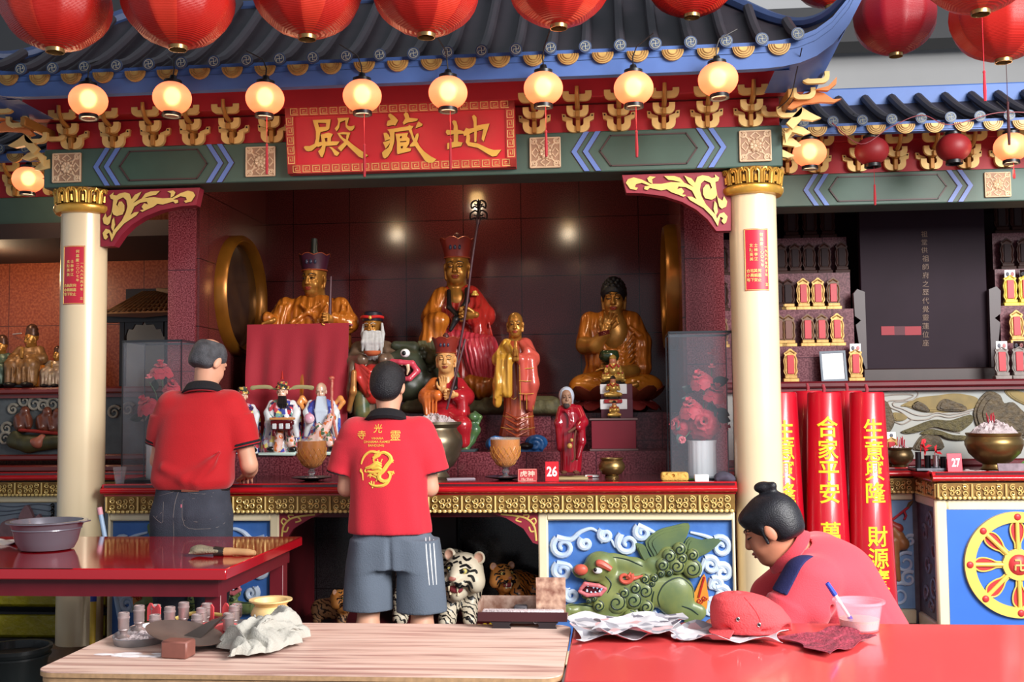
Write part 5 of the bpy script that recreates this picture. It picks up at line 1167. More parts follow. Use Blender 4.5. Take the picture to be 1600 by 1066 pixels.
crown('red_crown', (hc[0], hc[1]+.005, hc[2]+.062),.084,.112,.115, s2)
stf = [gx(747,346, Y-.30), gx(737,412, Y-.30), gx(727,492, Y-.30), gx(716,552, Y-.30), gx(707,600, Y-.32)]
m_ = MB().tube(smooth(stf, 4),.0085,10); m_.lathe([(.013,-.02),(.016,0),(.012,.03),(.008,.05)],12, stf[0]); sf = mk('staff', m_, STAFF, s2)
m_ = MB(); t0 = np.array(gx(748,345, Y-.30)); t1 = np.array(gx(751,313, Y-.30)); m_.tube([t0, t1],.006,8)
for k, r in ((0,1),(PI/2,.9)):
    for e in (-1,1):
        for sc, z0 in ((.046,.0),(.040,.075)):
            p = [(0, z0),(.6*sc*e, z0+.02),(1.1*sc*e, z0+.2*sc),(1.15*sc*e, z0+1.0*sc),(.5*sc*e, z0+1.45*sc),(.12*sc*e, z0+1.1*sc),(.35*sc*e, z0+.7*sc),(.7*sc*e, z0+.9*sc)]
            m_.tube([tuple(t0+np.array((q[0]*cos(k), q[0]*sin(k), q[1]))) for q in smooth(p, 4)],.0055,6)
mk('staff_finial', m_, mat('dark_iron', (40,28,26),.4, m=.5), sf)
mk('shoulder_clasp', MB().lathe([(.026,0),(.026,.008),(.016,.02),(.016,.03),(.001,.032)],16, gx(742,462, Y-.12)), GLN, s2)
# the beast under it
Y = 7.0; lb = thing('beast_statue', gx(680,640, Y), 'dark green lion-like beast with a wide red mouth beneath the central statue', 'statue')
DG = mat('beast_dark_green', (62,68,50),.4, v=.7, vs=16, c2=(28,32,26)); S = Sd(.006)
S.chain([gx(668,600, Y+.05), gx(720,600, Y+.25), gx(790,600, Y+.35)],(.13,.17,.15),.05)
S.el(gx(640,560, Y-.02),(.10,.12,.07),.03); S.el(gx(640,605, Y-.02),(.12,.12,.10),.03); S.cap(gx(618,540, Y-.08), gx(645,545, Y-.04),.03,.05,.02)
S.chain([gx(607,560, Y-.14), gx(632,556, Y-.12), gx(655,575, Y-.05)],(.028,.05,.05),.02); S.chain([gx(608,602, Y-.14), gx(635,600, Y-.1), gx(655,590, Y-.05)],(.025,.035,.05),.02)
for i in range(26): S.el(gx(650+RNG.uniform(-12,40),545+RNG.uniform(0,90), Y-.06+RNG.uniform(-.04,.04)),.016,.008)
sculpt('beast_body', S, [DG], lb)
S = Sd(.004); S.chain([gx(602,563, Y-.17), gx(625,566, Y-.2), gx(644,568, Y-.19), gx(652,580, Y-.17), gx(640,592, Y-.2),(gx(612,593, Y-.18))],(.014,.017,.019,.02,.017,.012),.008); sculpt('red_lips', S, [mat('beast_lip_red', (206,70,90),.3, coat=.4)], lb)
S = Sd(.005); S.el(gx(625,580, Y-.15),(.085,.05,.045),.01); sculpt('dark_mouth', S, [mat('mouth_dark_red', (46,12,14),.5)], lb)
m_ = MB()
for i in range(6): m_.ell(gx(604+i*6,569, Y-.20),(.009,.008,.011),0,8)
m_.tube([gx(637,570, Y-.21), gx(638,578, Y-.215), gx(636,586, Y-.21)],[.013,.010,.003],8); m_.tube([gx(612,592, Y-.2), gx(613,584, Y-.2)],[.009,.002],8); mk('teeth', m_, mat('ivory_teeth', (226,196,160),.35), lb)
m_ = MB().ell(gx(633,552, Y-.165),(.032,.026,.028),0,16); m_.ell(gx(631,552, Y-.188),(.014,.008,.015),1,12); mk('eye', m_, [WHITE, BLACK], lb)
S = Sd(.005); S.chain([gx(662,545, Y-.04), gx(672,560, Y), gx(700,545, Y+.05)],(.03,.04,.03),.02)
for i in range(9): S.cap(gx(655+i*5,535-i*.5, Y+.02), gx(663+i*7,600, Y+.0),.012,.018,.01)
sculpt('mane', S, [mat('beast_mane_green', (96,92,58),.45, v=.7, vs=14, c2=(46,46,34))], lb)
S = Sd(.007); S.cap(gx(640,637, Y-.02), gx(870,640, Y+.0),.055,.06,.02, q=(1,1.6,.7)); S.cap(gx(700,640, Y+.2), gx(860,640, Y+.2),.09,.09,.02)
for i in range(20): S.el(gx(640+i*12,632+RNG.uniform(-5,4), Y-.06), RNG.uniform(.02,.04),.02)
sculpt('rock_base', S, [mat('mossy_rock', (98,92,60),.7, v=.7, vs=20, c2=(54,50,34), b=.4, bs=60)], lb)
# white-bearded elder
Y = 6.98; s4 = thing('seated_statue', gx(580,640, Y), 'elder statue with long white beard and dark hat beside the red cloth', 'statue', 'large gilded statues on the altar')
hc = gx(582,512, Y-.02); hr = rotm(0,0,-6); S = Sd(.004); head_sdf(S, hc, .72, hr, .03)
hb = sculpt('head', S, [SG], s4); face_lines(hb, bvh(hb), hc, .72, hr, mat('grey_brow', (170,170,170),.5), SBLK, None)
S = Sd(.004)
for i, (a, b, w) in enumerate(((570,566,548),(574,572,556),(578,579,562),(583,583,562),(588,589,560),(593,596,552),(572,576,562),(590,586,563))): S.chain([gx(a, 520, Y-.09), gx((a+b)/2,535, Y-.115), gx(b, w, Y-.105)],(.014,.017,.006),.008)
S.chain([gx(568,508, Y-.04), gx(567,522, Y-.06), gx(568,540, Y-.08)],(.008,.014,.01),.008); S.chain([gx(597,506, Y-.04), gx(598,522, Y-.06), gx(597,542, Y-.08)],(.008,.014,.01),.008)
S.chain([gx(576,519, Y-.1), gx(582,517, Y-.1), gx(589,519, Y-.1)],(.006,.005,.006),.004)
sculpt('white_beard', S, [mat('beard_white', (206,206,204),.5, v=.5, vs=40, c2=(140,140,142))], s4)
m_ = MB().lathe([(.062,0),(.066,.0),(.072,.03),(.066,.03),(.060,.055),(.045,.062),(.001,.064)],28,(hc[0], hc[1]+.005, hc[2]+.042)); ht = mk('dark_hat', m_, mat('hat_navy_black', (24,26,40),.35), s4)
m_ = MB()
for e in (-1,1): m_.tube([(hc[0]+.071*sin(e*a), hc[1]+.005-.071*cos(e*a), hc[2]+.062+.006*sin(a*2)) for a in lump(.12,1.4,10)],.010,8)
mk('hat_band', m_, mat('hat_band_red', (196,40,40),.35), ht); mk('hat_jewel', MB().ell((hc[0], hc[1]-.07, hc[2]+.06),(.012,.008,.013),0,10), GLN, ht)
S = Sd(.005); S.loft(rows(Y, [(650,545,620,.75),(610,546,618,.75),(575,546,622,.7),(555,550,614,.62),(540,558,606,.55),(531,568,598,.6)]),2.2,.02, fold=fold(.04,12,.2,6))
S.chain([gx(560,545, Y), gx(553,565, Y-.08), gx(566,562, Y-.17)],(.05,.055,.04),.02); S.chain([gx(604,545, Y), gx(614,565, Y-.08), gx(600,562, Y-.17)],(.05,.055,.04),.02)
S.chain([gx(552,575, Y-.13), gx(549,610, Y-.14), gx(547,640, Y-.12)],(.045,.04,.028),.02, q=(.7,1,1)); sculpt('grey_robe', S, [mat('elder_grey_robe', (128,104,84),.3, m=.2, v=.6, vs=22, c2=(70,52,44), coat=.3)], s4)
S = Sd(.0045); S.el(gx(583,600, Y-.12),(.10,.06,.13),.03)
for i in range(5): S.chain([gx(556+i*1.5,562+i*5, Y-.17), gx(578,582+i*8, Y-.205), gx(608-i*1,562+i*4, Y-.17)],(.008,.013,.008),.01)
S.chain([gx(556,565, Y-.16), gx(560,590, Y-.18), gx(575,615, Y-.18)],(.012,.02,.02),.015); sculpt('red_apron', S, [mat('elder_red_drape', (198,52,44),.28, v=.3, vs=9, c2=(150,28,28), coat=.5)], s4)
mk('offering_bowl', MB().lathe([(.03,0),(.05,.015),(.055,.03),(.048,.03),(.04,.015),(.001,.012)],24, gx(582,556, Y-.20)), mat('bowl_orange', (206,110,70),.35), s4)
S = Sd(.005); S.chain([gx(565,620, Y-.12), gx(566,645, Y-.12)],(.05,.055),.02); S.cap(gx(600,625, Y-.1), gx(600,650, Y-.1),.05,.06,.02); sculpt('green_skirt', S, [mat('elder_green_skirt', (60,84,60),.3, v=.6, vs=20, c2=(150,120,60))], s4)
S = Sd(.0045); S.chain([gx(553,582, Y-.2), gx(552,612, Y-.2), gx(545,640, Y-.17)],(.018,.02,.016),.02); sculpt('sleeve_edge', S, [mat('elder_sleeve_edge', (190,130,70),.3, m=.3, v=.5, vs=30)], s4)
# standing monk with joined palms
Y = 6.74; s5 = thing('standing_statue', gx(805,706, Y), 'standing monk statue with joined palms in ochre and red robes on a blue wave base', 'statue', 'large gilded statues on the altar')
hc = gx(805,508, Y-.01); hr = rotm(4,0,4); S = Sd(.0035); head_sdf(S, hc, .66, hr, .02, lobes=.03, thin=.92); S.cap(gx(805,518, Y+.01), gx(804,540, Y+.01),.034,.042,.015)
hb = sculpt('head', S, [SG], s5); face_lines(hb, bvh(hb), hc, .66, hr, SBLK, SBLK, SLIP, .92)
S = Sd(.0045); S.loft(rows(Y, [(682,780,836,.7),(660,784,834,.7),(640,788,832,.66),(600,786,832,.6),(560,778,836,.56),(542,782,834,.5),(533,792,820,.6)]),2.2,.02, fold=fold(.06,12,.4,0))
for i in range(4): S.chain([gx(790,645+i*9, Y-.10), gx(808,655+i*9, Y-.125), gx(828,645+i*9, Y-.10)],(.005,.010,.005),.01)
sculpt('red_underrobe', S, [mat('monk_brick_robe', (170,74,44),.28, m=.1, v=.45, vs=12, c2=(120,40,26), coat=.5)], s5)
S = Sd(.0045); S.chain([gx(793,540, Y), gx(782,562, Y-.05), gx(800,560, Y-.13)],(.045,.05,.03),.02); S.chain([gx(783,565, Y-.09), gx(780,600, Y-.10), gx(777,628, Y-.09)],(.045,.05,.038),.02, q=(.75,1,1)); S.cap(gx(795,563, Y-.14), gx(793,615, Y-.12),.022,.03,.02)
for i in range(5): S.cap(gx(777+i*4.5,562, Y-.12-.008*i), gx(773+i*4.5,622-i*3, Y-.135),.004,.007,.008)
S.cap(gx(793,540, Y-.08), gx(803,556, Y-.1),.022,.02,.02); sculpt('ochre_sleeve', S, [OCHL], s5)
S = Sd(.0045); S.chain([gx(820,540, Y), gx(830,562, Y-.05), gx(812,560, Y-.13)],(.05,.05,.032),.02); S.chain([gx(830,565, Y-.09), gx(833,600, Y-.09), gx(828,636, Y-.07)],(.045,.048,.035),.02, q=(.75,1,1)); S.cap(gx(816,563, Y-.14), gx(818,610, Y-.11),.024,.03,.02)
for i in range(5): S.cap(gx(816+i*5,562, Y-.15+.012*i), gx(815+i*5,625, Y-.13+.01*i),.004,.007,.008)
S.chain([gx(815,536, Y-.04), gx(824,548, Y-.08), gx(838,556, Y-.06)],(.02,.026,.016),.015); sculpt('red_kasaya', S, [mat('monk_rose_kasaya', (196,84,70),.28, v=.4, vs=10, c2=(150,48,44), coat=.5)], s5)
m_ = MB()
for px in (812,822,832): m_.tube([gx(px, 566, Y-.155+.0016*(px-812)), gx(px+1,640, Y-.125+.0016*(px-812))],.0022,5)
for py in (575,595,615): m_.tube([gx(811, py, Y-.15), gx(822, py+1, Y-.152), gx(834, py, Y-.135)],.0022,5)
for py, a, b in ((620,797,808),(650,786,834),(668,783,836)): m_.tube(smooth([gx(a, py, Y-.075), gx((a+b)/2, py+4, Y-.13), gx(b, py, Y-.075)],5),.002,5)
mk('gold_patch_lines', m_, GLN, s5)
S = Sd(.0032)
for e in (-1,1):
    S.cap(gx(806+e*2.2,562, Y-.16), gx(805.5+e*1.6,548, Y-.17),.013,.012,.005)
    for j in range(4): S.cap(gx(805.5+e*1.6,548, Y-.185+.011*j), gx(805.5+e*.9,531+abs(j-1.5)*1.6, Y-.18+.010*j),.0075,.005,.003)
    S.cap(gx(806+e*2,556, Y-.18), gx(806+e*1,545, Y-.19),.007,.005,.003)
sculpt('joined_hands', S, [SG], s5)
S = Sd(.004)
for px, dy in ((790,0),(822,0)): S.el(gx(px+1,697, Y-.10),(.045,.07,.022),.01)
fo = sculpt('black_shoes', S, [SBLK], s5)
S = Sd(.0045); S.el(gx(806,708, Y),(.155,.12,.035),.02)
for c, r in ((gx(838,692, Y-.06),1),(gx(776,694, Y-.06),-1)):
    S.el(c, (.07,.05,.05),.02); 
S.cap(gx(800,702, Y-.1), gx(842,704, Y-.08),.025,.025,.02)
for x0 in (838,776):
    p = [(U(x0,693, Y)[0]+q[0], Y-.115+.02*abs(q[0])/.05, U(x0,693, Y)[2]+q[2]) for q in spiral((0,0),.045,.006,1.6,-.6,20)]; S.chain(p, lump(.016,.008,20),.006)
S.half(gx(806,707.5, Y),(0,0,-1), gx(740,740, Y-.3),(0,7,1.14)); sculpt('blue_wave_base', S, [mat('wave_blue', (38,96,156),.35, v=.3, vs=12, c2=(20,60,110), coat=.4)], s5)
# seated Buddha on the lotus
Y = 7.28; s6 = thing('seated_statue', gx(960,640, Y), 'seated Buddha statue with black hair and raised hand on a lotus seat', 'statue', 'large gilded statues on the altar')
hc = gx(959,467, Y-.05); hr = rotm(6,0,-3); S = Sd(.0045); head_sdf(S, hc, .98, hr, .0, lobes=.04, thin=.96); S.cap(gx(959,480, Y-.02), gx(959,510, Y-.02),.058,.075,.02); S.el(gx(959,520, Y-.075),(.10,.065,.13),.04)
hb = sculpt('head', S, [SG], s6); face_lines(hb, bvh(hb), hc, .98, hr, SBLK, SBLK, SLIP, .96, closed=True)
S = Sd(.0045); hair_sdf(S, hc, .98, hr, -.03, False, .012); S.T = (np.array(hc), hr, .98); S.el((0,.03,.118),(.045,.045,.036),.02)
for i in range(60):
    a = i*2.39996; z = .03+.11*(i/60); r = math.sqrt(max(.0001,1-((z-.04)/.105)**2))*.098; p = (r*.82*cos(a),.018+r*sin(a), z)
    if not (p[1] < -.05 and p[2] < .07): S.el(p, .012,.004)
S.T = None; sculpt('curled_hair', S, [mat('buddha_hair', (22,20,24),.5)], s6)
S = Sd(.0055); S.loft(rows(Y, [(600,905,1015,.85),(570,916,1010,.7),(540,912,1006,.62),(515,914,1000,.58),(497,924,990,.55),(485,940,978,.6)]),2.2,.02, fold=fold(.035,12,.5,4))
S.el(gx(958,514, Y-.17),(.065,.10,.15),.03, sub=True)
S.chain([gx(987,502, Y), gx(1001,535, Y-.05), gx(1004,575, Y-.12)],(.066,.068,.06),.03); S.cap(gx(922,502, Y), gx(914,535, Y-.06),.066,.06,.03)
for i in range(7): S.chain([gx(940+i*3,545+i*5, Y-.15-.008*i), gx(968+i*2,548+i*6, Y-.17-.01*i), gx(990+i, 520+i*8, Y-.13)],(.006,.011,.007),.01)
S.chain([gx(985,512, Y-.1), gx(1000,525, Y-.12), gx(1008,545, Y-.1)],(.014,.02,.016),.01)
sculpt('amber_robe', S, [OCH], s6)
S = Sd(.0055); S.cap(gx(912,605, Y-.12), gx(960,612, Y-.26),.10,.075,.04, q=(1,1,.8)); S.cap(gx(1012,605, Y-.12), gx(955,612, Y-.24),.10,.07,.04, q=(1,1,.8)); S.el(gx(960,600, Y-.08),(.26,.18,.10),.04)
for i in range(7): S.chain([gx(893+i*6,606-i*2.2, Y-.18-.012*i), gx(915+i*7,588-i*1, Y-.20), gx(950+i*2,596+i*3, Y-.29)],(.005,.010,.006),.01); S.chain([gx(1030-i*6,606-i*2, Y-.18-.012*i), gx(1004-i*6,590, Y-.21), gx(968-i*2,600+i*3, Y-.28)],(.005,.010,.006),.01)
sculpt('lap_robe', S, [mat('buddha_lap_amber', (206,130,40),.24, m=.15, v=.4, vs=10, c2=(170,86,24), coat=.5)], s6)
S = Sd(.004); S.chain([gx(914,540, Y-.09), gx(930,540, Y-.17), gx(945,522, Y-.22)],(.062,.05,.034),.02); hand_sdf(S, gx(945,521, Y-.22), np.stack([np.array([.30,-.1,.95]), np.array([.95,.05,-.3]), np.array([-.02,.99,.1])],1),.95,.25,-1, spread=10)
S.chain([gx(957,505, Y-.26), gx(964,498, Y-.28), gx(966,505, Y-.29), gx(959,512, Y-.27)],(.010,.009,.008,.008),.005); sculpt('raised_arm', S, [SG], s6)
S = Sd(.004); S.chain([gx(990,580, Y-.2), gx(968,582, Y-.30), gx(944,574, Y-.33)],(.045,.04,.03),.02); hand_sdf(S, gx(962,577, Y-.34), rotm(0,-5,180),.8,.15,-1); sculpt('lower_arm', S, [SG], s6)
S = Sd(.004); S.cap(gx(975,607, Y-.30), gx(994,601, Y-.28),.025,.02,.01); sculpt('foot', S, [SG], s6)
mk('alms_bowl', MB().lathe([(.02,0),(.05,.015),(.066,.045),(.06,.075),(.052,.085),(.046,.08),(.05,.05),(.001,.03)],28, gx(952,569, Y-.36)), mat('bowl_dark_green', (28,46,30),.15, v=.4, vs=12, c2=(60,70,30), coat=.5), s6)
m_ = MB()
for k in range(3): m_.tube([(gx(944,523, Y-.22)[0]+.036*cos(a), Y-.22+.036*sin(a), gx(944,522+k*2.2, Y)[2]+.008*cos(a)) for a in lump(0,2*PI*.96,16)],.0045,6, closed=True)
mk('wrist_beads', m_, mat('bead_dark_red', (92,22,26),.3), s6)
lo_ = MB(); cz = gx(960,612, Y)[2]; bz = 1.349; cx_ = gx(960,612, Y)[0]; cy_ = Y-.06
lo_.lathe([(.20,0),(.22,.02),(.2,.06),(.20,.1),(.26, cz-bz),(.001, cz-bz)],40,(cx_, cy_, bz))
ls = mk('lotus_seat', lo_, mat('lotus_brown_red', (112,48,32),.35, v=.4, vs=10, c2=(70,24,20)), s6)
def petal(mb, a, z0, r0, r1, z1, w):
    ca_, sa = cos(a), sin(a)
    def f(u, v):
        x = (u-.5)*2*w*sin(PI*(.18+.82*(1-v))*.62)*(1.0 if v < .9 else .7); r = r0+(r1-r0)*v**.8+.02*sin(PI*v)-.03*((u-.5)*2)**2*(1-v); z = z0+(z1-z0)*v+.02*((u-.5)*2)**2*(1-v)
        return (cx_+r*ca_-x*sa, cy_+r*sa+x*ca_, z)
    mb.sheet(f, 7,7,.008)
pe = MB(); pd = MB()
for k in range(12): petal(pe, 2*PI*k/12+.26, bz+.06,.21,.335, cz+.03,.098); petal(pd, 2*PI*k/12, bz+.075,.20,.30, bz+.012,.085)
mk('upper_petals', pe, mat('lotus_petal_brown', (130,60,38),.35, v=.4, vs=10, c2=(84,30,24)), ls); mk('lower_petals', pd, mat('lotus_petal_rose', (140,48,46),.35, v=.5, vs=10, c2=(80,24,26)), ls)
# small crowned figure in front of the central statue
Y = 6.82; s3 = thing('seated_statue', gx(697,700, Y), 'small crowned bodhisattva statue seated behind the big brass censer', 'statue', 'large gilded statues on the altar')
PK = mat('statue_peach_face', (222,168,104),.35, v=.2, vs=14, c2=(190,124,70)); hc = gx(697,562, Y-.02); hr = rotm(3,0,2)
S = Sd(.0035); head_sdf(S, hc, .74, hr, .02, lobes=.03); S.cap(gx(697,574, Y), gx(697,598, Y),.042,.055,.02); hb = sculpt('head', S, [PK], s3); face_lines(hb, bvh(hb), hc, .74, hr, SBLK, SBLK, SLIP, closed=True)
S = Sd(.0045); S.loft(rows(Y, [(690,664,735,.8),(660,664,736,.85),(640,666,734,.7),(615,668,730,.6),(598,676,720,.55),(588,686,708,.6)]),2.2,.02, fold=fold(.05,14,0,4))
S.chain([gx(716,602, Y), gx(727,620, Y-.05), gx(712,618, Y-.13)],(.05,.055,.035),.02); S.chain([gx(722,622, Y-.1), gx(724,645, Y-.11)],(.04,.03),.02)
S.chain([gx(706,650, Y-.10), gx(722,665, Y-.16), gx(724,690, Y-.14)],(.05,.055,.045),.03); S.chain([gx(690,650, Y-.10), gx(680,665, Y-.16), gx(682,690, Y-.14)],(.05,.055,.045),.03); sculpt('crimson_robe', S, [mat('small_crimson_robe', (178,34,44),.24, v=.4, vs=9, c2=(110,18,26), coat=.6)], s3)
S = Sd(.004); S.chain([gx(680,602, Y), gx(668,620, Y-.06), gx(684,618, Y-.14)],(.05,.055,.035),.02); S.chain([gx(669,622, Y-.1), gx(671,645, Y-.1)],(.045,.035),.02)
for i in range(4): S.cap(gx(664+i*6,615, Y-.13-.01*i), gx(666+i*5,648, Y-.14),.005,.008,.008)
sculpt('orange_sleeve', S, [mat('small_orange_sleeve', (216,116,50),.28, v=.3, vs=10, c2=(180,80,30), coat=.4)], s3)
S = Sd(.004); S.chain([gx(685,594, Y-.05), gx(687,608, Y-.1), gx(697,620, Y-.12)],(.014,.016,.012),.01); S.chain([gx(712,592, Y-.05), gx(711,606, Y-.1), gx(700,620, Y-.12)],(.014,.016,.012),.01); sculpt('dark_collar', S, [SBLK], s3)
S = Sd(.0035); hand_sdf(S, gx(692,612, Y-.15), np.stack([np.array([.05,-.2,.98]), np.array([1,0,-.05]), np.array([.01,.98,.2])],1),.62,.12,-1); sculpt('hand', S, [PK], s3)
S = Sd(.0035); hand_sdf(S, gx(713,617, Y-.16), rotm(80,0,176),.66,1.0,1); sculpt('hand', S, [PK], s3)
crown('red_crown', (hc[0], hc[1]+.004, hc[2]+.042),.062,.088,.085, s3)
mk('staff', MB().tube([gx(727,530, Y-.19), gx(704,617, Y-.205), gx(698,640, Y-.2)],.007,8), STAFF, s3)
S = Sd(.004); S.chain([gx(735,655, Y-.1), gx(742,672, Y-.12), gx(735,688, Y-.12), gx(726,703, Y-.14)],(.022,.034,.03,.022),.012); S.el(gx(740,652, Y-.12),(.035,.035,.03),.01); S.chain([gx(742,645, Y-.1), gx(750,652, Y-.1), gx(747,662, Y-.11)],(.012,.014,.01),.008)
for i in range(5): S.el(gx(746-i*3,660+i*9, Y-.10),.014,.008)
S.el(gx(722,705, Y-.15),(.05,.04,.012),.01); sculpt('green_creature', S, [mat('creature_green', (84,116,60),.3, v=.7, vs=22, c2=(30,70,70), coat=.4)], s3)
mk('dark_plinth', MB().bx(gx(712,700, Y)[0], gx(748,700, Y)[0], Y-.2, Y, 1.121,1.136,0,.003), mat('plinth_slate', (60,72,76),.4), s3)
# the red-robed elder on the counter
Y = 6.30; zc_ = .985; s7 = thing('standing_statue', gx(893,740, Y), 'red glazed standing elder figurine with a gourd, beside the number 26 card', 'statue')
GR = mat('glazed_red', (146,18,34),.14, v=.25, vs=8, c2=(96,10,22), coat=.8); hc = gx(885,622, Y); hr = rotm(0,0,8)
S = Sd(.003); head_sdf(S, hc, .47, hr, .03); S.el(gx(885,634, Y-.035),(.016,.012,.018),.01,1); hb = sculpt('head', S, [mat('figurine_dark_face', (140,104,82),.5), mat('figurine_beard', (54,46,42),.7)], s7); face_lines(hb, bvh(hb), hc, .47, hr, SBLK, SBLK, None)
S = Sd(.003); S.el((hc[0], hc[1]+.012, hc[2]+.012),(.045,.045,.055),.01); S.el((hc[0], hc[1]-.04, hc[2]-.01),(.032,.03,.045),.006, sub=True); S.cap((hc[0], hc[1]+.02, hc[2]),(hc[0], hc[1]+.03, hc[2]-.05),.038,.04,.01); sculpt('grey_hood', S, [mat('figurine_hood', (168,176,190),.25, coat=.5)], s7)
S = Sd(.0035); S.loft(rows(Y, [(738,875,908,.75),(720,876,909,.75),(690,874,910,.7),(660,872,912,.62),(645,872,910,.55),(636,877,904,.55),(631,881,896,.6)]),2.2,.012, fold=fold(.06,10,0,0))
S.chain([gx(903,640, Y), gx(911,660, Y-.03), gx(904,668, Y-.07)],(.028,.03,.022),.01); S.chain([gx(908,668, Y-.05), gx(909,690, Y-.05), gx(903,715, Y-.05)],(.024,.024,.012),.01); S.chain([gx(878,640, Y), gx(873,662, Y-.02), gx(875,700, Y-.01)],(.026,.026,.02),.01)
for i in range(4): S.cap(gx(880+i*3,640, Y-.05), gx(895-i*2,655+i*4, Y-.06),.003,.005,.006)
sculpt('red_robe', S, [GR], s7)
m_ = MB().tube([gx(888,676, Y-.085), gx(903,666, Y-.075)],.008,8); m_.tube(smooth([gx(901,668, Y-.07), gx(897,690, Y-.085), gx(898,715, Y-.085), gx(893,722, Y-.08)],4),.005,6); mk('scroll_and_cord', m_, mat('figurine_brown', (104,64,48),.4), s7)
m_ = MB().ell(gx(890,697, Y-.09),(.016,.015,.016),0,12); m_.ell(gx(893,688, Y-.085),(.010,.010,.011),0,10); mk('gourd', m_, mat('gourd_gold', (176,138,72),.35), s7)
m_ = MB()
for px in (881,900): m_.ell(gx(px, 738, Y-.07),(.02,.03,.010),0,10)
mk('feet', m_, mat('figurine_brown', (104,64,48)), s7)
p = gx(893,741, Y-.03); mk('base_board', MB().box((p[0]+.01, p[1],.9885),(.17,.17,.007),0, T=None), mat('base_board_pale', (190,170,120),.5), s7)
s7.location.z  # stands on the counter top
# three porcelain star gods
POR = mat('porcelain_white', (226,232,236),.12, coat=.6); 
def porcelain_mat(n, cols, sc=26):
    """glaze with many small painted patches"""
    M_ = mat(n, cols[0],.14, coat=.6); nt = M_.node_tree; N = nt.nodes.new
    tc = N('ShaderNodeTexCoord'); vo = N('ShaderNodeTexVoronoi'); vo.inputs['Scale'].default_value = sc; nt.links.new(tc.outputs['Object'], vo.inputs['Vector'])
    sp = N('ShaderNodeSeparateColor'); nt.links.new(vo.outputs['Color'], sp.inputs[0]); rp = N('ShaderNodeValToRGB'); rp.color_ramp.interpolation = 'CONSTANT'; e = rp.color_ramp.elements
    for i, c in enumerate(cols):
        k = e[i] if i < 2 else e.new(i/len(cols)); k.position = i/len(cols); k.color = lin(c)
    nt.links.new(sp.outputs[0], rp.inputs[0]); nt.links.new(rp.outputs[0], nt.nodes['Principled BSDF'].inputs['Base Color']); return M_
PA = porcelain_mat('porcelain_many_colours', [(226,232,236),(70,84,176),(206,70,84),(232,214,120),(120,170,160),(226,180,190),(60,50,90)],42)
PBL = porcelain_mat('porcelain_blue', [(82,100,196),(60,70,160),(226,230,236),(200,90,110),(90,120,200)],40); PYE = mat('porcelain_yellow', (228,216,150),.14, coat=.6)
PSK = mat('porcelain_skin', (236,196,168),.15, coat=.5); PPK = porcelain_mat('porcelain_pink_flowers', [(240,196,184),(236,206,196),(226,120,60),(240,200,190),(90,120,90)],60)
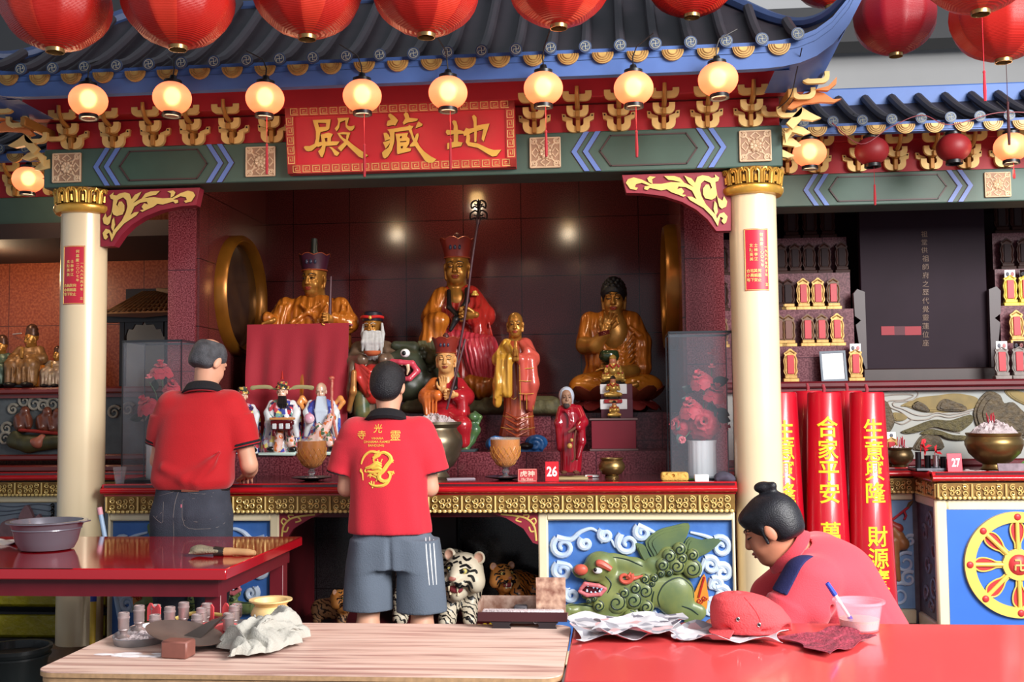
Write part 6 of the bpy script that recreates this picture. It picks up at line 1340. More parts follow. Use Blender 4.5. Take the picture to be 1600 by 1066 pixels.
def star(name_label, cx, top, bot, Y, kind):
    t = thing('porcelain_figure', gx(cx, bot, Y), name_label, 'statue', 'porcelain figures before the red cloth'); k = (bot-top)/128.0
    g = lambda x, y, dy=0: gx(cx+x*k, bot-(128-y)*k, Y+dy); rw = lambda rs, d=.62: rows(Y, [(bot-(128-r[0])*k, cx+r[1]*k, cx+r[2]*k, d) for r in rs])
    hc = g(0,30,-.012); hs = .40*k; S = Sd(.0028); head_sdf(S, hc, hs, rotm(3,0,6),.02)
    if kind == 'shou': S.el((hc[0], hc[1]-.004, hc[2]+.024*k),(.030*k, .036*k, .036*k),.012)
    hb = sculpt('head', S, [PSK], t); face_lines(hb, bvh(hb), hc, hs, rotm(3,0,6), SBLK if kind != 'shou' else POR, SBLK, mat('statue_lip', (150,50,40)))
    S = Sd(.0033); S.loft(rw([(126,-32,32),(110,-31,32),(90,-27,29),(70,-26,29),(55,-25,27),(46,-19,20),(41,-10,10)]),2.2,.015, fold=fold(.09,14,.3,10)); 
    sculpt('robe', S, [PA if kind != 'shou' else PBL], t)
    S = Sd(.003); 
    for e in (-1,1): S.chain([g(e*16,48), g(e*22,62,-.03), g(e*19,78,-.065), g(e*23,98,-.05)],(.024*k, .026*k, .026*k, .016*k),.010)
    sculpt('sleeves', S, [POR], t)
    S = Sd(.003); S.chain([g(-2,74,-.07), g(-4,100,-.085), g(-8,118,-.08)],(.018*k, .026*k, .03*k),.01); S.chain([g(6,80,-.07), g(14,110,-.08)],(.014*k, .03*k),.01); sculpt('front_panels', S, [PPK if kind != 'lu' else PBL], t)
    if kind != 'shou':
        S = Sd(.0028)
        for i in range(5): S.chain([g(-5+i*2.5,37,-.05), g(-6+i*3,48,-.065), g(-5+i*2.6,60-abs(i-2)*3,-.065)],(.006*k, .008*k, .003),.004)
        sculpt('black_beard', S, [SBLK], t)
        m_ = MB().lathe([(.040*k, 0),(.046*k, .004),(.044*k, .018*k),(.034*k, .03*k),(.030*k, .05*k),(.001,.055*k)],22,(hc[0], hc[1]+.004, hc[2]+.016*k)); hh = mk('ornate_cap', m_, porcelain_mat('porcelain_cap', [(52,44,40),(206,170,90),(170,60,60),(60,80,70)],70), t)
        if kind == 'fu':
            m_ = MB()
            for e in (-1,1): m_.tube(smooth([g(e*10,26), g(e*22,22), g(e*38,22), g(e*50,24)],4),[.006]*3+[.012]*7+[.014]*2+[.006],8, flat=.35, up=(0,1,0))
            mk('hat_wings', m_, mat('wing_olive', (168,160,116),.2, coat=.4), hh)
            mk('hat_finial', MB().lathe([(.012,0),(.008,.012),(.003,.05),(.001,.055)],10, g(0,10)), mat('finial_red', (170,36,30),.2), hh)
            m_ = MB(); a = g(0,78,-.13); m_.box(a, (.14*k, .05,.034*k),0, None, .006); m_.box((a[0], a[1], a[2]-.03*k),(.13*k, .045,.03*k),0, None, .006)
            for i in range(3): m_.box((a[0]+(i-1)*.042*k, a[1]-.025, a[2]-.02*k),(.026*k, .006,.034*k),1, None, .002)
            for e in (-1,1): m_.box((a[0]+e*.05*k, a[1], a[2]-.062*k),(.02*k, .04,.04*k),0, None, .004)
            m_.box((a[0], a[1], a[2]+.026*k),(.15*k, .055,.016*k),2, None, .004); mk('held_tray', m_, [mat('tray_maroon', (92,24,30),.15, coat=.5), POR, mat('tray_edge_tan', (216,150,90),.2)], t)
    else:
        S = Sd(.0028)
        for i in range(6): S.chain([g(-6+i*2.4,38,-.05), g(-8+i*3.2,60,-.075), g(-6+i*2.6,96-abs(i-2.5)*5,-.09)],(.007*k, .012*k, .004),.006)
        sculpt('white_beard', S, [mat('porcelain_beard', (206,222,238),.15, coat=.5)], t)
        m_ = MB().tube(smooth([g(17,10,-.10), g(17,50,-.11), g(22,90,-.12), g(30,124,-.11)],5),.0085*k, 8); m_.ell(g(16,8,-.1),(.02*k, .014*k, .014*k),0,10); mk('red_staff', m_, mat('staff_red_glaze', (180,40,36),.2, v=.4, vs=60, c2=(230,200,160)), t)
        m_ = MB().ell(g(-19,72,-.12),(.034*k, .03*k, .034*k),0,16); mk('peach', m_, mat('peach_glaze', (236,206,214),.15, v=.9, vs=10, c2=(214,110,160), coat=.5), t)
        S = Sd(.003)
        S.chain([g(-22,48,.02), g(-30,40,.02), g(-34,46,.01), g(-28,56,.0)],(.012*k, .018*k, .016*k, .012*k),.01); S.chain([g(22,48,.02), g(30,40,.02), g(34,46,.01), g(28,56,.0)],(.012*k, .018*k, .016*k, .012*k),.01); S.chain([g(-22,50,.02), g(0,54,.05), g(22,50,.02)],(.01*k, .01*k, .01*k),.01)
        sculpt('orange_ribbon', S, [mat('ribbon_orange', (226,150,80),.16, coat=.5)], t)
        S = Sd(.003); S.chain([g(16,70,-.10), g(4,92,-.11), g(-14,104,-.1)],(.03*k, .028*k, .03*k),.01); S.chain([g(-4,84,-.11), g(-2,118,-.1)],(.022*k, .026*k),.01); sculpt('flowered_panels', S, [PPK], t)
    m_ = MB()
    for e in (-1,1): mk('black_boot', MB().ell(g(e*17,119,-.085),(.030*k, .03,.018*k),0,14), mat('boot_glaze', (16,16,18),.12, coat=.6), t)
    a = g(0,128); mk('white_base', MB().box((a[0], Y-.02, a[2]+.010),(.235*k, .21*k, .02),0, None, .006), mat('porcelain_pale_green', (206,232,222),.15, coat=.5), t)
    return t
star('white-robed star god with winged hat and black beard before the red cloth', 441,583,711,6.70, 'fu')
star('bald white-bearded star god holding a peach and red staff before the red cloth', 502,583,710,6.70, 'shou')
star('blue-robed star god with a black beard, partly behind the grey-haired man', 379,592,712,6.72, 'lu')
# ------------------------------------------------------------------ carved panels under the altar
RBLUE = mat('relief_sky_blue', (58,104,178),.45, v=.5, vs=8, c2=(96,146,214), b=.2, bs=20)
CLOUD = mat('relief_cloud_white', (214,226,240),.5, v=.5, vs=12, c2=(130,170,222)); LGR = mat('relief_lion_green', (136,142,78),.4, v=.75, vs=9, c2=(74,104,78), coat=.2)
LLN = mat('relief_dark_line', (34,52,44),.5); LRD = mat('relief_coral', (214,96,76),.4, v=.3, vs=20); LPK = mat('relief_mouth_pink', (206,110,116),.4)
KP = .00099
def lion_panel(x0, x1, label, mirror):
    Y = 5.9; xm = (x0+x1)/2; t = thing('carved_relief_panel', (xm, Y, .09), label, 'relief panel')
    xr0 = U(842,900,5.88)[0]; xr1 = .635
    def g(u, v, dy=0):
        w_ = U(820+u/3.483,760+v/3.483,5.9); x = w_[0]
        if mirror: x = x1-(x-xr0)*(x1-x0)/(xr1-xr0)
        return (x, Y-dy, w_[2])
    mk('blue_ground', MB().bx(x0+(.012 if mirror else .05), x1-(.05 if mirror else .012), Y, 5.93,.085,.79), RBLUE, t)
    for c, r, tail in (((210,330),62,[(250,290),(300,250),(360,230),(400,250)]),((205,460),50,[(240,430),(265,470)]),((560,310),62,[(500,330),(470,290)]),((640,250),44,[(680,240),(720,260)]),((440,265),36,[(420,300),(470,260)]),((330,310),34,[(300,330),(350,340)]),((1066,330),56,[(1050,300),(980,270),(900,250)]),((1078,470),48,[(1080,450),(1040,480)]),((1010,430),46,[(960,450),(950,490)]),((1072,590),48,[(1070,580),(1060,620)]),((1030,660),48,[(990,690),(1060,700)]),((1040,530),34,[(1010,550),(1070,550)]),((255,590),40,[(230,560),(220,620)]),((740,715),36,[(700,700),(780,720)])):
        m_ = MB(); s_ = -1 if (c[0] > 800) else 1; sp = [g(c[0]+r*(1-.82*q)*cos(2.2+s_*2*PI*1.35*q), c[1]-r*(1-.82*q)*sin(2.2+s_*2*PI*1.35*q),.006) for q in lump(0,1,22)]
        m_.tube(sp, [KP*q for q in lump(19,11,22)],8); tl = smooth([g(c[0]+r*cos(2.2), c[1]-r*sin(2.2),.005)]+[g(*q, .005) for q in tail],4)
        m_.tube(tl, [KP*q for q in lump(19,6, len(tl))],8); mk('cloud', m_, CLOUD, t)
    S = Sd(.0035); E = lambda u, v, ru, rv, d, dy=.02, k=.012, m=0: S.el(g(u, v, dy),(ru*KP, d, rv*KP), k, m)
    def C_(pts, rad, dy=.02, k=.012): S.chain([g(*p, dy) for p in pts],[r*KP for r in rad], k, 0, q=(1,.5,1))
    E(815,590,105,115,.05); C_([(480,530),(640,560),(810,560)],(85,95,95)); C_([(480,410),(600,440),(720,480)],(50,50,40)); E(450,600,110,95,.05)
    E(410,425,85,75,.06,.03); C_([(300,455),(370,470),(450,460)],(38,42,40),.045); C_([(330,585),(400,600),(440,570)],(22,26,24),.04)
    C_([(245,665),(330,670),(470,690)],(30,34,45),.03); C_([(550,660),(600,700),(560,740)],(45,36,28),.03); C_([(850,650),(940,680),(890,740)],(62,38,28),.03); E(255,672,46,30,.03,.03)
    for i in range(4): S.cap(g(218,655+i*11,.05), g(240,655+i*11,.05),.008,.011,.005)
    C_([(690,420),(720,430),(780,380),(900,430)],(40,40,50,45),.03)
    S.el(g(370,545,.06),(66*KP, .03,30*KP),.008,0, sub=True)
    ln = sculpt('lion', S, [LGR], t)
    m_ = MB()
    for o in ([(655,300),(720,240),(800,215),(890,200),(885,260),(850,320),(780,390),(710,430),(690,380)],[(860,340),(890,275),(960,290),(1075,275),(1010,350),(930,385),(880,380)],[(600,315),(625,310),(655,325),(680,380),(730,430),(690,450),(640,400)]):
        P2 = [g(*q)[::2] for q in smooth(o, 3, True)]; cx = sum(p[0] for p in P2)/len(P2); cz = sum(p[1] for p in P2)/len(P2)
        for k, d in ((1,.02),(.86,.028),(.68,.034)): m_.prism([(cx+(p[0]-cx)*k, cz+(p[1]-cz)*k) for p in P2],.02, T=MT((0, Y-d, 0)))
    mk('tail', m_, mat('relief_tail_green', (112,128,76),.4, v=.8, vs=8, c2=(70,96,80)), ln)
    m_ = MB(); q = MB()
    for c, r in (((840,335),33),((785,372),35),((853,385),28),((910,366),30),((748,420),33),((825,425),40),((908,440),46),((740,466),20),((785,460),19),((702,490),22),((652,495),26),((655,560),40),((592,610),45),((500,622),52),((660,645),36),((405,640),30),((575,697),34),((378,600),18),((350,612),14),((690,520),18),((600,545),32),((540,570),30)):
        r *= 1.15; m_.ell(g(c[0], c[1],.054),(r*KP, .02, r*KP),0,14); sp = [g(c[0]+r*.85*(1-.85*w)*cos(-PI/2+2*PI*1.5*w), c[1]+r*.85*(1-.85*w)*sin(-PI/2+2*PI*1.5*w),.055+.02*math.sqrt(max(.02,1-(.85*(1-.85*w))**2))) for w in lump(0,1,20)]
        q.tube(sp, .0036,5)
    for pts in ([(735,650),(722,590),(760,520),(840,490),(905,540),(915,600)],[(700,560),(690,620),(715,690)],[(240,640),(330,640),(420,660)],[(255,700),(350,705),(430,712)],[(480,380),(560,395),(640,430)],[(330,490),(300,560),(330,620)],[(850,640),(900,660),(940,690)],[(440,480),(470,520),(450,570)]):
        v9 = bvh(ln); stripe(q, v9,[g(*w, .2) for w in pts],(0,1,0),.0042, n=6)
    cu = mk('mane_curls', m_, LGR, ln); mk('curl_lines', q, LLN, cu)
    S = Sd(.003)
    for p, r in (([(308,545),(330,520),(400,530),(440,545)],(10,12,12,8)),([(300,560),(340,580),(410,575),(440,550)],(10,12,12,8))): S.chain([g(*w, .072) for w in p],[k*KP for k in r],.004)
    sculpt('pink_lips', S, [LPK], ln); m_ = MB()
    for u, v, h in ((345,518,16),(375,535,8),(395,538,8),(418,540,14),(340,560,-14),(362,566,-8),(385,566,-8),(408,562,-12)): m_.tube([g(u, v, .078), g(u, v+h, .078)],[.007,.003],7)
    mk('teeth', m_, CLOUD, ln); mk('mouth_dark', MB().ell(g(372,546,.05),(62*KP, .015,26*KP),0,16), mat('mouth_maroon', (96,26,36),.5), ln)
    mk('nose', MB().ell(g(308,442,.082),(38*KP, .022,30*KP),0,16), LRD, ln)
    m_ = MB().tube([g(*w, .088) for w in smooth([(388,405),(420,410),(470,440)],4)],[.012,.017,.02,.02,.02,.02,.018,.016,.014][:9],8); mk('eyebrow', m_, LRD, ln)
    m_ = MB().ell(g(398,446,.084),(26*KP, .014,18*KP),0,14); m_.ell(g(385,440,.095),(10*KP, .008,11*KP),1,10); mk('eye', m_, [WHITE, BLACK], ln)
    m_ = MB().tube([g(545+40*(1-.8*w)*cos(-.6+2*PI*1.2*w),485+34*(1-.8*w)*sin(-.6+2*PI*1.2*w),.075) for w in lump(0,1,20)], lump(.014,.006,20),8); m_.tube([g(*w, .07) for w in smooth([(560,470),(590,490),(640,475)],4)], lump(.02,.004,9),8); mk('coral_ear', m_, LRD, ln)
    m_ = MB().prism([g(*w)[::2] for w in smooth([(975,475),(930,560),(915,600),(920,640),(970,680),(1000,630),(992,560)],3, True)],.02, T=MT((0, Y-.02,0)))
    for c, r in (((950,620),18),((975,605),16),((955,650),16)): m_.tube([g(c[0]+r*(1-.8*w)*cos(2*PI*1.3*w), c[1]+r*(1-.8*w)*sin(2*PI*1.3*w),.024) for w in lump(0,1,14)],.003,5,1)
    m_.tube([g(*w, .024) for w in smooth([(975,490),(955,560),(945,600)],4)],.006,6,1); mk('flame', m_, [mat('relief_flame_orange', (222,140,50),.4), mat('relief_flame_red', (176,40,30),.4)], t)
    return t
lion_panel(XR, .635, 'blue carved panel with a green curly-maned lion, right front of the altar', False)
lion_panel(-2.80, XL, 'blue carved panel with a green lion, behind the red table at the left', True)
# dharma wheel on the right side altar
Y = PY+.055; wc = U(1590,882, Y); cx, cz = wc[0], wc[2]; k = .303/78
wh = thing('wheel_emblem', (cx, Y, cz), 'gold eight-spoked wheel emblem with red bolts on the blue panel', 'emblem')
WG = mat('wheel_gold', (240,208,104),.4, v=.2, vs=14, c2=(226,180,70)); WR = mat('wheel_red', (206,60,62),.4)
def annulus(m_, r0, r1, y0, y1, mi=0, n=64): m_.lathe([(r0,0),(r1,0),(r1, y1-y0),(r0, y1-y0),(r0,0)], n, mi=mi, caps=False, T=MT((cx, y1, cz)) @ MR(PI/2,4, 'X'))
m_ = MB(); annulus(m_, 62.5*k, 78*k, Y-.028, Y); mk('rim', m_, WG, wh)
for i in range(8):
    a = i*PI/4; q = lambda r, t, y: (cx+k*(r*cos(a)-t*sin(a)), y, cz+k*(r*sin(a)+t*cos(a)))
    m_ = MB(); m_.tube([q(22,0, Y-.016), q(64,0, Y-.016)],3.1*k, 8)
    for e in (-1,1): m_.tube(smooth([q(24, e*4, Y-.012), q(32, e*4.5, Y-.012), q(40, e*8, Y-.012),(q(50, e*10, Y-.012)), q(58, e*8.5, Y-.012), q(64, e*3, Y-.012)],4),1.15*k, 6)
    sp = mk('spoke', m_, WG, wh)
    o = [q(r, t, 0)[::2] for r, t in ((26,4),(33,4.5),(41,8),(50,9.5),(58,8),(63,3),(63,-3),(58,-8),(50,-9.5),(41,-8),(33,-4.5),(26,-4))]
    mk('red_petal', MB().prism(o, .004, T=MT((0, Y-.008,0))), WR, sp)
    mk('red_bolt', MB().ell(q(70.5,0, Y-.028),(5.2*k, .010,5.2*k),0,14), WR, wh)
m_ = MB(); annulus(m_, 15*k, 23*k, Y-.026, Y)
for i in range(16): m_.ell((cx+k*22*cos(i*PI/8+.2), Y-.02, cz+k*22*sin(i*PI/8+.2)),(2.2*k, .008,2.2*k),0,8)
mk('hub_ring', m_, WG, wh); hb_ = mk('red_hub', MB().ell((cx, Y-.012, cz),(17*k, .034,17*k),0,24), WR, wh)
m_ = MB(); s8 = 7.2*k
for pts in ([(-1,1),(-1,0),(1,0),(1,-1)],[(1,1),(0,1),(0,-1),(-1,-1)]):
    for a, b in zip(pts[:-1], pts[1:]): m_.tube([(cx-a[0]*s8, Y-.047+.006*(abs(a[0])+abs(a[1])-1), cz+a[1]*s8),(cx-b[0]*s8, Y-.047+.006*(abs(b[0])+abs(b[1])-1), cz+b[1]*s8)],1.5*k, 6)
mk('hub_mark', m_, CREAMG, hb_)
# ------------------------------------------------------------------ tigers in the niche
def tiger_mat(n, a, b, sc):
    M_ = mat(n, a, .45, coat=.2); nt = M_.node_tree; N = nt.nodes.new; tc = N('ShaderNodeTexCoord'); w = N('ShaderNodeTexWave'); w.inputs['Scale'].default_value = sc; w.inputs['Distortion'].default_value = 9; w.inputs['Detail'].default_value = 2; w.inputs['Detail Scale'].default_value = 1.6
    w.bands_direction = 'DIAGONAL'; nt.links.new(tc.outputs['Object'], w.inputs['Vector']); rp = N('ShaderNodeValToRGB'); e = rp.color_ramp.elements; e[0].position = .22; e[0].color = lin(b); e[1].position = .32; e[1].color = lin(a)
    nt.links.new(w.outputs['Fac'], rp.inputs[0]); nt.links.new(rp.outputs[0], nt.nodes['Principled BSDF'].inputs['Base Color']); return M_
def tiger(label, hc, rm, s, cols, body, open_=1.0, ears=True):
    t = thing('tiger_statue', (hc[0], hc[1]+.2,.17), label, 'statue'); P_ = lambda p: tuple(np.array(hc)+rm @ (np.array(p)*s))
    base, dark, pale, nose, stripes = cols
    S = Sd(.004*max(.7, s)); S.T = (np.array(hc, float), rm, s)
    S.el((0,.03,.02),(.105,.10,.095),.02); S.el((0,-.055,.0),(.062,.07,.055),.03)
    for e in (-1,1): S.el((e*.032,-.095,-.025),(.036,.038,.026),.012); S.el((e*.085,.0,-.03),(.045,.06,.06),.03); S.cap((e*.02,-.075,.05),(e*.065,-.05,.055),.014,.010,.012); S.el((e*.045,-.085,.034),(.022,.016,.013),.01, sub=True)
    S.cap((0,-.07,.045),(0,-.125,.0),.026,.022,.02); S.cap((0,-.06,-.095*open_),(0,-.01,-.085),.038,.045,.02); S.T = None
    for p, r in body: S.chain(p, r, .03,1)
    b = sculpt('body', S, [base, stripes], t); tr = bvh(b)
    S = Sd(.004*max(.7, s)); S.T = (np.array(hc, float), rm, s); S.el((0,-.085,-.062),(.042,.03,.026*open_),.006); S.T = None; sculpt('mouth', S, [mat('tiger_mouth', (150,60,66),.35)], t)
    m_ = MB()
    for e in (-1,1): m_.tube([P_((e*.026,-.118,-.042)), P_((e*.024,-.115,-.072))],[.008*s, .002*s],7); m_.tube([P_((e*.022,-.098,-.092*open_)), P_((e*.022,-.102,-.068))],[.007*s, .002*s],7)
    for i in range(-2,3): m_.ell(P_((i*.008,-.095,-.086*open_)),.005*s, 0,6)
    mk('fangs', m_, CREAM, t); mk('nose', MB().ell(P_((0,-.138,-.002)),(.022*s, .012*s, .014*s),0,12), nose, t)
    for e in (-1,1):
        m_ = MB().ell(P_((e*.043,-.078,.034)),.015*s, 0,12); m_.ell(P_((e*.043,-.09,.034)),.007*s, 1,8); mk('eye', m_, [mat('tiger_eye', (206,190,110),.2), BLACK], t)
        S = Sd(.003); S.T = (np.array(hc, float), rm, s); S.el((e*.085,.02,.095),(.034,.016,.036),.01); S.el((e*.087,.006,.097),(.022,.014,.024),.006,1, sub=True); S.T = None; sculpt('ear', S, [base, pale], t)
    m_ = MB(); d = rm @ np.array([0,1.0,0])
    for e in (-1,1):
        for pts in ([(.01,.10),(.035,.085),(.05,.095)],[(.008,.075),(.02,.068)],[(.02,.055),(.045,.064),(.07,.05)],[(.062,.03),(.085,.035),(.098,.02)],[(.06,.01),(.08,.005),(.095,-.02)],[(.055,-.01),(.075,-.03),(.085,-.055)],[(.05,-.03),(.062,-.055),(.06,-.08)],[(.025,.036),(.043,.044),(.062,.034)],[(.028,.03),(.045,.024),(.06,.03)],[(.012,-.02),(.035,-.03),(.05,-.02)],[(.016,-.034),(.04,-.044),(.054,-.034)]):
            stripe(m_, tr, [P_((e*x, -.2, z)) for x, z in pts], d, .0082*s, n=3)
    mk('face_stripes', m_, dark, b)
    return t
TW = mat('tiger_white', (216,204,180),.45, v=.3, vs=14, c2=(180,160,130)); TK = mat('tiger_black', (18,16,18),.4); TP = mat('tiger_ear_pink', (206,160,136),.5); TN = mat('tiger_nose', (176,110,96),.4)
TO = mat('tiger_orange', (206,124,50),.45, v=.4, vs=14, c2=(226,180,110))
h1 = U(722,898,6.15); hp = (h1[0],6.15, h1[2])
tiger('white roaring tiger statue under the altar, right beside the man in shorts', hp, rotm(0,4,-14),1.05,(TW, TK, TP, TN, tiger_mat('tiger_white_coat', (216,204,180),(20,18,20),13)),[([(hp[0],6.22, hp[2]-.02),(hp[0]-.09,6.36, hp[2]-.02),(hp[0]-.30,6.42, hp[2]-.03)],(.10,.13,.13)),([(hp[0]-.06,6.26, hp[2]-.06),(hp[0]-.075,6.18,.28),(hp[0]-.085,6.14,.20),(hp[0]-.085,6.08,.195)],(.075,.05,.045,.04)),([(hp[0]+.05,6.28, hp[2]-.08),(hp[0]+.03,6.24,.26),(hp[0]+.04,6.17,.195)],(.06,.045,.04)),([(hp[0]-.33,6.38, hp[2]-.06),(hp[0]-.37,6.30,.28),(hp[0]-.36,6.18,.2)],(.09,.055,.045))])
h2 = U(787,902,6.3); hp2 = (h2[0],6.3, h2[2])
tiger('orange tiger statue in the dark niche, right of the white tiger', hp2, rotm(-6,0,28),.66,(TO, TK, TP, TN, tiger_mat('tiger_orange_coat', (200,118,46),(24,16,12),15)),[([(hp2[0],6.34, hp2[2]-.03),(hp2[0]+.07,6.44, hp2[2]-.07),(hp2[0]+.2,6.46, hp2[2]-.1)],(.065,.085,.08)),([(hp2[0]+.02,6.36, hp2[2]-.06),(hp2[0],6.32,.26),(hp2[0],6.28,.19)],(.05,.035,.03)),([(hp2[0]+.08,6.36, hp2[2]-.08),(hp2[0]+.09,6.32,.26),(hp2[0]+.09,6.28,.19)],(.05,.035,.03)),([(hp2[0]+.2,6.42, hp2[2]-.12),(hp2[0]+.22,6.34,.25),(hp2[0]+.22,6.3,.19)],(.06,.04,.03))])
h3 = U(533,938,6.1); hp3 = (h3[0],6.1, h3[2])
tiger('small pale tiger statue low in the niche, left of the man in shorts', hp3, rotm(0,0,60),.5,(TO, TK, TP, TN, tiger_mat('tiger_tan_coat', (190,140,96),(60,40,30),15)),[([(hp3[0],6.13, hp3[2]-.03),(hp3[0]-.05,6.2, hp3[2]-.06),(hp3[0]-.15,6.22, hp3[2]-.07)],(.05,.06,.055)),([(hp3[0],6.14, hp3[2]-.05),(hp3[0],6.11,.19)],(.035,.025)),([(hp3[0]-.15,6.2, hp3[2]-.08),(hp3[0]-.16,6.18,.19)],(.04,.025))])
p = U(793,962,6.05); mk_ = MB()
for i in range(5): mk_.ell((p[0]-.1+.03*i+.01*(i % 2),6.06+.015*(i % 3),.183),(.016,.016,.014),0,10)
for i in range(5):
    m_ = MB().ell((p[0]-.16+.032*i, 6.05+.018*(i % 3),.185),(.017,.015,.015),0,10); tag(mk('gold_ingot', m_, mat('ingot_gold', (226,190,50),.2, m=.6), None, loc=(p[0]-.16+.032*i, 6.05,.17)), 'small shiny gold ingot at the front paws of the white tiger', 'ingot', 'gold ingots before the white tiger')
# ------------------------------------------------------------------ things on the altar counter
ZT = .985
AMB = mat('amber_oil_glass', (238,146,36),.08, v=.3, vs=12, c2=(206,104,18), tr=.35, coat=.6); GLS = mat('clear_glass', (236,240,244),.05, tr=.9, ior=1.3, coat=.3)
def goblet(px, py, Y, label):
    a = U(px, py, Y); x = a[0]; t = thing('oil_goblet', (x, Y, ZT), label, 'oil lamp')
    mk('saucer', MB().lathe([(.035,0),(.05,.004),(.115,.016),(.117,.02),(.05,.010),(.001,.008)],32,(x, Y, ZT)), mat('dark_saucer', (48,34,32),.25, m=.3), t)
    mk('foot', MB().lathe([(.045,.010),(.045,.016),(.018,.022),(.014,.032),(.022,.042),(.022,.052),(.013,.060),(.02,.066),(.001,.067)],10,(x, Y, ZT)), GLS, t)
    pr = [(.02,.066),(.045,.078),(.068,.105),(.080,.14),(.085,.18),(.085,.215)]
    mk('oil', MB().lathe([(p[0]*.97, p[1]+.002) for p in pr[:-1]]+[(.0835,.226),(.001,.226)],32,(x, Y, ZT)), AMB, t)
    m_ = MB().lathe(pr+[(.085,.238),(.083,.238),(.082,.20),(.076,.14)],32,(x, Y, ZT), caps=False)
    gl = mk('glass_bowl', m_, mat('bowl_glass_thin', (240,230,210),.06, al=.10, coat=.4), t); m_ = MB()
    for i in range(16):
        for e in (-1,1): m_.tube([(x+(.0825+.0035*sin(.5*j))*cos(i*PI/8+e*j*.2)*(.62+.38*min(1, j/2.2)), Y+(.0825+.0035*sin(.5*j))*sin(i*PI/8+e*j*.2)*(.62+.38*min(1, j/2.2)), ZT+.085+.026*j) for j in lump(0,4,7)],.0011,4)
    mk('cut_lattice', m_, mat('amber_lattice', (226,160,70),.15, coat=.5), gl)
    return t
goblet(487,748,6.15, 'amber oil goblet on a dark saucer between the two men'); goblet(790,748,6.13, 'amber oil goblet on a dark saucer in front of the monk statue')
def pot(name, x, Y, z, prof, m, label, ash=None, cat='censer'):
    t = thing(name, (x, Y, z), label, cat); mk('bowl', MB().lathe(prof, 40,(x, Y, z)), m, t)
    if ash:
        r, zz, h = ash; m_ = MB(); n = 26
        def f(u, v): a = 2*PI*u; q = v*r; return (x+q*cos(a), Y+q*sin(a), z+zz+h*(1-v**1.6)+(.010*sin(9*a+7*v)+.008*sin(23*a-11*v)+.006*sin(41*v+5*a))*(1-v**4))
        m_.grid(f, 48,14, closed=True); mk('ash_heap', m_, ASH, t)
    return t
cp = pot('incense_censer', U(679,745,6.3)[0],6.30, ZT, [(.085,0),(.09,.01),(.075,.03),(.07,.045),(.11,.07),(.15,.13),(.166,.20),(.160,.245),(.135,.275),(.132,.29),(.148,.305),(.158,.312),(.158,.326),(.145,.326),(.130,.30),(.001,.29)], mat('big_censer_pewter', (132,120,98),.34, m=.8, v=.5, vs=7, c2=(74,66,52)), 'large dull brass censer heaped with pale ash beside the man in shorts', (.146,.315,.045))
pot('incense_bowl', U(956,738,6.25)[0],6.25, ZT, [(.04,0),(.042,.008),(.035,.016),(.055,.022),(.074,.05),(.076,.07),(.062,.095),(.058,.10),(.066,.108),(.066,.113),(.056,.112),(.055,.09),(.001,.08)], BRASS, 'small round brass bowl in front of the red figurine box', None, 'bowl')
p = U(1043,737,6.2); pot('brass_dish', p[0],6.2, ZT, [(.02,0),(.022,.004),(.008,.012),(.010,.02),(.04,.03),(.044,.034),(.03,.032),(.001,.028)], BRASS, 'tiny brass dish on a stem beside the right glass flower case', None, 'dish')
def card(name, pxl, pxr, pyt, pyb, Y, z, col, txts, label, border=False, lean=.12):
    a, b = U(pxl, pyb, Y), U(pxr, pyb, Y); h = U(pxl, pyt, Y)[2]-U(pxl, pyb, Y)[2]; w = b[0]-a[0]; x = (a[0]+b[0])/2
    t = thing(name, (x, Y, z), label, 'sign'); T = MT((x, Y, z)) @ MR(-lean, 4, 'X')
    m_ = MB().box((0,0, h/2),(w, .004, h),0, T, .001); m_.box((0,.02, h*.33),(w, .003, h*.66),0, MT((x, Y, z)) @ MR(lean*2.2,4, 'X') @ MT((0,.012,0))); cd_ = mk('card', m_, mat('card_%d_%d' % (col[0], col[1]), col, .4), t); m_ = MB()
    for s_, cx_, cz_, hh, bd, ww in txts: text(m_, s_, (cx_*w, -.003, h*cz_), h*hh, 0, bd, .001, ww*w if ww else None, None, T)
    if border:
        o = [(-w*.46, h*.04),(w*.46, h*.04),(w*.46, h*.96),(-w*.46, h*.96)]; m_.tube([tuple(T @ Vector((q[0],-.003, q[1]))) for q in o],.0012,4, closed=True)
    mk('printed_letters', m_, WHITE if not border else mat('card_cream_print', (246,222,200),.5), cd_); return t
card('number_card', 852,873,722,753,5.98, ZT, (206,24,40),[('26', 0,.5,.52,.03,.78)], 'red number card reading 26 on the altar edge')
card('name_card', 809,839,735,755,5.97, ZT, (196,60,66),[('虎神', 0,.62,.46,.01,.76),('Hu Shen', 0,.20,.2,.0,.6)], 'small pinkish red card with white characters, left of the number 26', True)
p = U(1054,745,5.97); S = Sd(.004); S.bx((p[0],5.97, ZT+.024),(.074,.04,.024),.014,.01)
for i in range(8): S.el((p[0]-.07+.02*i, 5.93+.01*(i % 2), ZT+.03+.012*(i % 3)),.009,.01, sub=True)
tag(sculpt('sponge', S, [mat('sponge_yellow', (226,178,90),.9, v=.3, vs=40, b=.6, bs=120)]), 'yellow sponge lying on the altar edge by the right glass case', 'sponge')
p = U(1096,748,5.93); m_ = MB().box((p[0],5.93, ZT+.019),(.075,.05,.036),0, None, .003); tag(mk('white_box', m_, WHITE, None, loc=(p[0],5.93, ZT)), 'small white box on the altar edge, right of the yellow sponge', 'box')
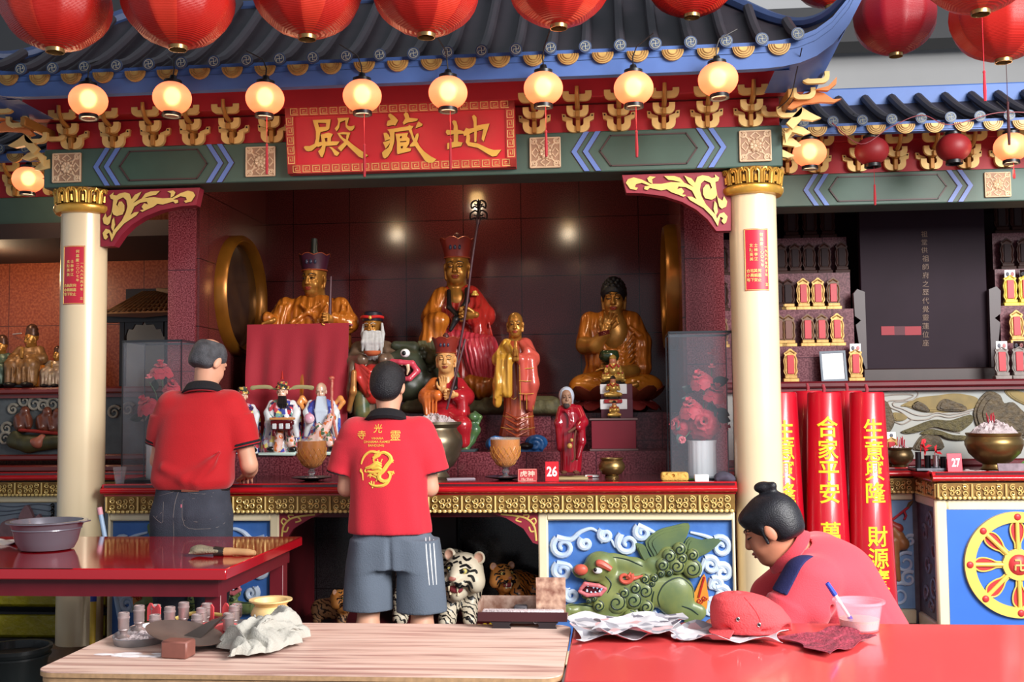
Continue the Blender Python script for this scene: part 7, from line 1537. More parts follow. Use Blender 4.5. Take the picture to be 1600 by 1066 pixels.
p = U(1132,748,5.92); S = Sd(.004); S.el((p[0]-.005,5.93, ZT+.02),(.05,.04,.032),.02); S.el((p[0]+.03,5.92, ZT+.012),(.03,.035,.02),.02); S.cap((p[0]-.04,5.9, ZT+.012),(p[0]+.01,5.89, ZT+.03),.012,.008,.015); S.half((p[0],5.9, ZT+.001),(0,0,-1),(p[0]-.1,5.8,.9),(p[0]+.1,6.05, ZT+.03)); tag(sculpt('dark_rag', S, [mat('rag_slate', (74,70,86),.9, v=.4, vs=20)]), 'crumpled dark grey rag at the altar end by the right pillar', 'rag')
p = U(1080,748,5.99); m_ = MB().tube([(p[0]-.03,5.99, ZT+.006),(p[0]+.03,5.98, ZT+.006)],.005,8); tag(mk('green_lighter', m_, mat('green_plastic', (70,140,60),.3), None, loc=(p[0],5.99, ZT)), 'thin green stick between the yellow sponge and the white box', 'stick')
p = U(187,756,5.92); t = thing('plastic_cup', (p[0],5.92, ZT), 'clear plastic cup half full of water at the left end of the altar', 'cup')
mk('cup_wall', MB().lathe([(.022,0),(.0235,.002),(.038,.095),(.0395,.096),(.037,.095),(.0225,.004),(.001,.003)],28,(p[0],5.92, ZT), caps=False), mat('clear_cup_plastic', (235,240,246),.1, al=.13, coat=.4), t)
mk('water', MB().lathe([(.0225,.004),(.029,.045),(.001,.045)],24,(p[0],5.92, ZT)), mat('cup_water', (190,200,214),.03, al=.35), t)
# papers on the counter
p = U(720,748,6.2); m_ = MB().box((p[0],6.2, ZT+.003),(.16,.10,.004),0, MT((p[0],6.2,0)) @ MR(.2,4, 'Z') @ MT((-p[0],-6.2,0))); tag(mk('paper_sheet', m_, mat('paper_mauve', (190,176,190),.8), None, loc=(p[0],6.2, ZT)), 'pale paper sheet lying right of the big brass censer', 'paper')
p = U(925,741,6.28); m_ = MB().box((p[0],6.30, ZT+.008),(.08,.05,.012),0, None, .002).box((p[0]-.012,6.273, ZT+.008),(.03,.002,.008),1); tag(mk('matchbox', m_, [WHITE, mat('box_red_print', (190,40,50),.5)], None, loc=(p[0],6.3, ZT)), 'small white and red matchbox behind the red-robed figurine', 'box')
# stepped box with small gilt figurines
Y = 6.74; a, b = U(922,705, Y), U(997,705, Y); zt_ = U(960,655, Y)[2]; t = thing('figurine_box', ((a[0]+b[0])/2, Y, 1.121), 'dark red box carrying a plum stand with white ledges and gilt figurines', 'box')
mk('red_box', MB().bx(a[0]+.012, b[0]-.012, Y-.09, Y+.12,1.133, zt_-.006,0,.002), mat('box_crimson', (132,24,44),.45, v=.2, vs=6), t)
for z in (1.121, zt_-.006): mk('board', MB().bx(a[0], b[0], Y-.10, Y+.13, z, z+.012,0,.002), mat('board_grey', (120,96,96),.6), t)
a2, b2 = U(939,640, Y)[0], U(989,640, Y)[0]; z1_, z2_ = U(960,624, Y)[2], U(960,600, Y)[2]
for i, (y0, zz) in enumerate(((Y+.0, z1_),(Y+.05, z2_))): mk('plum_stand', MB().bx(a2, b2, y0, Y+.12, zt_+.006, zz, 0,.002), mat('stand_plum', (92,40,54),.4), t); mk('white_ledge', MB().bx(a2-.004, b2-.035, y0-.004, Y+.1, zz-.062, zz, 0,.002), WHITE, t)
FG = mat('figurine_gilt', (206,164,84),.3, m=.45, v=.4, vs=40, c2=(110,76,30)); FR = mat('figurine_red', (170,36,36),.35); FK = mat('figurine_black', (30,24,22),.4)
def figurine(px, pyb, pyt, Y, label, belly=False, z=None):
    a, c = U(px, pyb, Y), U(px, pyt, Y); h = c[2]-a[2]; z = a[2] if z is None else z; x = a[0]; g = lambda u, v, d=0: (x+u*h, Y-d*h, z+v*h)
    t = thing('gilt_figurine', (x, Y, z), label, 'figurine', 'small gilt figurines on the red box'); S = Sd(.0028)
    S.el(g(0,.80,.02),(.13*h, .12*h, .14*h),.006,1); S.el(g(0,.52),(.24*h, .18*h, .22*h),.012); S.el(g(0,.46,.12),(.15*h, .12*h, .14*h),.01)
    for e in (-1,1): S.cap(g(e*.22,.6), g(e*.26,.42,.12),.07*h, .06*h, .008); S.cap(g(e*.12,.22,.08), g(e*.32,.2,.18),.10*h, .09*h, .01)
    S.el(g(0,.18),(.34*h, .2*h, .12*h),.012)
    sculpt('body', S, [FG, mat('figurine_face', (176,110,76),.4)], t); mk('base', MB().lathe([(.36*h, 0),(.38*h, .03*h),(.32*h, .10*h),(.001,.10*h)],20,(x, Y, z), sy=.7), FK, t)
    mk('headdress', MB().lathe([(.12*h, 0),(.13*h, .04*h),(.08*h, .12*h),(.001,.16*h)],14, g(0,.88)), FK if belly else FG, t)
    m_ = MB()
    for e in (-1,1): m_.ell(g(e*.2,.62,.14),(.05*h, .03*h, .05*h),0,8)
    m_.tube([g(-.12,.68,.14), g(0,.55,.24), g(.12,.68,.14)],.03*h, 6); mk('red_sash', m_, FR, t); return t
for i, (dx, dz, hh) in enumerate(((-9,3,28),(9,3,28),(0,0,45))): figurine(958+dx, 600-dz, 600-dz-hh, Y+.09,('short gilt figurine at the left of the trio on the top ledge', 'short gilt figurine at the right of the trio on the top ledge', 'tallest gilt figurine at the back of the top ledge')[i], False, z2_)
figurine(958,624,588, Y+.022, 'round-bellied gilt figurine on the middle white ledge', True, z1_)
pl = MB().box((U(958,621, Y)[0], Y-.012, z1_-.012),(.11,.012,.022),0, None, .002); text(pl, '福德正神', (U(958,621, Y)[0], Y-.019, z1_-.012),.012,1,0,.001); tag(mk('name_plate', pl, [FR, CREAMG], None, loc=(U(958,621, Y)[0], Y, z1_)), 'tiny red name plate with gilt characters on the middle white ledge', 'plate')
figurine(960,653,626, Y-.06, 'lowest and smallest gilt figurine, on the lid of the red box', True, zt_+.006)
# ------------------------------------------------------------------ glass flower cases
ROSE = mat('rose_red', (196,44,66),.6, v=.5, vs=16, c2=(150,20,40), sheen=.3); ROSEP = mat('rose_pink', (232,130,140),.6, v=.4, vs=16, c2=(214,80,96)); LEAF = mat('dark_leaf', (44,58,50),.55, v=.4, vs=18, c2=(28,40,34)); CASEG = mat('hazy_case_glass', (150,160,172),.06, al=.11, coat=.6); EDGE = mat('case_edge_dark', (40,44,50),.3)
def rose(c, r, dirv, parent, m, kind=0):
    c = np.array(c, float); d = np.array(dirv, float); d /= np.linalg.norm(d); a = np.cross(d, (.3,.9,.1)); a /= np.linalg.norm(a); b = np.cross(d, a); m_ = MB()
    for ring_, (n, q0, op) in enumerate(((3,.28,.15),(4,.55,.45),(5,.85,.85),(6,1.05,1.15))[:(4 if kind == 0 else 2)]):
        for i in range(n):
            an = 2*PI*(i+.37*ring_)/n
            def f(u, v):
                w = (u-.5)*2; th = an+w*(PI/n)*1.35*sin(PI*(.25+.6*v)); rr = r*q0*(.35+.65*v**.7)*(1+.1*w*w); hgt = r*(.75-.15*ring_-.55*op*v*v+ .5*v*(1.1-op))+r*.03*sin(5*w+ring_)
                return c+a*rr*cos(th)+b*rr*sin(th)+d*(hgt-.4*r)
            m_.sheet(f, 7,5,.0016)
    return mk('rose', m_, m, parent, 60)
def leaf(parent, c, d, L, m=LEAF):
    c = np.array(c, float); d = np.array(d, float)/np.linalg.norm(d); s_ = np.cross(d, (0,1,.2)); s_ /= np.linalg.norm(s_); n = np.cross(s_, d)
    mk('leaf', MB().sheet(lambda u, v: c+d*L*v+s_*(u-.5)*L*.62*sin(PI*min(.999,.06+.93*v))+n*(-.1*L*v*v+.12*L*abs(u-.5)),5,7,.0012), m, parent)
def glass_case(x0, x1, Y0, Y1, z0, z1, label, flowers, vase, leaves):
    t = thing('glass_flower_case', ((x0+x1)/2, Y0, z0), label, 'glass case'); g_ = .004
    mk('glass_pane', MB().bx(x0, x1, Y0, Y0+g_, z0+.012, z1), CASEG, t); mk('glass_pane', MB().bx(x0, x0+g_, Y0+g_, Y1, z0+.012, z1), CASEG, t); mk('glass_pane', MB().bx(x1-g_, x1, Y0+g_, Y1, z0+.012, z1), CASEG, t); mk('glass_top', MB().bx(x0, x1, Y0, Y1, z1, z1+g_), CASEG, t)
    m_ = MB(); e = .006
    for x in (x0, x1):
        for y in (Y0, Y1): m_.bx(x-e/2, x+e/2, y-e/2, y+e/2, z0, z1+.004)
    for y in (Y0, Y1): m_.bx(x0, x1, y-e/2, y+e/2, z1-e, z1+e)
    for x in (x0, x1): m_.bx(x-e/2, x+e/2, Y0, Y1, z1-e, z1+e)
    mk('dark_edging', m_, EDGE, t); mk('case_base', MB().bx(x0, x1, Y0, Y1, z0, z0+.012), EDGE, t)
    ym = (Y0+Y1)/2; vx, vr, vz = vase
    bq = thing('flower_vase', (vx, ym, z0+.012), label.replace('glass case', 'white vase').replace('tall hazy white vase', 'white vase')[:0] or ('white ribbed vase of artificial red roses inside the %s glass case' % ('right' if vx > -1 else 'left')), 'vase')
    mk('vase', MB().lathe([(vr*.92,0),(vr, .01),(vr, vz-.02),(vr*1.06, vz),(vr*.95, vz),(vr*.9,.02),(.001,.02)],48,(vx, ym, z0+.012), fn=lambda a, j, r, z: r*(1+.025*cos(16*a))), mat('milk_glass_white', (236,240,244),.25, coat=.3), bq)
    st = MB()
    for px, py, r, m, d, kd in flowers:
        c = U(px, py, ym-.03); c = np.array((c[0], ym-.03+.04*sin(px), c[2])); rose(c, r, d, bq, m, kd); st.tube(smooth([(vx+.01*sin(px), ym, z0+vz), tuple((c+np.array((vx, ym, z0+vz+.15)))/2+np.array((.02,0,.0))), tuple(c-np.array(d)/np.linalg.norm(d)*r*.5)],4),.003,5)
    mk('stems', st, mat('stem_green', (70,96,60),.6), bq)
    for px, py, dx, dz, L in leaves: c = U(px, py, ym); leaf(bq, c, (dx, -.3, dz), L)
    return t
zc0 = ZT; x0, x1 = U(1047,640,6.0)[0], U(1146,640,6.0)[0]
glass_case(x0, x1,6.0,6.32, ZT, U(1095,519,6.0)[2], 'tall hazy glass case with red roses at the right end of the altar', [(1114,556,.05, ROSE, (.1,-.3,1),1),(1112,576,.035, ROSEP, (0,-.3,1),1),(1092,590,.06, ROSE, (-.3,-.6,.8),0),(1118,612,.062, ROSE, (.2,-.4,.9),0),(1078,634,.065, ROSE, (-.2,-.5,.8),0),(1098,660,.085, ROSE, (0,-1,.15),0),(1058,664,.06, ROSE, (-.7,-.7,.2),0),(1066,687,.036, ROSEP, (-.3,-1,0),1),(1133,668,.042, ROSE, (.9,-.4,.2),1)],(U(1097,700,6.16)[0],.076,.20),[(1112,600,.9,.25,.10),(1108,630,.3,-.8,.09),(1120,640,.8,-.4,.08),(1085,612,-.8,.3,.08),(1075,655,-.6,-.5,.10),(1088,690,-.1,-1,.07),(1118,650,.8,-.3,.09),(1068,675,-.4,-.7,.08),(1083,625,-.9,.1,.07)])
x0, x1 = U(191,640,6.06)[0], U(283,640,6.06)[0]
glass_case(x0, x1,6.06,6.36, ZT, U(240,533,6.06)[2], 'tall dim glass case with red roses at the left end of the altar', [(247,575,.065, ROSE, (.1,-.3,1),0),(237,593,.036, ROSEP, (0,-.3,1),1),(266,603,.05, ROSE, (.3,-.5,.8),0),(230,630,.065, ROSE, (-.3,-.5,.8),0),(262,640,.06, ROSE, (.2,-.8,.4),0)],(U(247,700,6.2)[0],.07,.20),[(240,612,.3,.9,.08),(255,625,.6,.3,.08),(225,650,-.7,-.2,.08),(250,655,.2,-.6,.08)])
# ------------------------------------------------------------------ round gilded wall frames
def ring_frame(X, e, yc, zc, ry, rz, label):
    t = thing('round_wall_frame', (X, yc, zc), label, 'frame'); q = lambda a, k, dx: (X+e*dx, yc+ry*k*cos(a), zc+rz*k*sin(a)); m_ = MB(); n = 64
    pr = [(1.0,.0),(1.0,.05),(.96,.075),(.92,.06),(.90,.07),(.86,.05),(.84,.03),(.84,0)]
    vs = [q(2*PI*i/n, k, d) for i in range(n) for k, d in pr]; L = len(pr); fs = [(i*L+j, ((i+1) % n)*L+j, ((i+1) % n)*L+j+1, i*L+j+1)[::int(e)] for i in range(n) for j in range(L-1)]
    m_.add(vs, fs); mk('gilt_ring', m_, mat('frame_gold_brown', (150,96,30),.3, m=.5, v=.4, vs=10, c2=(100,56,16)), t)
    m_ = MB(); m_.add([q(2*PI*i/n, .85,.012) for i in range(n)]+[(X+e*.012, yc, zc)],[(i, (i+1) % n, n)[::int(e)] for i in range(n)]); mk('dark_picture', m_, mat('frame_picture_brown', (70,46,26),.25, v=.9, vs=7, c2=(34,22,16), coat=.5), t)
pa_, pb_ = UX(334,470, AX0), UX(403,470, AX0); zc = UX(366,462, AX0)[2]; ytop, ybot = UX(366,367, AX0)[2], UX(366,557, AX0)[2]
ring_frame(AX0,1,(pa_[1]+pb_[1])/2, zc, (pb_[1]-pa_[1])/2,(ytop-ybot)/2, 'round gilded frame with a dark picture on the left wall of the alcove')
ring_frame(AX1,-1,(pa_[1]+pb_[1])/2, zc, (pb_[1]-pa_[1])/2,(ytop-ybot)/2, 'round gilded frame seen edge-on on the right wall of the alcove')
# ------------------------------------------------------------------ right side altar: stepped shelf with memorial tablets
rowY = {5: 7.34,4: 7.47,3: 7.60,2: 7.73,1: 7.86}; rowPY = {5: 597,4: 542,3: 485,2: 429,1: 374}
rz = {k: U(1250, rowPY[k], rowY[k])[2] for k in rowY}
endL = {5: 1345,4: 1341,3: 1334,2: 1330,1: 1326}; begR = {5: 1577,4: 1572,3: 1563,2: 1557,1: 1555}
m_ = MB(); m2 = MB()
for k in (5,4,3,2,1):
    y0 = rowY[k]-.06; y1 = rowY[k]+.07 if k > 1 else 8.3; zt = rz[k]
    m_.bx(.69, U(endL[k],500, y0)[0], y0, y1+.3 if k > 1 else y1,.93 if k == 5 else zt-.4, zt); m2.bx(U(begR[k],500, y0)[0],4.2, y0, y1+.3 if k > 1 else y1,.93 if k == 5 else zt-.4, zt)
struct('wall_tablet_steps_left', m_, GR_SHELF); struct('wall_tablet_steps_right', m2, GR_SHELF)
TGO = mat('tablet_gold', (206,164,92),.4, m=.3, v=.6, vs=40, c2=(120,78,36)); TDK = mat('tablet_dark_wood', (66,38,32),.45, v=.5, vs=20, c2=(36,22,22)); TRD = mat('tablet_red_plate', (190,40,52),.4); TGY = mat('tablet_grey_stone', (150,140,134),.6, v=.5, vs=30); TYE = mat('tablet_yellow', (224,196,70),.45)
def tablet_proto(frame, plate, base):
    t = thing('memorial_tablet', (0,0,0), 'x', 'tablet', 'memorial tablets on the stepped shelf')
    o = smooth([(-.034,.045),(-.046,.07),(-.040,.10),(-.046,.14),(-.036,.175),(-.042,.19),(-.022,.205),(0,.222),(.022,.205),(.042,.19),(.036,.175),(.046,.14),(.040,.10),(.046,.07),(.034,.045)],3)
    mk('carved_frame', MB().prism([q[:2] for q in o],.022), frame, t, ang=25)
    m_ = MB()
    for s_ in (-1,1): m_.tube([(s_*q[0]*.84,-.002, q[1]) for q in smooth([(.03,.05),(.043,.075),(.038,.10),(.043,.14),(.034,.17)],3)],.0042,5)
    m_.tube([(-.028,-.002,.19),(0,-.004,.208),(.028,-.002,.19)],.005,5); mk('carved_scrolls', m_, frame, t)
    mk('name_plate', MB().box((0,-.004,.115),(.044,.010,.125),0, None, .002), plate, t)
    m_ = MB().box((0,.008,.034),(.080,.05,.022),0, None, .003); m_.box((0,.008,.012),(.102,.065,.024),0, None, .003); mk('base', m_, base, t)
    return t
protos = {}
for k_ in ('black_lacquer', 'tablet_dark_wood', 'dark_plum_wall', 'granite_shelf_plum'):
    if k_ in MATS: MATS[k_].node_tree.nodes['Principled BSDF'].inputs['Specular IOR Level'].default_value = .15
def tablet(px, row, kind, label, dx=0, Y=None, photo=0, scl=1):
    if kind not in protos: protos[kind] = [tablet_proto(*{'g': (TGO, TRD, TGO), 'd': (TDK, mat('tablet_plate_dark', (44,30,32),.75), TDK), 'm': (mat('tablet_bronze', (120,84,52),.45, v=.5, vs=30), TRD, TGO), 'b': (TDK, mat('tablet_plate_dark', (44,30,32),.75), TGO), 'y': (TYE, TRD, TYE), 's': (TGY, TRD, TGY), 'e': (mat('tablet_bronze', (120,84,52),.45), mat('tablet_plate_brown', (110,62,48),.45), TGO)}[kind]), True]
    P0 = protos[kind]; o = P0[0] if P0[1] else dup(P0[0]); P0[1] = False
    Y = rowY[row]-.01 if Y is None else Y; o.location = (U(px, rowPY[row], Y)[0], Y, rz[row]); o.scale = (scl,)*3; o['label'] = label
    if photo:
        m_ = MB().box((0,.002,.222),(.07,.006,.05),0, None, .001)
        for e in (-1,1): m_.ell((e*.016,-.002,.218),(.011,.002,.015),1+(e > 0),10)
        p = mk('photo_pair', m_, [WHITE, mat('photo_grey', (90,90,100),.5), mat('photo_tone', (190,120,120) if photo > 1 else (120,120,130),.5)]); p.parent = o
    return o
on = ['first', 'second', 'third', 'fourth', 'fifth', 'sixth']
for i, (px, k) in enumerate(((1236, 'g'),)): tablet(px, 5, k, 'gilt tablet with red plate on the lowest step beside the right cream pillar')
tablet(1338,5, 'g', 'gilt tablet with red plate and two photos, right of the white picture frame', photo=2)
for i, (px, k) in enumerate(((1218, 'e'),(1233, 'e'),(1263, 'm'),(1285, 'm'),(1309, 'g'))): tablet(px, 4, k, ('%s tablet from the left on the second step from below, over the red candles' % on[i]))
for i, (px, k) in enumerate(((1217, 'd'),(1232, 'b'),(1256, 'g'),(1279, 'g'),(1303, 'm'))): tablet(px, 3, k, ('%s tablet from the left on the middle step, left of the black board' % on[i]))
for i, px in enumerate((1221,1243,1265,1289,1316)): tablet(px, 2, 'd', 'dark wooden tablet, %s from the left on the fourth step from below' % on[i])
for i, px in enumerate((1237,1266,1294)): tablet(px, 1, 'd', 'dark wooden tablet, %s from the left on the topmost step' % on[i], scl=1.15)
for px, r, k, lb in ((1128,4, 'm', 'tablet with red plate just left of the right cream pillar, above the glass case'),(1129,3, 'd', 'dark tablet just left of the right cream pillar, middle of a column'),(1129,2, 'd', 'dark tablet just left of the right cream pillar, top of a column')): tablet(px, r, k, lb)
for i, px in enumerate((1566,1591)): tablet(px, 1, 'd', 'dark tablet on the topmost step right of the black board, %s from the board' % on[i], scl=1.1)
for i, px in enumerate((1575,1601)): tablet(px, 2, 'd', 'dark tablet on the fourth step right of the black board, %s from the board' % on[i])
for i, px in enumerate((1580,1604)): tablet(px, 3, 'y', 'yellow tablet with two photos right of the black board, %s from the board' % on[i], photo=1)
tablet(1590,4, 'g', 'gilt tablet with red plate near the right edge, under the yellow tablets')
for i, px in enumerate((1567,1594)): tablet(px, 5, 's', 'grey stone tablet with photos beside the black board base, %s from the board' % on[i], photo=1, Y=7.30)
a, b = U(1284,595,7.3), U(1325,595,7.3); h = U(1304,548,7.3)[2]-rz[5]; x = (a[0]+b[0])/2; t = thing('picture_frame', (x, 7.31, rz[5]), 'white sheet in a thin dark frame standing on the lowest tablet step', 'picture frame'); T = MT((x, 7.31, rz[5])) @ MR(-.12,4, 'X') @ MR(-.03,4, 'Y'); w = b[0]-a[0]
m_ = MB()
for q in ((-w/2, w/2,0,.014),(-w/2, w/2, h-.014, h),(-w/2,-w/2+.014,.014, h-.014),(w/2-.014, w/2,.014, h-.014)): m_.box(((q[0]+q[1])/2,0,(q[2]+q[3])/2),(q[1]-q[0],.014, q[3]-q[2]),0, T)
mk('frame', m_, mat('slate_frame', (70,84,100),.4), t); mk('white_sheet', MB().box((0,.003, h/2),(w-.026,.004, h-.026),0, T), mat('sheet_white', (244,246,250),.6), t)
# the large black board
x0, x1 = U(1345,450,7.6)[0], U(1542,450,7.6)[0]; zb0, zb1 = U(1450,576,7.6)[2], U(1450,318,7.6)[2]
t = thing('black_name_board', ((x0+x1)/2,7.6, rz[5]), 'huge black lacquered board with a faint gold column of characters behind the right altar', 'board')
mk('board', MB().bx(x0, x1,7.6,7.66, zb0, zb1,0,.004), mat('black_lacquer', (34,20,30),.6, v=.5, vs=3, c2=(46,30,42)), t)
mk('base_beam', MB().bx(x0-.02, x1+.05,7.5,7.72, rz[5], zb0,0,.006), mat('board_base_wood', (58,40,38),.4, v=.4, vs=8), t)
for e, xx in ((-1, x0),(1, x1)):
    ztop = U(1350,452,7.55)[2]; m_ = MB().prism([(xx+e*.0, zb0),(xx+e*.03, zb0+.1),(xx+e*.055, zb0+.30),(xx+e*.02, zb0+.33),(xx+e*.06, zb0+.36),(xx+e*.065, ztop-.03),(xx+e*.04, ztop),(xx-e*.01, ztop-.02),(xx-e*.012, zb0)],.05, T=MT((0,7.53,0))); mk('side_post', m_, mat('board_post_wood', (72,58,60),.4, v=.3, vs=8), t)
MATS['black_lacquer'].node_tree.nodes['Principled BSDF'].inputs['Specular IOR Level'].default_value = .2
m_ = MB(); xc_ = U(1447,470,7.6)[0]
for i, ch in enumerate('祖師府之歷代覺靈蓮位座'): q = U(1446,404+i*13.2,7.6); text(m_, ch, (q[0],7.597, q[2]),.042,0,.0,.002)
for i, ch in enumerate('祖堂供'): q = U(1444,366+i*12.5,7.6); text(m_, ch, (q[0],7.597, q[2]),.040,0,.0,.002)
mk('gilt_characters', m_, mat('faint_gilt', (110,82,64),.5), t); m_ = MB()
for a, b in ((1377,1397),(1414,1439)): p, q = U(a, 524,7.6), U(b, 510,7.6); m_.bx(p[0], q[0],7.596,7.6, p[2], q[2])
p, q = U(1397,524,7.6), U(1414,510,7.6); m_.bx(p[0], q[0],7.5965,7.6, p[2], q[2],1); mk('red_paper_strips', m_, [mat('strip_red', (150,44,54),.6), mat('strip_dark', (84,36,46),.6)], t)
# ledge and landscape relief
zl = rz[5]; struct('trim_2', MB().bx(.69,4.2,7.19,7.29, zl-.045, zl, 0,.012).bx(.69,4.2,7.215,7.29, zl-.065, zl-.04), MAROON); struct('trim_3', MB().bx(.69,4.2,7.22,7.29,.985,1.03,0,.01), MAROON)
Y = 7.27; zr0, zr1 = 1.03, zl-.06; t = thing('landscape_relief', (2.0, Y, zr0), 'carved landscape wall with hills, rocks and a river behind the right altar', 'relief panel')
RS = mat('relief_pale_sky', (168,166,156),.55, v=.4, vs=4, c2=(134,148,158)); ROL_ = mat('relief_olive_hill', (140,116,56),.5, v=.7, vs=9, c2=(80,74,44)); RRK = mat('relief_rock', (100,84,58),.6, v=.85, vs=26, c2=(48,42,34), b=.8, bs=50); RBS = mat('relief_bush', (98,88,50),.6, v=.8, vs=34, c2=(58,52,36), b=.8, bs=90)
mk('pale_ground', MB().bx(.70,4.2, Y, 7.275, zr0, zr1), RS, t); o0 = (1380,600,1466/220.)
gl_ = lambda u, v, d=0: (lambda w: (w[0], Y-d, w[2]))(U(o0[0]+u/o0[2], o0[1]+v/o0[2], Y))
for o, m, nm, d in (([(180,230),(250,190),(380,140),(560,120),(720,100),(850,110),(980,150),(960,240),(820,280),(600,300),(400,290),(250,240)], ROL_, 'hill', .012),([(100,300),(200,310),(250,350),(200,385),(110,380)], ROL_, 'hill', .012),([(180,500),(300,450),(450,390),(560,370),(700,380),(900,320),(930,380),(880,440),(780,500),(650,480),(500,450),(350,500),(250,520)], RBS, 'bank', .02),([(1260,80),(1330,60),(1460,90),(1600,150),(1600,260),(1380,180)], ROL_, 'hill', .01),([(290,240),(350,180),(440,220),(480,290),(380,280)], RRK, 'rock', .02),([(540,270),(560,190),(620,150),(680,160),(760,190),(840,220),(860,280),(700,290)], RRK, 'rock', .022),([(320,640),(420,520),(560,540),(610,600),(610,680),(340,690)], RRK, 'rock', .022),([(380,520),(480,470),(600,490),(720,530),(860,540),(880,580),(760,590),(640,570),(560,530)], RBS, 'bank', .022),([(960,420),(935,300),(980,180),(1060,90),(1130,80),(1210,120),(1250,200),(1340,190),(1420,260),(1500,340),(1550,460),(1500,560),(1100,520),(1000,480)], RRK, 'rock', .03),([(-60,160),(0,170),(50,210),(110,360),(100,440),(40,520),(-60,520)], RRK, 'rock', .03)):
    P2 = [gl_(*q)[::2] for q in smooth(o, 3, True)]; c = np.mean(P2,0); m_ = MB()
    for k, dd in ((1, d*.6),(.9, d),(.7, d*1.3)): m_.prism([tuple(c+(np.array(p)-c)*k) for p in P2], dd, T=MT((0, Y-dd, 0)))
    mk(nm, m_, m, t)
m_ = MB()
for pts in ([(-60,100),(100,70),(290,65),(365,100),(300,170),(120,190),(110,230),(200,260),(330,320),(450,330),(560,300),(700,320),(940,270)],[(-60,130),(150,110),(280,110),(310,130),(200,170),(60,180),(70,240),(180,290),(300,370),(450,370),(560,330),(700,350),(900,300)],[(110,390),(200,420),(300,370)],[(320,510),(450,470),(560,460),(680,490),(800,510)]): m_.tube([gl_(*q, .004) for q in smooth(pts, 5)],.0045,6)
mk('river_lines', m_, mat('river_line', (150,140,130),.5), t)
# blue relief with a spear bearer
Y = 7.065; a, b = U(1380,900, Y)[0], U(1434,900, Y)[0]; zt = .785; t = thing('spear_relief', ((a+b)/2, Y, .1), 'narrow blue carved panel with a spear bearer, between the red candles and the wheel altar', 'relief panel')
mk('blue_ground', MB().bx(1.0,1.862, Y-.004, Y+.01,.112,.784), mat('relief_pale_blue', (150,184,220),.5, v=.7, vs=6, c2=(84,134,196)), t); g = lambda px, py, d=.02: gx(px, py, Y-d)
m_ = MB().tube([g(1395,812), g(1420,792)],.008,7); m_.tube([g(1412,798,.024), g(1416,806,.026), g(1413,812,.024)],.007,6); mk('red_spear', m_, mat('spear_red', (190,40,56),.4), t)
mk('spear_tip', MB().tube([g(1417,794), g(1422,787), g(1427,782)],[.006,.013,.002],7), mat('spear_tip_brown', (110,84,52),.4), t)
S = Sd(.004); S.chain([g(1396,828), g(1404,838), g(1410,850), g(1404,856)],(.03,.034,.04,.02),.01); S.chain([g(1396,846), g(1398,880), g(1404,905)],(.035,.03,.016),.01); sculpt('figure_arm', S, [mat('figure_brown', (176,116,70),.4, v=.4, vs=20)], t)
S = Sd(.004); S.chain([g(1394,820), g(1404,826), g(1402,834)],(.024,.028,.02),.01); sculpt('figure_scarf', S, [mat('figure_scarf_red', (166,60,48),.4)], t)
for c, r in (((1415,880),.07),((1405,930),.08),((1420,905),.05),((1422,845),.035)): cc = g(*c, .01); mk('cloud', MB().tube([(cc[0]+r*(1-.8*w)*cos(1+2*PI*1.3*w), cc[1], cc[2]+r*(1-.8*w)*sin(1+2*PI*1.3*w)) for w in lump(0,1,22)], lump(.013,.006,22),7), CLOUD, t)
# cloud relief on the pedestal's shaded side
t = thing('side_relief', (1.88,6.8,.4), 'silvery plum cloud carving on the side of the wheel pedestal', 'relief panel')
for i, (y, z, r) in enumerate(((6.78,.68,.06),(6.9,.6,.05),(6.72,.52,.07),(6.86,.42,.06),(6.74,.3,.07),(6.9,.24,.05),(6.8,.17,.05))): mk('cloud_scroll', MB().tube([(1.893, y+r*(1-.8*w)*cos(i+2*PI*1.3*w), z+r*(1-.8*w)*sin(i+2*PI*1.3*w)) for w in lump(0,1,20)], lump(.014,.006,20),7), mat('scroll_silver_plum', (140,128,142),.35, m=.3, v=.4, vs=20), t)
# red pillar candles
CANM = mat('candle_red_wax', (190,14,36),.3, v=.3, vs=5, c2=(150,6,26), coat=.35); CTX = mat('candle_yellow_print', (250,214,40),.5)
def candle(px, pyt, Y, wpx, label, words=(), lean=0, ang=0, z0=0):
    a = U(px, pyt, Y); x = a[0]; h = a[2]-z0; r = wpx/2*Y/FPX*1.01; rb = r+.047; t = thing('pillar_candle', (x+.0, Y, z0), label, 'candle', 'tall red candles by the right pillar')
    t.rotation_euler = (0,0,0)
    mk('wax_column', MB().lathe([(rb, 0),(r, h-.008),(r-.006, h),(r-.02, h-.006),(.001, h-.012)],40,(x, Y, z0), fn=lambda q, j, rr, z: rr*(1+.012*cos(3*q+j))), CANM, t)
    mk('wick', MB().tube([(x, Y, z0+h-.015),(x+.003, Y, z0+h+.02),(x-.004, Y, z0+h+.045)],[.009,.010,.008],8), mat('wick_pink', (150,50,60),.8), t)
    m_ = MB(); last = None
    for ch, py, hp in words:
        if last and py-last > 50: mk('printed_characters', m_, CTX, t); m_ = MB()
        last = py
        q = U(px, py, Y-.1); z = q[2]; rr = r+(rb-r)*(1-(z-z0)/h)+.002; off = ang
        def bend(p, rr=rr): th = off+(p[0]-x)/rr; rz_ = r+(rb-r)*(1-(p[2]-z0)/h)+.0028; return (x+(rz_-(p[1]-Y))*sin(th), Y-(rz_-(p[1]-Y))*cos(th), p[2])
        text(m_, ch, (x, Y, z), hp*Y/FPX, 0,.014,.0, None, bend)
    if words: mk('printed_characters', m_, CTX, t)
    return t
candle(1217,613,6.3,52, 'red candle half hidden behind the right cream pillar', (('生', 672,29),('意', 703,29),('興', 736,28),('隆', 770,29)), ang=.10)
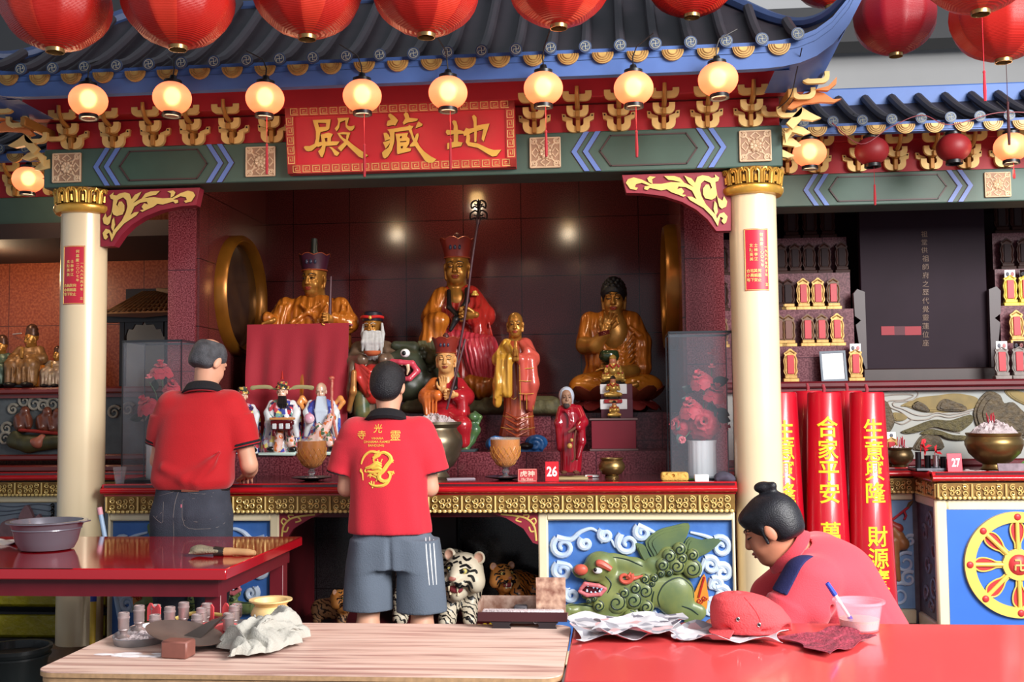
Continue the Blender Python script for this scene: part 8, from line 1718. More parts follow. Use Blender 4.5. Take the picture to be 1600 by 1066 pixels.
candle(1287,613,6.3,49, 'middle red candle with yellow characters reading a family peace wish', (('合', 667,30),('家', 702,29),('平', 736,30),('安', 770,30),('萬', 832,30),('事', 866,30)), ang=-.02)
candle(1354,613,6.3,50, 'rightmost red candle with two groups of yellow characters, nearest the wheel altar', (('生', 670,29),('意', 704,29),('興', 736,28),('隆', 770,29),('財', 838,29),('源', 872,29),('廣', 905,29)), ang=.10)
candle(1262,611,6.62,46, 'dark red candle behind, between the left and middle ones'); candle(1323,611,6.62,46, 'dark red candle behind, between the middle and right ones')
# things on the right side altar
pot('incense_bowl', U(1407,722,7.05)[0],7.06, ZT, [(.05,0),(.052,.01),(.045,.018),(.075,.045),(.084,.075),(.075,.10),(.068,.11),(.078,.122),(.078,.128),(.066,.126),(.001,.112)], mat('bronze_dark', (104,84,56),.35, m=.8, v=.4, vs=9), 'small dark bronze incense bowl behind the rightmost red candle', (.066,.118,.01))
def sticks(x, Y, z, n, r, h, label, red=True):
    for i in range(n):
        a = RNG.uniform(0,6.28); q = r*math.sqrt(RNG.uniform(0,1)); m_ = MB().tube([(x+q*cos(a), Y+q*sin(a), z-.02),(x+q*1.3*cos(a), Y+q*1.3*sin(a), z+h*RNG.uniform(.6,1))],.0022,5)
        tag(mk('incense_stick', m_, mat('incense_red', (176,44,60),.7) if red or i % 3 else mat('incense_tan', (190,150,120),.7), None, loc=(x+q*cos(a), Y+q*sin(a), z)), label, 'incense stick', label.replace('thin red incense stick', 'incense sticks'))
sticks(U(1407,700,7.06)[0],7.06, ZT+.13,8,.04,.07, 'thin red incense stick standing in the small dark bronze bowl')
xb = U(1556,722,6.78)[0]; pot('incense_censer', xb, 6.80, ZT, [(.075,0),(.08,.008),(.07,.022),(.068,.035),(.10,.055),(.145,.10),(.165,.15),(.166,.175),(.155,.19),(.150,.20),(.158,.212),(.160,.222),(.146,.220),(.001,.19)], BRASS, 'wide brass censer heaped with pale ash at the right altar', (.146,.212,.075))
sticks(xb-.02,6.79, ZT+.285,9,.018,.06, 'thin red incense stick stub on top of the ash heap in the wide brass censer')
tb = dup(protos['g'][0]); tb.location = (U(1393,690,7.16)[0],7.16, ZT+.0); tb.scale = (.9,)*3; tb['label'] = 'gilt tablet with a photo behind the small dark bronze bowl'
m_ = MB().box((0,.002,.222),(.06,.006,.05),0, None, .001); m_.ell((0,-.002,.222),(.012,.002,.015),1,10); q = mk('photo', m_, [WHITE, mat('photo_grey', (90,90,100))]); q.parent = tb; pl = MB().box((0,.01,.02),(.1,.06,.1)); 
tb.location.z = ZT
card('number_card', 1481,1504,706,735,6.62, ZT, (214,50,74),[('27', .08,.5,.46,.03,.58)], 'pinkish red number card reading 27 on the right altar')
tx, ty = U(1462,736,6.72)[0],6.74; t = thing('candle_tray', (tx, ty, ZT), 'dark metal tray left of the number 27 card', 'tray'); mk('tray', MB().bx(tx-.13, tx+.12, ty-.08, ty+.10, ZT, ZT+.006).bx(tx-.13, tx+.12, ty-.08, ty-.074, ZT, ZT+.02).bx(tx-.13, tx+.12, ty+.094, ty+.10, ZT, ZT+.02).bx(tx-.13, tx-.124, ty-.08, ty+.1, ZT, ZT+.02).bx(tx+.114, tx+.12, ty-.08, ty+.1, ZT, ZT+.02), mat('tray_steel', (120,120,126),.3, m=.8), t)
for i, (dx, dy, h, lb) in enumerate(((-.08,.05,.10, 'tall dark metal candle tube at the back left of the tray'),(-.03,.03,.08, 'dark metal candle tube in the middle of the tray'),(.0,-.03,.085, 'shiny steel candle tube in the middle of the tray'),(.045,-.02,.075, 'dark metal candle tube nearest the number 27 card'))):
    t = thing('candle_tube', (tx+dx, ty+dy, ZT+.006), lb, 'candle holder', 'candle tubes on the tray'); mk('tube', MB().lathe([(.017,0),(.017, h),(.019, h+.004),(.015, h+.004),(.014, h-.03),(.001, h-.03)],18,(tx+dx, ty+dy, ZT+.006)), mat('tube_dark', (50,48,52),.3, m=.7) if i != 2 else mat('tube_steel', (190,190,196),.2, m=.9), t)
for i, (dx, dy, h) in enumerate(((-.06,.06,.15),(-.045,.04,.13),(.005,.0,.105),(.08,.05,.03))):
    m_ = MB(); c = np.array((tx+dx, ty+dy, ZT+h+.006))
    for k in range(4): a = k*PI/2+i; m_.prism([(0,0),(.03,.008),(.034,.03),(.01,.014)],.003, T=MT(c) @ MR(a*.7,4, 'Z') @ MR(a, 4, 'Y'))
    m_.tube([tuple(c+(0,.004,0)), tuple(c+(0,.004,-h+.012))],.0022,5)
    tag(mk('paper_flower', m_, mat('paper_red', (206,30,44),.6), None, 0, loc=tuple(c)),('red folded paper flower on a stick, %s of those on the candle tray' % ('tallest', 'second tallest', 'third tallest', 'lowest')[i]), 'paper flower')
p = U(1580,733,6.62); tag(mk('ash_board', MB().box((p[0]+.02,6.64, ZT+.025),(.17,.012,.05),0, MT((p[0],6.64, ZT)) @ MR(-.5,4, 'X') @ MT((-p[0],-6.64,-ZT)),.002), mat('board_ashy', (150,132,140),.8, v=.6, vs=30), None, loc=(p[0],6.64, ZT)), 'grey ashy board leaning in front of the wide brass censer', 'board')
p = U(1594,718,6.9); tag(mk('green_leaf_bundle', MB().sheet(lambda u, v: (p[0]-.06+.16*u, 6.72+.06*v, ZT+.02+.05*sin(PI*u)*(.4+.6*v)),9,5,.004), mat('leaf_bright_green', (110,180,80),.5), None, loc=(p[0],6.72, ZT)), 'bright green leaf wrapper right of the wide brass censer', 'leaf')
p = U(1425,722,7.0); m_ = MB().box((p[0],7.04, ZT+.005),(.11,.05,.008),0, None, .001).box((p[0],7.015, ZT+.0095),(.06,.012,.001),1); tag(mk('paper_packet', m_, [WHITE, TRD], None, loc=(p[0],7.04, ZT)), 'white and red paper packet lying right of the small bronze bowl', 'packet')
m_ = MB()
for i in range(60): x = RNG.uniform(1.3,2.6); y = RNG.uniform(7.0,7.16) if x < 1.86 else RNG.uniform(6.56,6.9); m_.ell((x, y, ZT+.001),(RNG.uniform(.01,.04), RNG.uniform(.006,.02),.0035),0,7)
tag(mk('spilled_ash', m_, ASH), 'thin grey ash spilled over the right altar top', 'ash', None, 'stuff')
# ------------------------------------------------------------------ left side altar
Y = 7.3; zl = U(60,606,7.2)[2]
struct('trim_4', MB().bx(-6.6,-2.70,7.16,7.7, zl-.045, zl, 0,.012).bx(-6.6,-2.70,7.2,7.25, zl-.07, zl-.04), mat('ledge_mahogany', (120,40,36),.3, v=.3, vs=6, coat=.3)); struct('trim_5', MB().bx(-6.6,-2.70,7.18,7.24,1.06,1.10,0,.01).bx(-6.6,-2.70,7.10,7.24,.985,1.03,0,.01), mat('ledge_mahogany', (120,40,36),.3))
t = thing('figure_relief', (-4.1,7.24,1.1), 'dark carved wall with seated brown figures and scroll clouds behind the left altar', 'relief panel'); Yr = 7.235
mk('grey_ground', MB().bx(-6.6,-2.70, Yr, 7.26,1.09, zl-.06), mat('relief_grey_blue', (100,106,108),.55, v=.8, vs=6, c2=(60,62,62), b=.4, bs=25), t); g = lambda px, py, d=.02: gx(px, py, Yr-d)
for c, r in (((38,627),.05),((54,632),.055),((67,635),.045),((82,632),.05),((10,670),.045),((8,686),.05),((20,640),.04),((-20,640),.05),((-40,660),.06),((178,645),.05),((200,640),.05),((225,650),.05)):
    cc = g(*c, .012); mk('cloud_scroll', MB().tube([(cc[0]+r*(1-.8*w)*cos(.5+2*PI*1.4*w), cc[1], cc[2]+r*(1-.8*w)*sin(.5+2*PI*1.4*w)) for w in lump(0,1,20)], lump(.012,.006,20),7), mat('scroll_grey', (158,152,138),.5, v=.5, vs=20), t)
BR_ = mat('relief_brown_figure', (116,62,42),.35, v=.6, vs=20, c2=(70,34,26), coat=.4)
for px, py in ((36,655),(71,656),(87,658)):
    S = Sd(.005); S.el(g(px+3, py-12,.03),(.032,.03,.038),.01); S.el(g(px, py+5,.02),(.07,.035,.075),.02); S.cap(g(px-8, py-2,.03), g(px-6, py+12,.05),.025,.02,.01); S.cap(g(px+7, py-2,.03), g(px+9, py+11,.05),.025,.02,.01); sculpt('seated_figure', S, [BR_], t)
S = Sd(.006); S.chain([g(22,690,.03), g(45,694,.03), g(95,690,.03)],(.05,.06,.05),.02); S.el(g(24,682,.04),(.04,.03,.04),.02); sculpt('green_creature', S, [mat('relief_moss', (74,72,40),.5, v=.7, vs=20, c2=(36,34,26))], t)
mk('red_table_edge', MB().tube([g(30,672,.05), g(55,674,.06), g(95,678,.05)],.012,8), mat('relief_red_edge', (140,40,34),.4), t)
S = Sd(.005); S.chain([g(45,690,.05), g(60,692,.07), g(66,684,.06)],(.025,.035,.025),.02); sculpt('reclining_figure', S, [mat('relief_pink_flesh', (166,96,76),.4)], t)
# seated statues on the ledge
def small_seated(px, pyb, pyt, label, robe, ch, face=0, hat=True, throne=None):
    Ys = 7.34; a, c = U(px, pyb, Ys), U(px, pyt, Ys); h = c[2]-zl; x = a[0]; t = thing('seated_statue', (x, Ys, zl), label, 'statue', 'small seated statues on the left ledge'); g = lambda u, v, d=0: (x+u*h, Ys-d*h, zl+v*h)
    hc = g(.03,.73,.02); S = Sd(.0035); head_sdf(S, hc, h*1.05, rotm(4,0,-25),.02, lobes=.02); hb = sculpt('head', S, [SG], t); face_lines(hb, bvh(hb), hc, h*1.05, rotm(4,0,-25), SBLK, SBLK, SLIP)
    S = Sd(.004); S.loft([(zl+.33*h, x, Ys, .23*h, .18*h),(zl+.45*h, x, Ys, .20*h, .15*h),(zl+.55*h, x, Ys, .18*h, .12*h),(zl+.62*h, x, Ys, .10*h, .08*h)],2.2,.01)
    for e in (-1,1): S.chain([g(e*.15,.57), g(e*.23,.44,.06), g(e*.08,.45,.2)],(.07*h, .075*h, .05*h),.012); S.chain([g(e*.12,.36,.04), g(e*.15,.34,.22), g(e*.16,.10,.24)],(.10*h, .105*h, .085*h),.02)
    S.cap(g(0,.33,.18), g(0,.12,.24),.11*h, .10*h, .02)
    for i in range(5): S.cap(g(-.16+.08*i, .30,.33), g(-.17+.085*i, .08,.33),.012*h, .02*h, .012)
    sculpt('robe', S, [robe], t); mk('black_boots', MB().ell(g(-.13,.05,.3),(.09*h, .11*h, .045*h)).ell(g(.13,.05,.3),(.09*h, .11*h, .045*h)).box(g(0,.03,.25),(.3*h, .12*h, .03*h)), SBLK, t)
    mk('hands_tablet', MB().box(g(.0,.52,.22),(.05*h, .03*h, .16*h),0, None, .004), ch, t)
    if hat: mk('court_hat', MB().lathe([(.095*h, 0),(.10*h, .03*h),(.085*h, .07*h),(.09*h, .1*h),(.07*h, .15*h),(.03*h, .18*h),(.001,.185*h)],20,(hc[0], hc[1]+.01, hc[2]+.055*h*1.0)), mat('hat_dark_bronze', (60,36,30),.35, m=.3, v=.6, vs=50, c2=(110,70,40)), t)
    if throne: mk('armchair', MB().bx(x+.16*h, x+.30*h, Ys-.16*h, Ys+.2*h, zl, zl+.34*h, 0,.01).bx(x-.30*h, x-.17*h, Ys-.1*h, Ys+.2*h, zl, zl+.3*h, 0,.01).bx(x-.3*h, x+.3*h, Ys+.12*h, Ys+.2*h, zl, zl+.4*h, 0,.01), throne, t)
    return t
small_seated(46,604,503, 'gold-robed seated official statue with dark hat on the left ledge', mat('robe_gold_brocade', (150,108,62),.4, m=.15, v=.8, vs=40, c2=(84,48,26)), SG, throne=OCH)
small_seated(0,604,520, 'green-robed seated statue cut by the left edge of the picture', mat('robe_green_brocade', (84,104,88),.35, m=.2, v=.7, vs=34, c2=(50,60,54)), SG, throne=BR_)
small_seated(88,604,538, 'white and gold seated statue half hidden by the left cream pillar', mat('robe_white_gold', (186,164,136),.35, m=.2, v=.8, vs=34, c2=(110,70,50)), SG)
p = U(28,522,7.66); tag(mk('wall_pin', MB().tube([(p[0]-.05,7.68, p[2]),(p[0]+.06,7.6, p[2])],.005,6), mat('pin_white', (210,200,196),.4), None, loc=p), 'short pale rod on the orange wall left of the gold-robed statue', 'rod')
# dark wooden house shrine behind the pillar
Y = 7.2; t = thing('house_shrine', (-2.95,7.35, zl), 'dark wooden house shrine with a small tiled roof behind the left cream pillar', 'shrine')
a, b, c, d = gx(160,492,7.02), gx(285,488,7.02), gx(290,455,7.45), gx(225,457,7.45)
m_ = MB().sheet(lambda u, v: tuple(np.array(a)*(1-u)*(1-v)+np.array(b)*u*(1-v)+np.array(c)*u*v+np.array(d)*(1-u)*v+np.array((0,0,.02*(1-v)**2*abs(2*u-1)))),9,7,.03)
for i in range(15):
    u = (i+.5)/15; m_.tube([tuple(np.array(a)*(1-u)*(1-v)+np.array(b)*u*(1-v)+np.array(c)*u*v+np.array(d)*(1-u)*v+np.array((0,0,.012))) for v in lump(0,1,6)],.009,6,1)
    
for j in range(7):
    v = j/6; m_.tube([tuple(np.array(a)*(1-u)*(1-v)+np.array(b)*u*(1-v)+np.array(c)*u*v+np.array(d)*(1-u)*v+np.array((0,0,.008))) for u in lump(0,1,6)],.006,5,1)
mk('tiled_roof', m_, [mat('shrine_tile_dark', (90,56,38),.5), mat('shrine_tile_tan', (176,126,82),.5, v=.4, vs=30)], t)
mk('ridge_board', MB().bx(d[0]-.12, c[0]-.02,7.42,7.5, c[2]-.06, c[2]+.02), DARK, t)
m_ = MB().tube([gx(245,452,7.3), gx(262,455,7.3), gx(285,453,7.3)],[.012,.018,.014],8); mk('ridge_finial', m_, mat('finial_tan', (190,150,110),.4), t)
zt = gx(200,497,7.1)[2]
for px in (192,262): xx = U(px, 560,7.12)[0]; mk('post', MB().bx(xx-.018, xx+.018,7.1,7.14, zl, zt, 0,.003), mat('shrine_black_wood', (28,20,20),.4), t)
mk('eave_beam', MB().bx(U(170,500,7.12)[0], U(275,500,7.12)[0],7.08,7.14, zt-.03, zt+.02), mat('shrine_black_wood', (28,20,20),.4), t)
for e, px in ((1,197),(-1,257)): x = U(px, 510,7.12)[0]; mk('carved_bracket', MB().prism([(x, zt-.03),(x+e*.13, zt-.03),(x+e*.12, zt-.05),(x+e*.07, zt-.045),(x+e*.05, zt-.08),(x+e*.02, zt-.075),(x, zt-.13)],.02, T=MT((0,7.1,0))), mat('shrine_black_wood', (28,20,20),.4), t)
mk('pale_back_panel', MB().bx(U(196,540,7.4)[0], U(258,540,7.4)[0],7.4,7.42, zl, zt+.02), mat('shrine_back_grey', (150,150,146),.7, v=.2, vs=4), t)
# lower relief of the left altar, poles, bucket, wrapped packs
t = thing('lower_relief', (-3.9,7.05,.4), 'grey carved panel with pink peaks under the left altar, behind the grey basin', 'relief panel'); Yr = 7.06
mk('grey_ground', MB().bx(-6.6,-2.8, Yr, Yr+.02,.11,.784), mat('relief_grey_wave', (140,150,162),.55, v=.7, vs=5, c2=(104,116,130)), t)
for o in ([(33,812),(38,796),(45,789),(52,800),(54,812)],[(56,812),(64,803),(66,812)],[(4,820),(14,812),(28,810),(36,818),(30,840),(6,840)]): mk('pink_peak', MB().prism([gx(*q, Yr)[::2] for q in smooth(o, 3, True)],.03, T=MT((0, Yr-.03,0))), mat('peak_mauve', (150,110,116),.5, v=.5, vs=20), t)
m_ = MB()
for k in range(3): m_.tube([gx(px, 790+k*7+2*sin(px*.08+k), Yr-.003) for px in range(-20,92,8)],.004,5)
mk('wave_lines', m_, mat('wave_line_dark', (96,104,120),.5), t)
cb = MB(); [cb.lathe([(.012,-.006),(.016,0),(.012,.006),(.006,0),(.012,-.006)],10,(0,0,0), caps=False, T=MT(gx(82+.5*(i % 2),790+i*4.5,7.045)) @ MR(PI/2*(i % 2),4, 'Z') @ MR(PI/2,4, 'X')) for i in range(5)]
tag(mk('black_chain', cb, BLACK, None, loc=gx(82,800,6.9)), 'short black chain beside the left cream pillar', 'chain')
YW = mat('yellow_wrap', (176,164,20),.25, v=.6, vs=10, c2=(120,110,8), b=.7, bs=26, coat=.5)
for i, (y0, y1) in enumerate(((925,950),(957,998))):
    p0, p1 = U(-40, y1,6.2), U(87, y0,6.2) 
    tag(mk('wrapped_pack', MB().bx(-4.1,-2.95,6.2,6.6, p0[2]+.004, p1[2],0,.02), YW, None, loc=(-3.5,6.4, p0[2])),('upper yellow plastic-wrapped pack under the red table at the left', 'lower yellow plastic-wrapped pack above the black bucket at the left')[i], 'pack')
zA, zB = U(20,957,6.2)[2], U(20,998,6.2)[2]; tag(mk('low_rack', MB().bx(-4.15,-2.92,6.19,6.63, zA-.01, zA+.004).bx(-4.15,-2.92,6.19,6.63, zB-.012, zB+.003).bx(-4.19,-4.15,6.19,6.63,0, zA+.004).bx(-2.92,-2.88,6.19,6.63,0, zA+.004), BLACK, None, loc=(-3.5,6.4,0)), 'low black rack that holds the yellow wrapped packs', 'rack')
p = UZ(22,1062,0); bx0 = U(25,1010,5.45)
t = thing('black_bucket', (bx0[0],5.45,0), 'black plastic bucket on the floor at the lower left corner', 'bucket'); zr = bx0[2]
mk('bucket_wall', MB().lathe([(.13,0),(.135,.004),(.165, zr-.02),(.178, zr-.018),(.178, zr),(.160, zr),(.130,.012),(.001,.01)],40,(bx0[0],5.45,0)), mat('black_plastic', (40,46,46),.4, coat=.2), t); mk('rim_band', MB().lathe([(.166, zr-.05),(.171, zr-.05),(.171, zr-.04),(.167, zr-.04)],40,(bx0[0],5.45,0)), mat('black_plastic', (40,46,46),.4), t)
def pole(name, a, b, r, m, label, extra=()): 
    t = thing(name, tuple(b), label, 'pole'); mk('shaft', MB().tube([a, b], r, 12), m, t); a = np.array(a); b = np.array(b)
    for nm, k0, k1, mm, rr in extra: mk(nm, MB().tube([tuple(a+(b-a)*k0), tuple(a+(b-a)*k1)], rr, 12), mm, t)
pole('broom_handle', gx(147.5,880,5.79),(U(143.5,1022,5.70)[0],5.70,.0),.0165, mat('handle_yellow', (222,186,44),.4, v=.4, vs=14, c2=(170,120,30)), 'yellow and blue handle leaning on the left cream pillar', (('blue_section', 0,.36, mat('handle_blue', (36,64,160),.4),.017),))
pole('pale_blue_pole', gx(156,797,5.66),(U(202,985,5.62)[0]+.02,5.60,.0),.0125, mat('pole_pale_blue', (160,186,214),.4), 'pale blue pole with a pink tip leaning by the left cream pillar', (('pink_tip', -.015,.03, mat('tip_pink', (226,160,170),.5),.014),))
# ------------------------------------------------------------------ tables in front
ZB = .76
def table(x0, x1, y0, y1, z, th, label, top, legm, legs, apron=.075, ins=.05, name='table'):
    t = thing(name, ((x0+x1)/2,(y0+y1)/2,0), label, 'table'); mk('tabletop', MB().bx(x0, x1, y0, y1, z-th, z, 0,.004), top, t)
    for x, y in legs: mk('leg', MB().bx(x-.035, x+.035, y-.035, y+.035,0, z-th, 0,.004), legm, t)
    m_ = MB(); m_.bx(x0+ins, x1-ins, y0+ins, y0+ins+.02, z-th-apron, z-th); m_.bx(x0+ins, x1-ins, y1-ins-.02, y1-ins, z-th-apron, z-th)
    mk('apron', m_, legm, t); [mk('side_apron', MB().bx(a, b, y0+ins+.021, y1-ins-.021, z-th-apron+.001, z-th), legm, t) for a, b in ((x0+ins+.001, x0+ins+.02),(x1-ins-.02, x1-ins-.001))]
    return t
RT = mat('table_red_gloss', (176,14,28),.1, v=.12, vs=4, c2=(160,10,24), coat=.7); RT2 = mat('table_red_bright', (226,80,80),.2, v=.12, vs=3, c2=(222,66,68), coat=.5); LGM = mat('table_leg_maroon', (112,22,34),.35, v=.4, vs=8, c2=(80,14,24))
q0, q1 = UZ(365,889, ZB), UZ(466,837.5, ZB)
tr_ = table(-4.2,(q0[0]+q1[0])/2,4.28,5.36, ZB, .045, 'glossy red table at the left in front of the grey-haired man', RT, LGM, [(-1.635,4.40),(-1.64,5.26),(-4.0,4.42),(-4.0,5.26)])
tag(mk('worn_edge', MB().box((-2.35,4.281, ZB-.0005),(.32,.004,.0022)), BLACK, tr_), None)
x0, x1, y0, y1 = -1.43,-.128,2.60,3.22
t = thing('table', ((x0+x1)/2,2.9,0), 'table with a pinkish wood-grain board top and rounded corners in the foreground', 'table')
WOOD = mat('wood_laminate', (206,160,142),.42); nt = WOOD.node_tree; N = nt.nodes.new; tc = N('ShaderNodeTexCoord'); mp = N('ShaderNodeMapping'); mp.inputs['Scale'].default_value = (.8,14,1); nt.links.new(tc.outputs['Object'], mp.inputs[0]); no = N('ShaderNodeTexNoise'); no.inputs['Scale'].default_value = 3.2; no.inputs['Detail'].default_value = 6; no.inputs['Distortion'].default_value = .6; nt.links.new(mp.outputs[0], no.inputs['Vector']); rp = N('ShaderNodeValToRGB'); e = rp.color_ramp.elements; e[0].position = .33; e[0].color = lin((172,130,120)); e[1].position = .48; e[1].color = lin((220,184,168)); k = e.new(.7); k.color = lin((230,200,186)); nt.links.new(no.outputs['Fac'], rp.inputs[0]); nt.links.new(rp.outputs[0], nt.nodes['Principled BSDF'].inputs['Base Color'])
def rrect(x0, x1, y0, y1, r): return [(x0+r-r*cos(a), y0+r-r*sin(a)) for a in lump(0, PI/2,7)]+[(x1-r+r*sin(a), y0+r-r*cos(a)) for a in lump(0, PI/2,7)]+[(x1-r+r*cos(a), y1-r+r*sin(a)) for a in lump(0, PI/2,7)]+[(x0+r-r*sin(a), y1-r+r*cos(a)) for a in lump(0, PI/2,7)]
def slab(o, z0, z1): 
    m_ = MB().prism(o, z1-z0); m_.v = [(p[0], p[2], z1-p[1]) for p in m_.v]; m_.f = [f for f in m_.f]; return m_
mk('wood_grain_top', slab(rrect(x0, x1, y0, y1,.05), ZB-.003, ZB), WOOD, t); mk('chipboard_layer', slab(rrect(x0, x1, y0, y1,.05), ZB-.014, ZB-.0032), mat('chipboard_edge', (190,150,110),.8, v=.5, vs=60), t)
mk('lower_board', slab(rrect(x0+.004, x1-.004, y0+.005, y1,.05), ZB-.03, ZB-.0145), mat('chipboard_edge', (190,150,110)), t)
for x in (x0+.10, x1-.10):
    for y in (y0+.10, y1-.10): mk('leg', MB().bx(x-.025, x+.025, y-.025, y+.025,0, ZB-.03,0,.004), LGM, t)
mk('apron', MB().bx(x0+.09, x1-.09, y0+.09, y0+.11, ZB-.10, ZB-.03).bx(x0+.09, x1-.09, y1-.11, y1-.09, ZB-.10, ZB-.03), LGM, t)
table(-.122,2.2,2.57,3.27, ZB, .03, 'bright red table in the right foreground with newspaper and a red cap', RT2, LGM, [(-.03,2.7),(-.03,3.17),(2.1,2.7),(2.1,3.17)])
# basin and brush on the left table
p = UZ(70,864, ZB); bxx, byy = p[0]-.05, p[1]+.11
t = thing('wash_basin', (bxx, byy, ZB), 'grey plastic wash basin on the left red table', 'basin'); sc = .125/.125
mk('basin_bowl', MB().lathe([(.10,0),(.118,.006),(.135,.04),(.148,.095),(.150,.098),(.162,.125),(.178,.128),(.178,.134),(.158,.134),(.142,.098),(.128,.04),(.10,.012),(.001,.010)],48,(bxx, byy, ZB)), mat('basin_grey_plastic', (112,108,118),.3, m=.2, coat=.4), t); mk('moulded_band', MB().lathe([(.148,.093),(.153,.096),(.152,.101),(.148,.1)],48,(bxx, byy, ZB), caps=False), mat('basin_grey_plastic', (128,122,132)), t)
mk('grip_lip', MB().box((bxx+.178, byy, ZB+.130),(.035,.07,.007),0, None, .003), mat('basin_grey_plastic', (128,122,132)), t)
p0, p1 = UZ(292,872, ZB), UZ(402,866, ZB); y = (p0[1]+p1[1])/2; t = thing('paint_brush', (p1[0], y, ZB), 'old brush with grey bristles and wooden handle on the left red table', 'brush')
x0b, x1b = p0[0], p1[0]; S = Sd(.003); S.cap((x0b+.11, y, ZB+.022),(x0b+.03, y+.004, ZB+.026),.022,.040,.01, q=(1,1.2,.55)); 
for i in range(9): S.cap((x0b+.06, y-.02+.005*i, ZB+.022),(x0b+.0+.004*(i % 3), y-.04+.011*i, ZB+.016+.006*(i % 3)),.009,.004,.006)
sculpt('bristles', S, [mat('bristle_grey', (150,140,116),.8, v=.6, vs=50, c2=(90,84,70), b=.6, bs=150)], t); mk('ferrule', MB().tube([(x0b+.10, y, ZB+.02),(x0b+.145, y, ZB+.018)],[.023,.019],14), mat('ferrule_dark', (60,56,52),.4, m=.5), t)
mk('wooden_handle', MB().tube(smooth([(x0b+.14, y, ZB+.018),(x0b+.19, y, ZB+.018),(x0b+.27, y, ZB+.014),(x1b, y+.005, ZB+.013)],4),[.019]*4+[.016]*4+[.012]*5,12), mat('handle_wood_tan', (206,160,110),.5, v=.4, vs=20), t)
p = UZ(0,852, ZB); tag(mk('white_rag', MB().sheet(lambda u, v: (p[0]-.12+.2*u, p[1]+.1*v, ZB+.012+.012*sin(7*u+3*v)*cos(5*v)),14,9,.004), WHITE, None, loc=(p[0], p[1], ZB)), 'scrap of white cloth on the left red table behind the basin', 'cloth')
# incense cups on oval trays
TRM = mat('tray_aluminium', (176,178,182),.35, m=.7, v=.4, vs=10); PEW = mat('pewter_cup', (150,136,130),.38, m=.55, v=.7, vs=26, c2=(206,180,180))
def oval_tray(pxa, pxb, pyf, pyb, label):
    a, b = UZ(pxa, (pyf+pyb)/2, ZB+.02), UZ(pxb, (pyf+pyb)/2, ZB+.02); f = UZ((pxa+pxb)/2, pyf, ZB); k = UZ((pxa+pxb)/2, pyb, ZB+.02); x = (a[0]+b[0])/2; rx = (b[0]-a[0])/2; y0, y1 = f[1], min(k[1],3.2); y = (y0+y1)/2; ry = (y1-y0)/2
    t = thing('oval_tray', (x, y, ZB), label, 'tray'); mk('tray', MB().lathe([(rx*.93,0),(rx*.95,.002),(rx, .020),(rx*.985,.021),(rx*.93,.004),(.001,.004)],48,(x, y, ZB), sy=ry/rx), TRM, t)
    mk('ash_layer', MB().grid(lambda u, v: (x+rx*.93*v*cos(2*PI*u), y+ry*.93*v*sin(2*PI*u), ZB+.011+.005*sin(9*v+5*u*6.28)*cos(11*u*6.28)*v*(1-v)*4+.004*sin(31*v)*(1-v)),40,12, closed=True), ASH, t); return x, y
oval_tray(171,262,1014,972, 'oval metal tray of incense cups at the left end of the wood-grain table'); oval_tray(292,398,1013,968, 'oval metal tray of incense cups left of the grey cloth')
cups = [(193,996,36),(217,985,36),(242,995,32),(243,968,24),(265,986,35),(287,978,34),(308,999,36),(315,980,28),(323,973,28),(357,996,35),(366,979,30),(370,967,26)]
for i, (px, py, hp) in enumerate(cups):
    p = UZ(px, py, ZB+.012); y = min(p[1],3.17); x = U(px, py, y)[0]; h = hp*y/FPX*1.04; r = .0158; h *= 1.08; z = ZB+.010
    t = thing('incense_cup', (x, y, z), 'pewter incense cup, %s from the left of those on the trays' % ordn[i], 'cup', 'pewter incense cups')
    mk('cup_body', MB().lathe([(.0165,0),(.0175,.004),(.0095, h*.16),(.0095, h*.22),(r*.8, h*.3),(r*.92, h*.33),(r*.86, h*.36),(r*.95, h*.4),(r*.95, h*.74),(r*1.05, h*.77),(r*1.05, h*.82),(r*.95, h*.84),(r*.98, h*.97),(r*.85, h),(r*.7, h*.98),(r*.68, h*.85),(.001, h*.84)],22,(x, y, z)), PEW, t)
    mk('ash_plug', MB().ell((x, y, z+h*.93),(r*.72, r*.72, h*.05),0,12), ASH, t)
m_ = MB()
for i, (px, py) in enumerate(((290,982),(330,985),(345,990))):
    p = UZ(px, py, ZB+.02); y = min(p[1],3.15); tag(mk('red_paper_scrap', MB().sheet(lambda u, v: (p[0]-.06+.13*u, y-.03+.07*v, ZB+.022+.004*i+.012*sin(5*u+i)*cos(4*v)),10,6,.0015), mat('paper_coral', (226,96,96),.7), None, loc=(p[0], y, ZB+.02)),('coral red paper scrap under the middle incense cups', 'coral red paper scrap on the right oval tray', 'coral paper scrap at the front of the right oval tray')[i], 'paper')
for i, (px, py) in enumerate(((240,958),(323,962),(358,966))):
    p = UZ(px, 975, ZB+.012); y = min(p[1]+.02,3.19); c = U(px, py, y); tag(mk('wax_scrap', MB().sheet(lambda u, v: (c[0]-.025+.05*u, y+.012*cos(3*u), ZB+.014+.052*v*(1-.25*abs(2*u-1))+.01*sin(9*u)*v),8,6,.004), mat('wax_coral', (226,80,84),.4), None, loc=(c[0], y, ZB+.012)),('coral wax scrap standing at the back behind the left incense cups', 'coral wax scrap standing behind the middle incense cups', 'coral wax scrap standing behind the right incense cups')[i], 'wax scrap')
p = UZ(278,973, ZB+.015); tag(mk('yellow_strip', MB().tube(smooth([(p[0]-.02,3.17, ZB+.02),(p[0]+.03,3.18, ZB+.034),(p[0]+.11,3.18, ZB+.03),(p[0]+.17,3.16, ZB+.028)],4),.008,8, flat=.5), mat('strip_yellow', (232,206,120),.5), None, loc=(p[0],3.17, ZB+.02)), 'curved yellow strip behind the incense cups', 'strip')
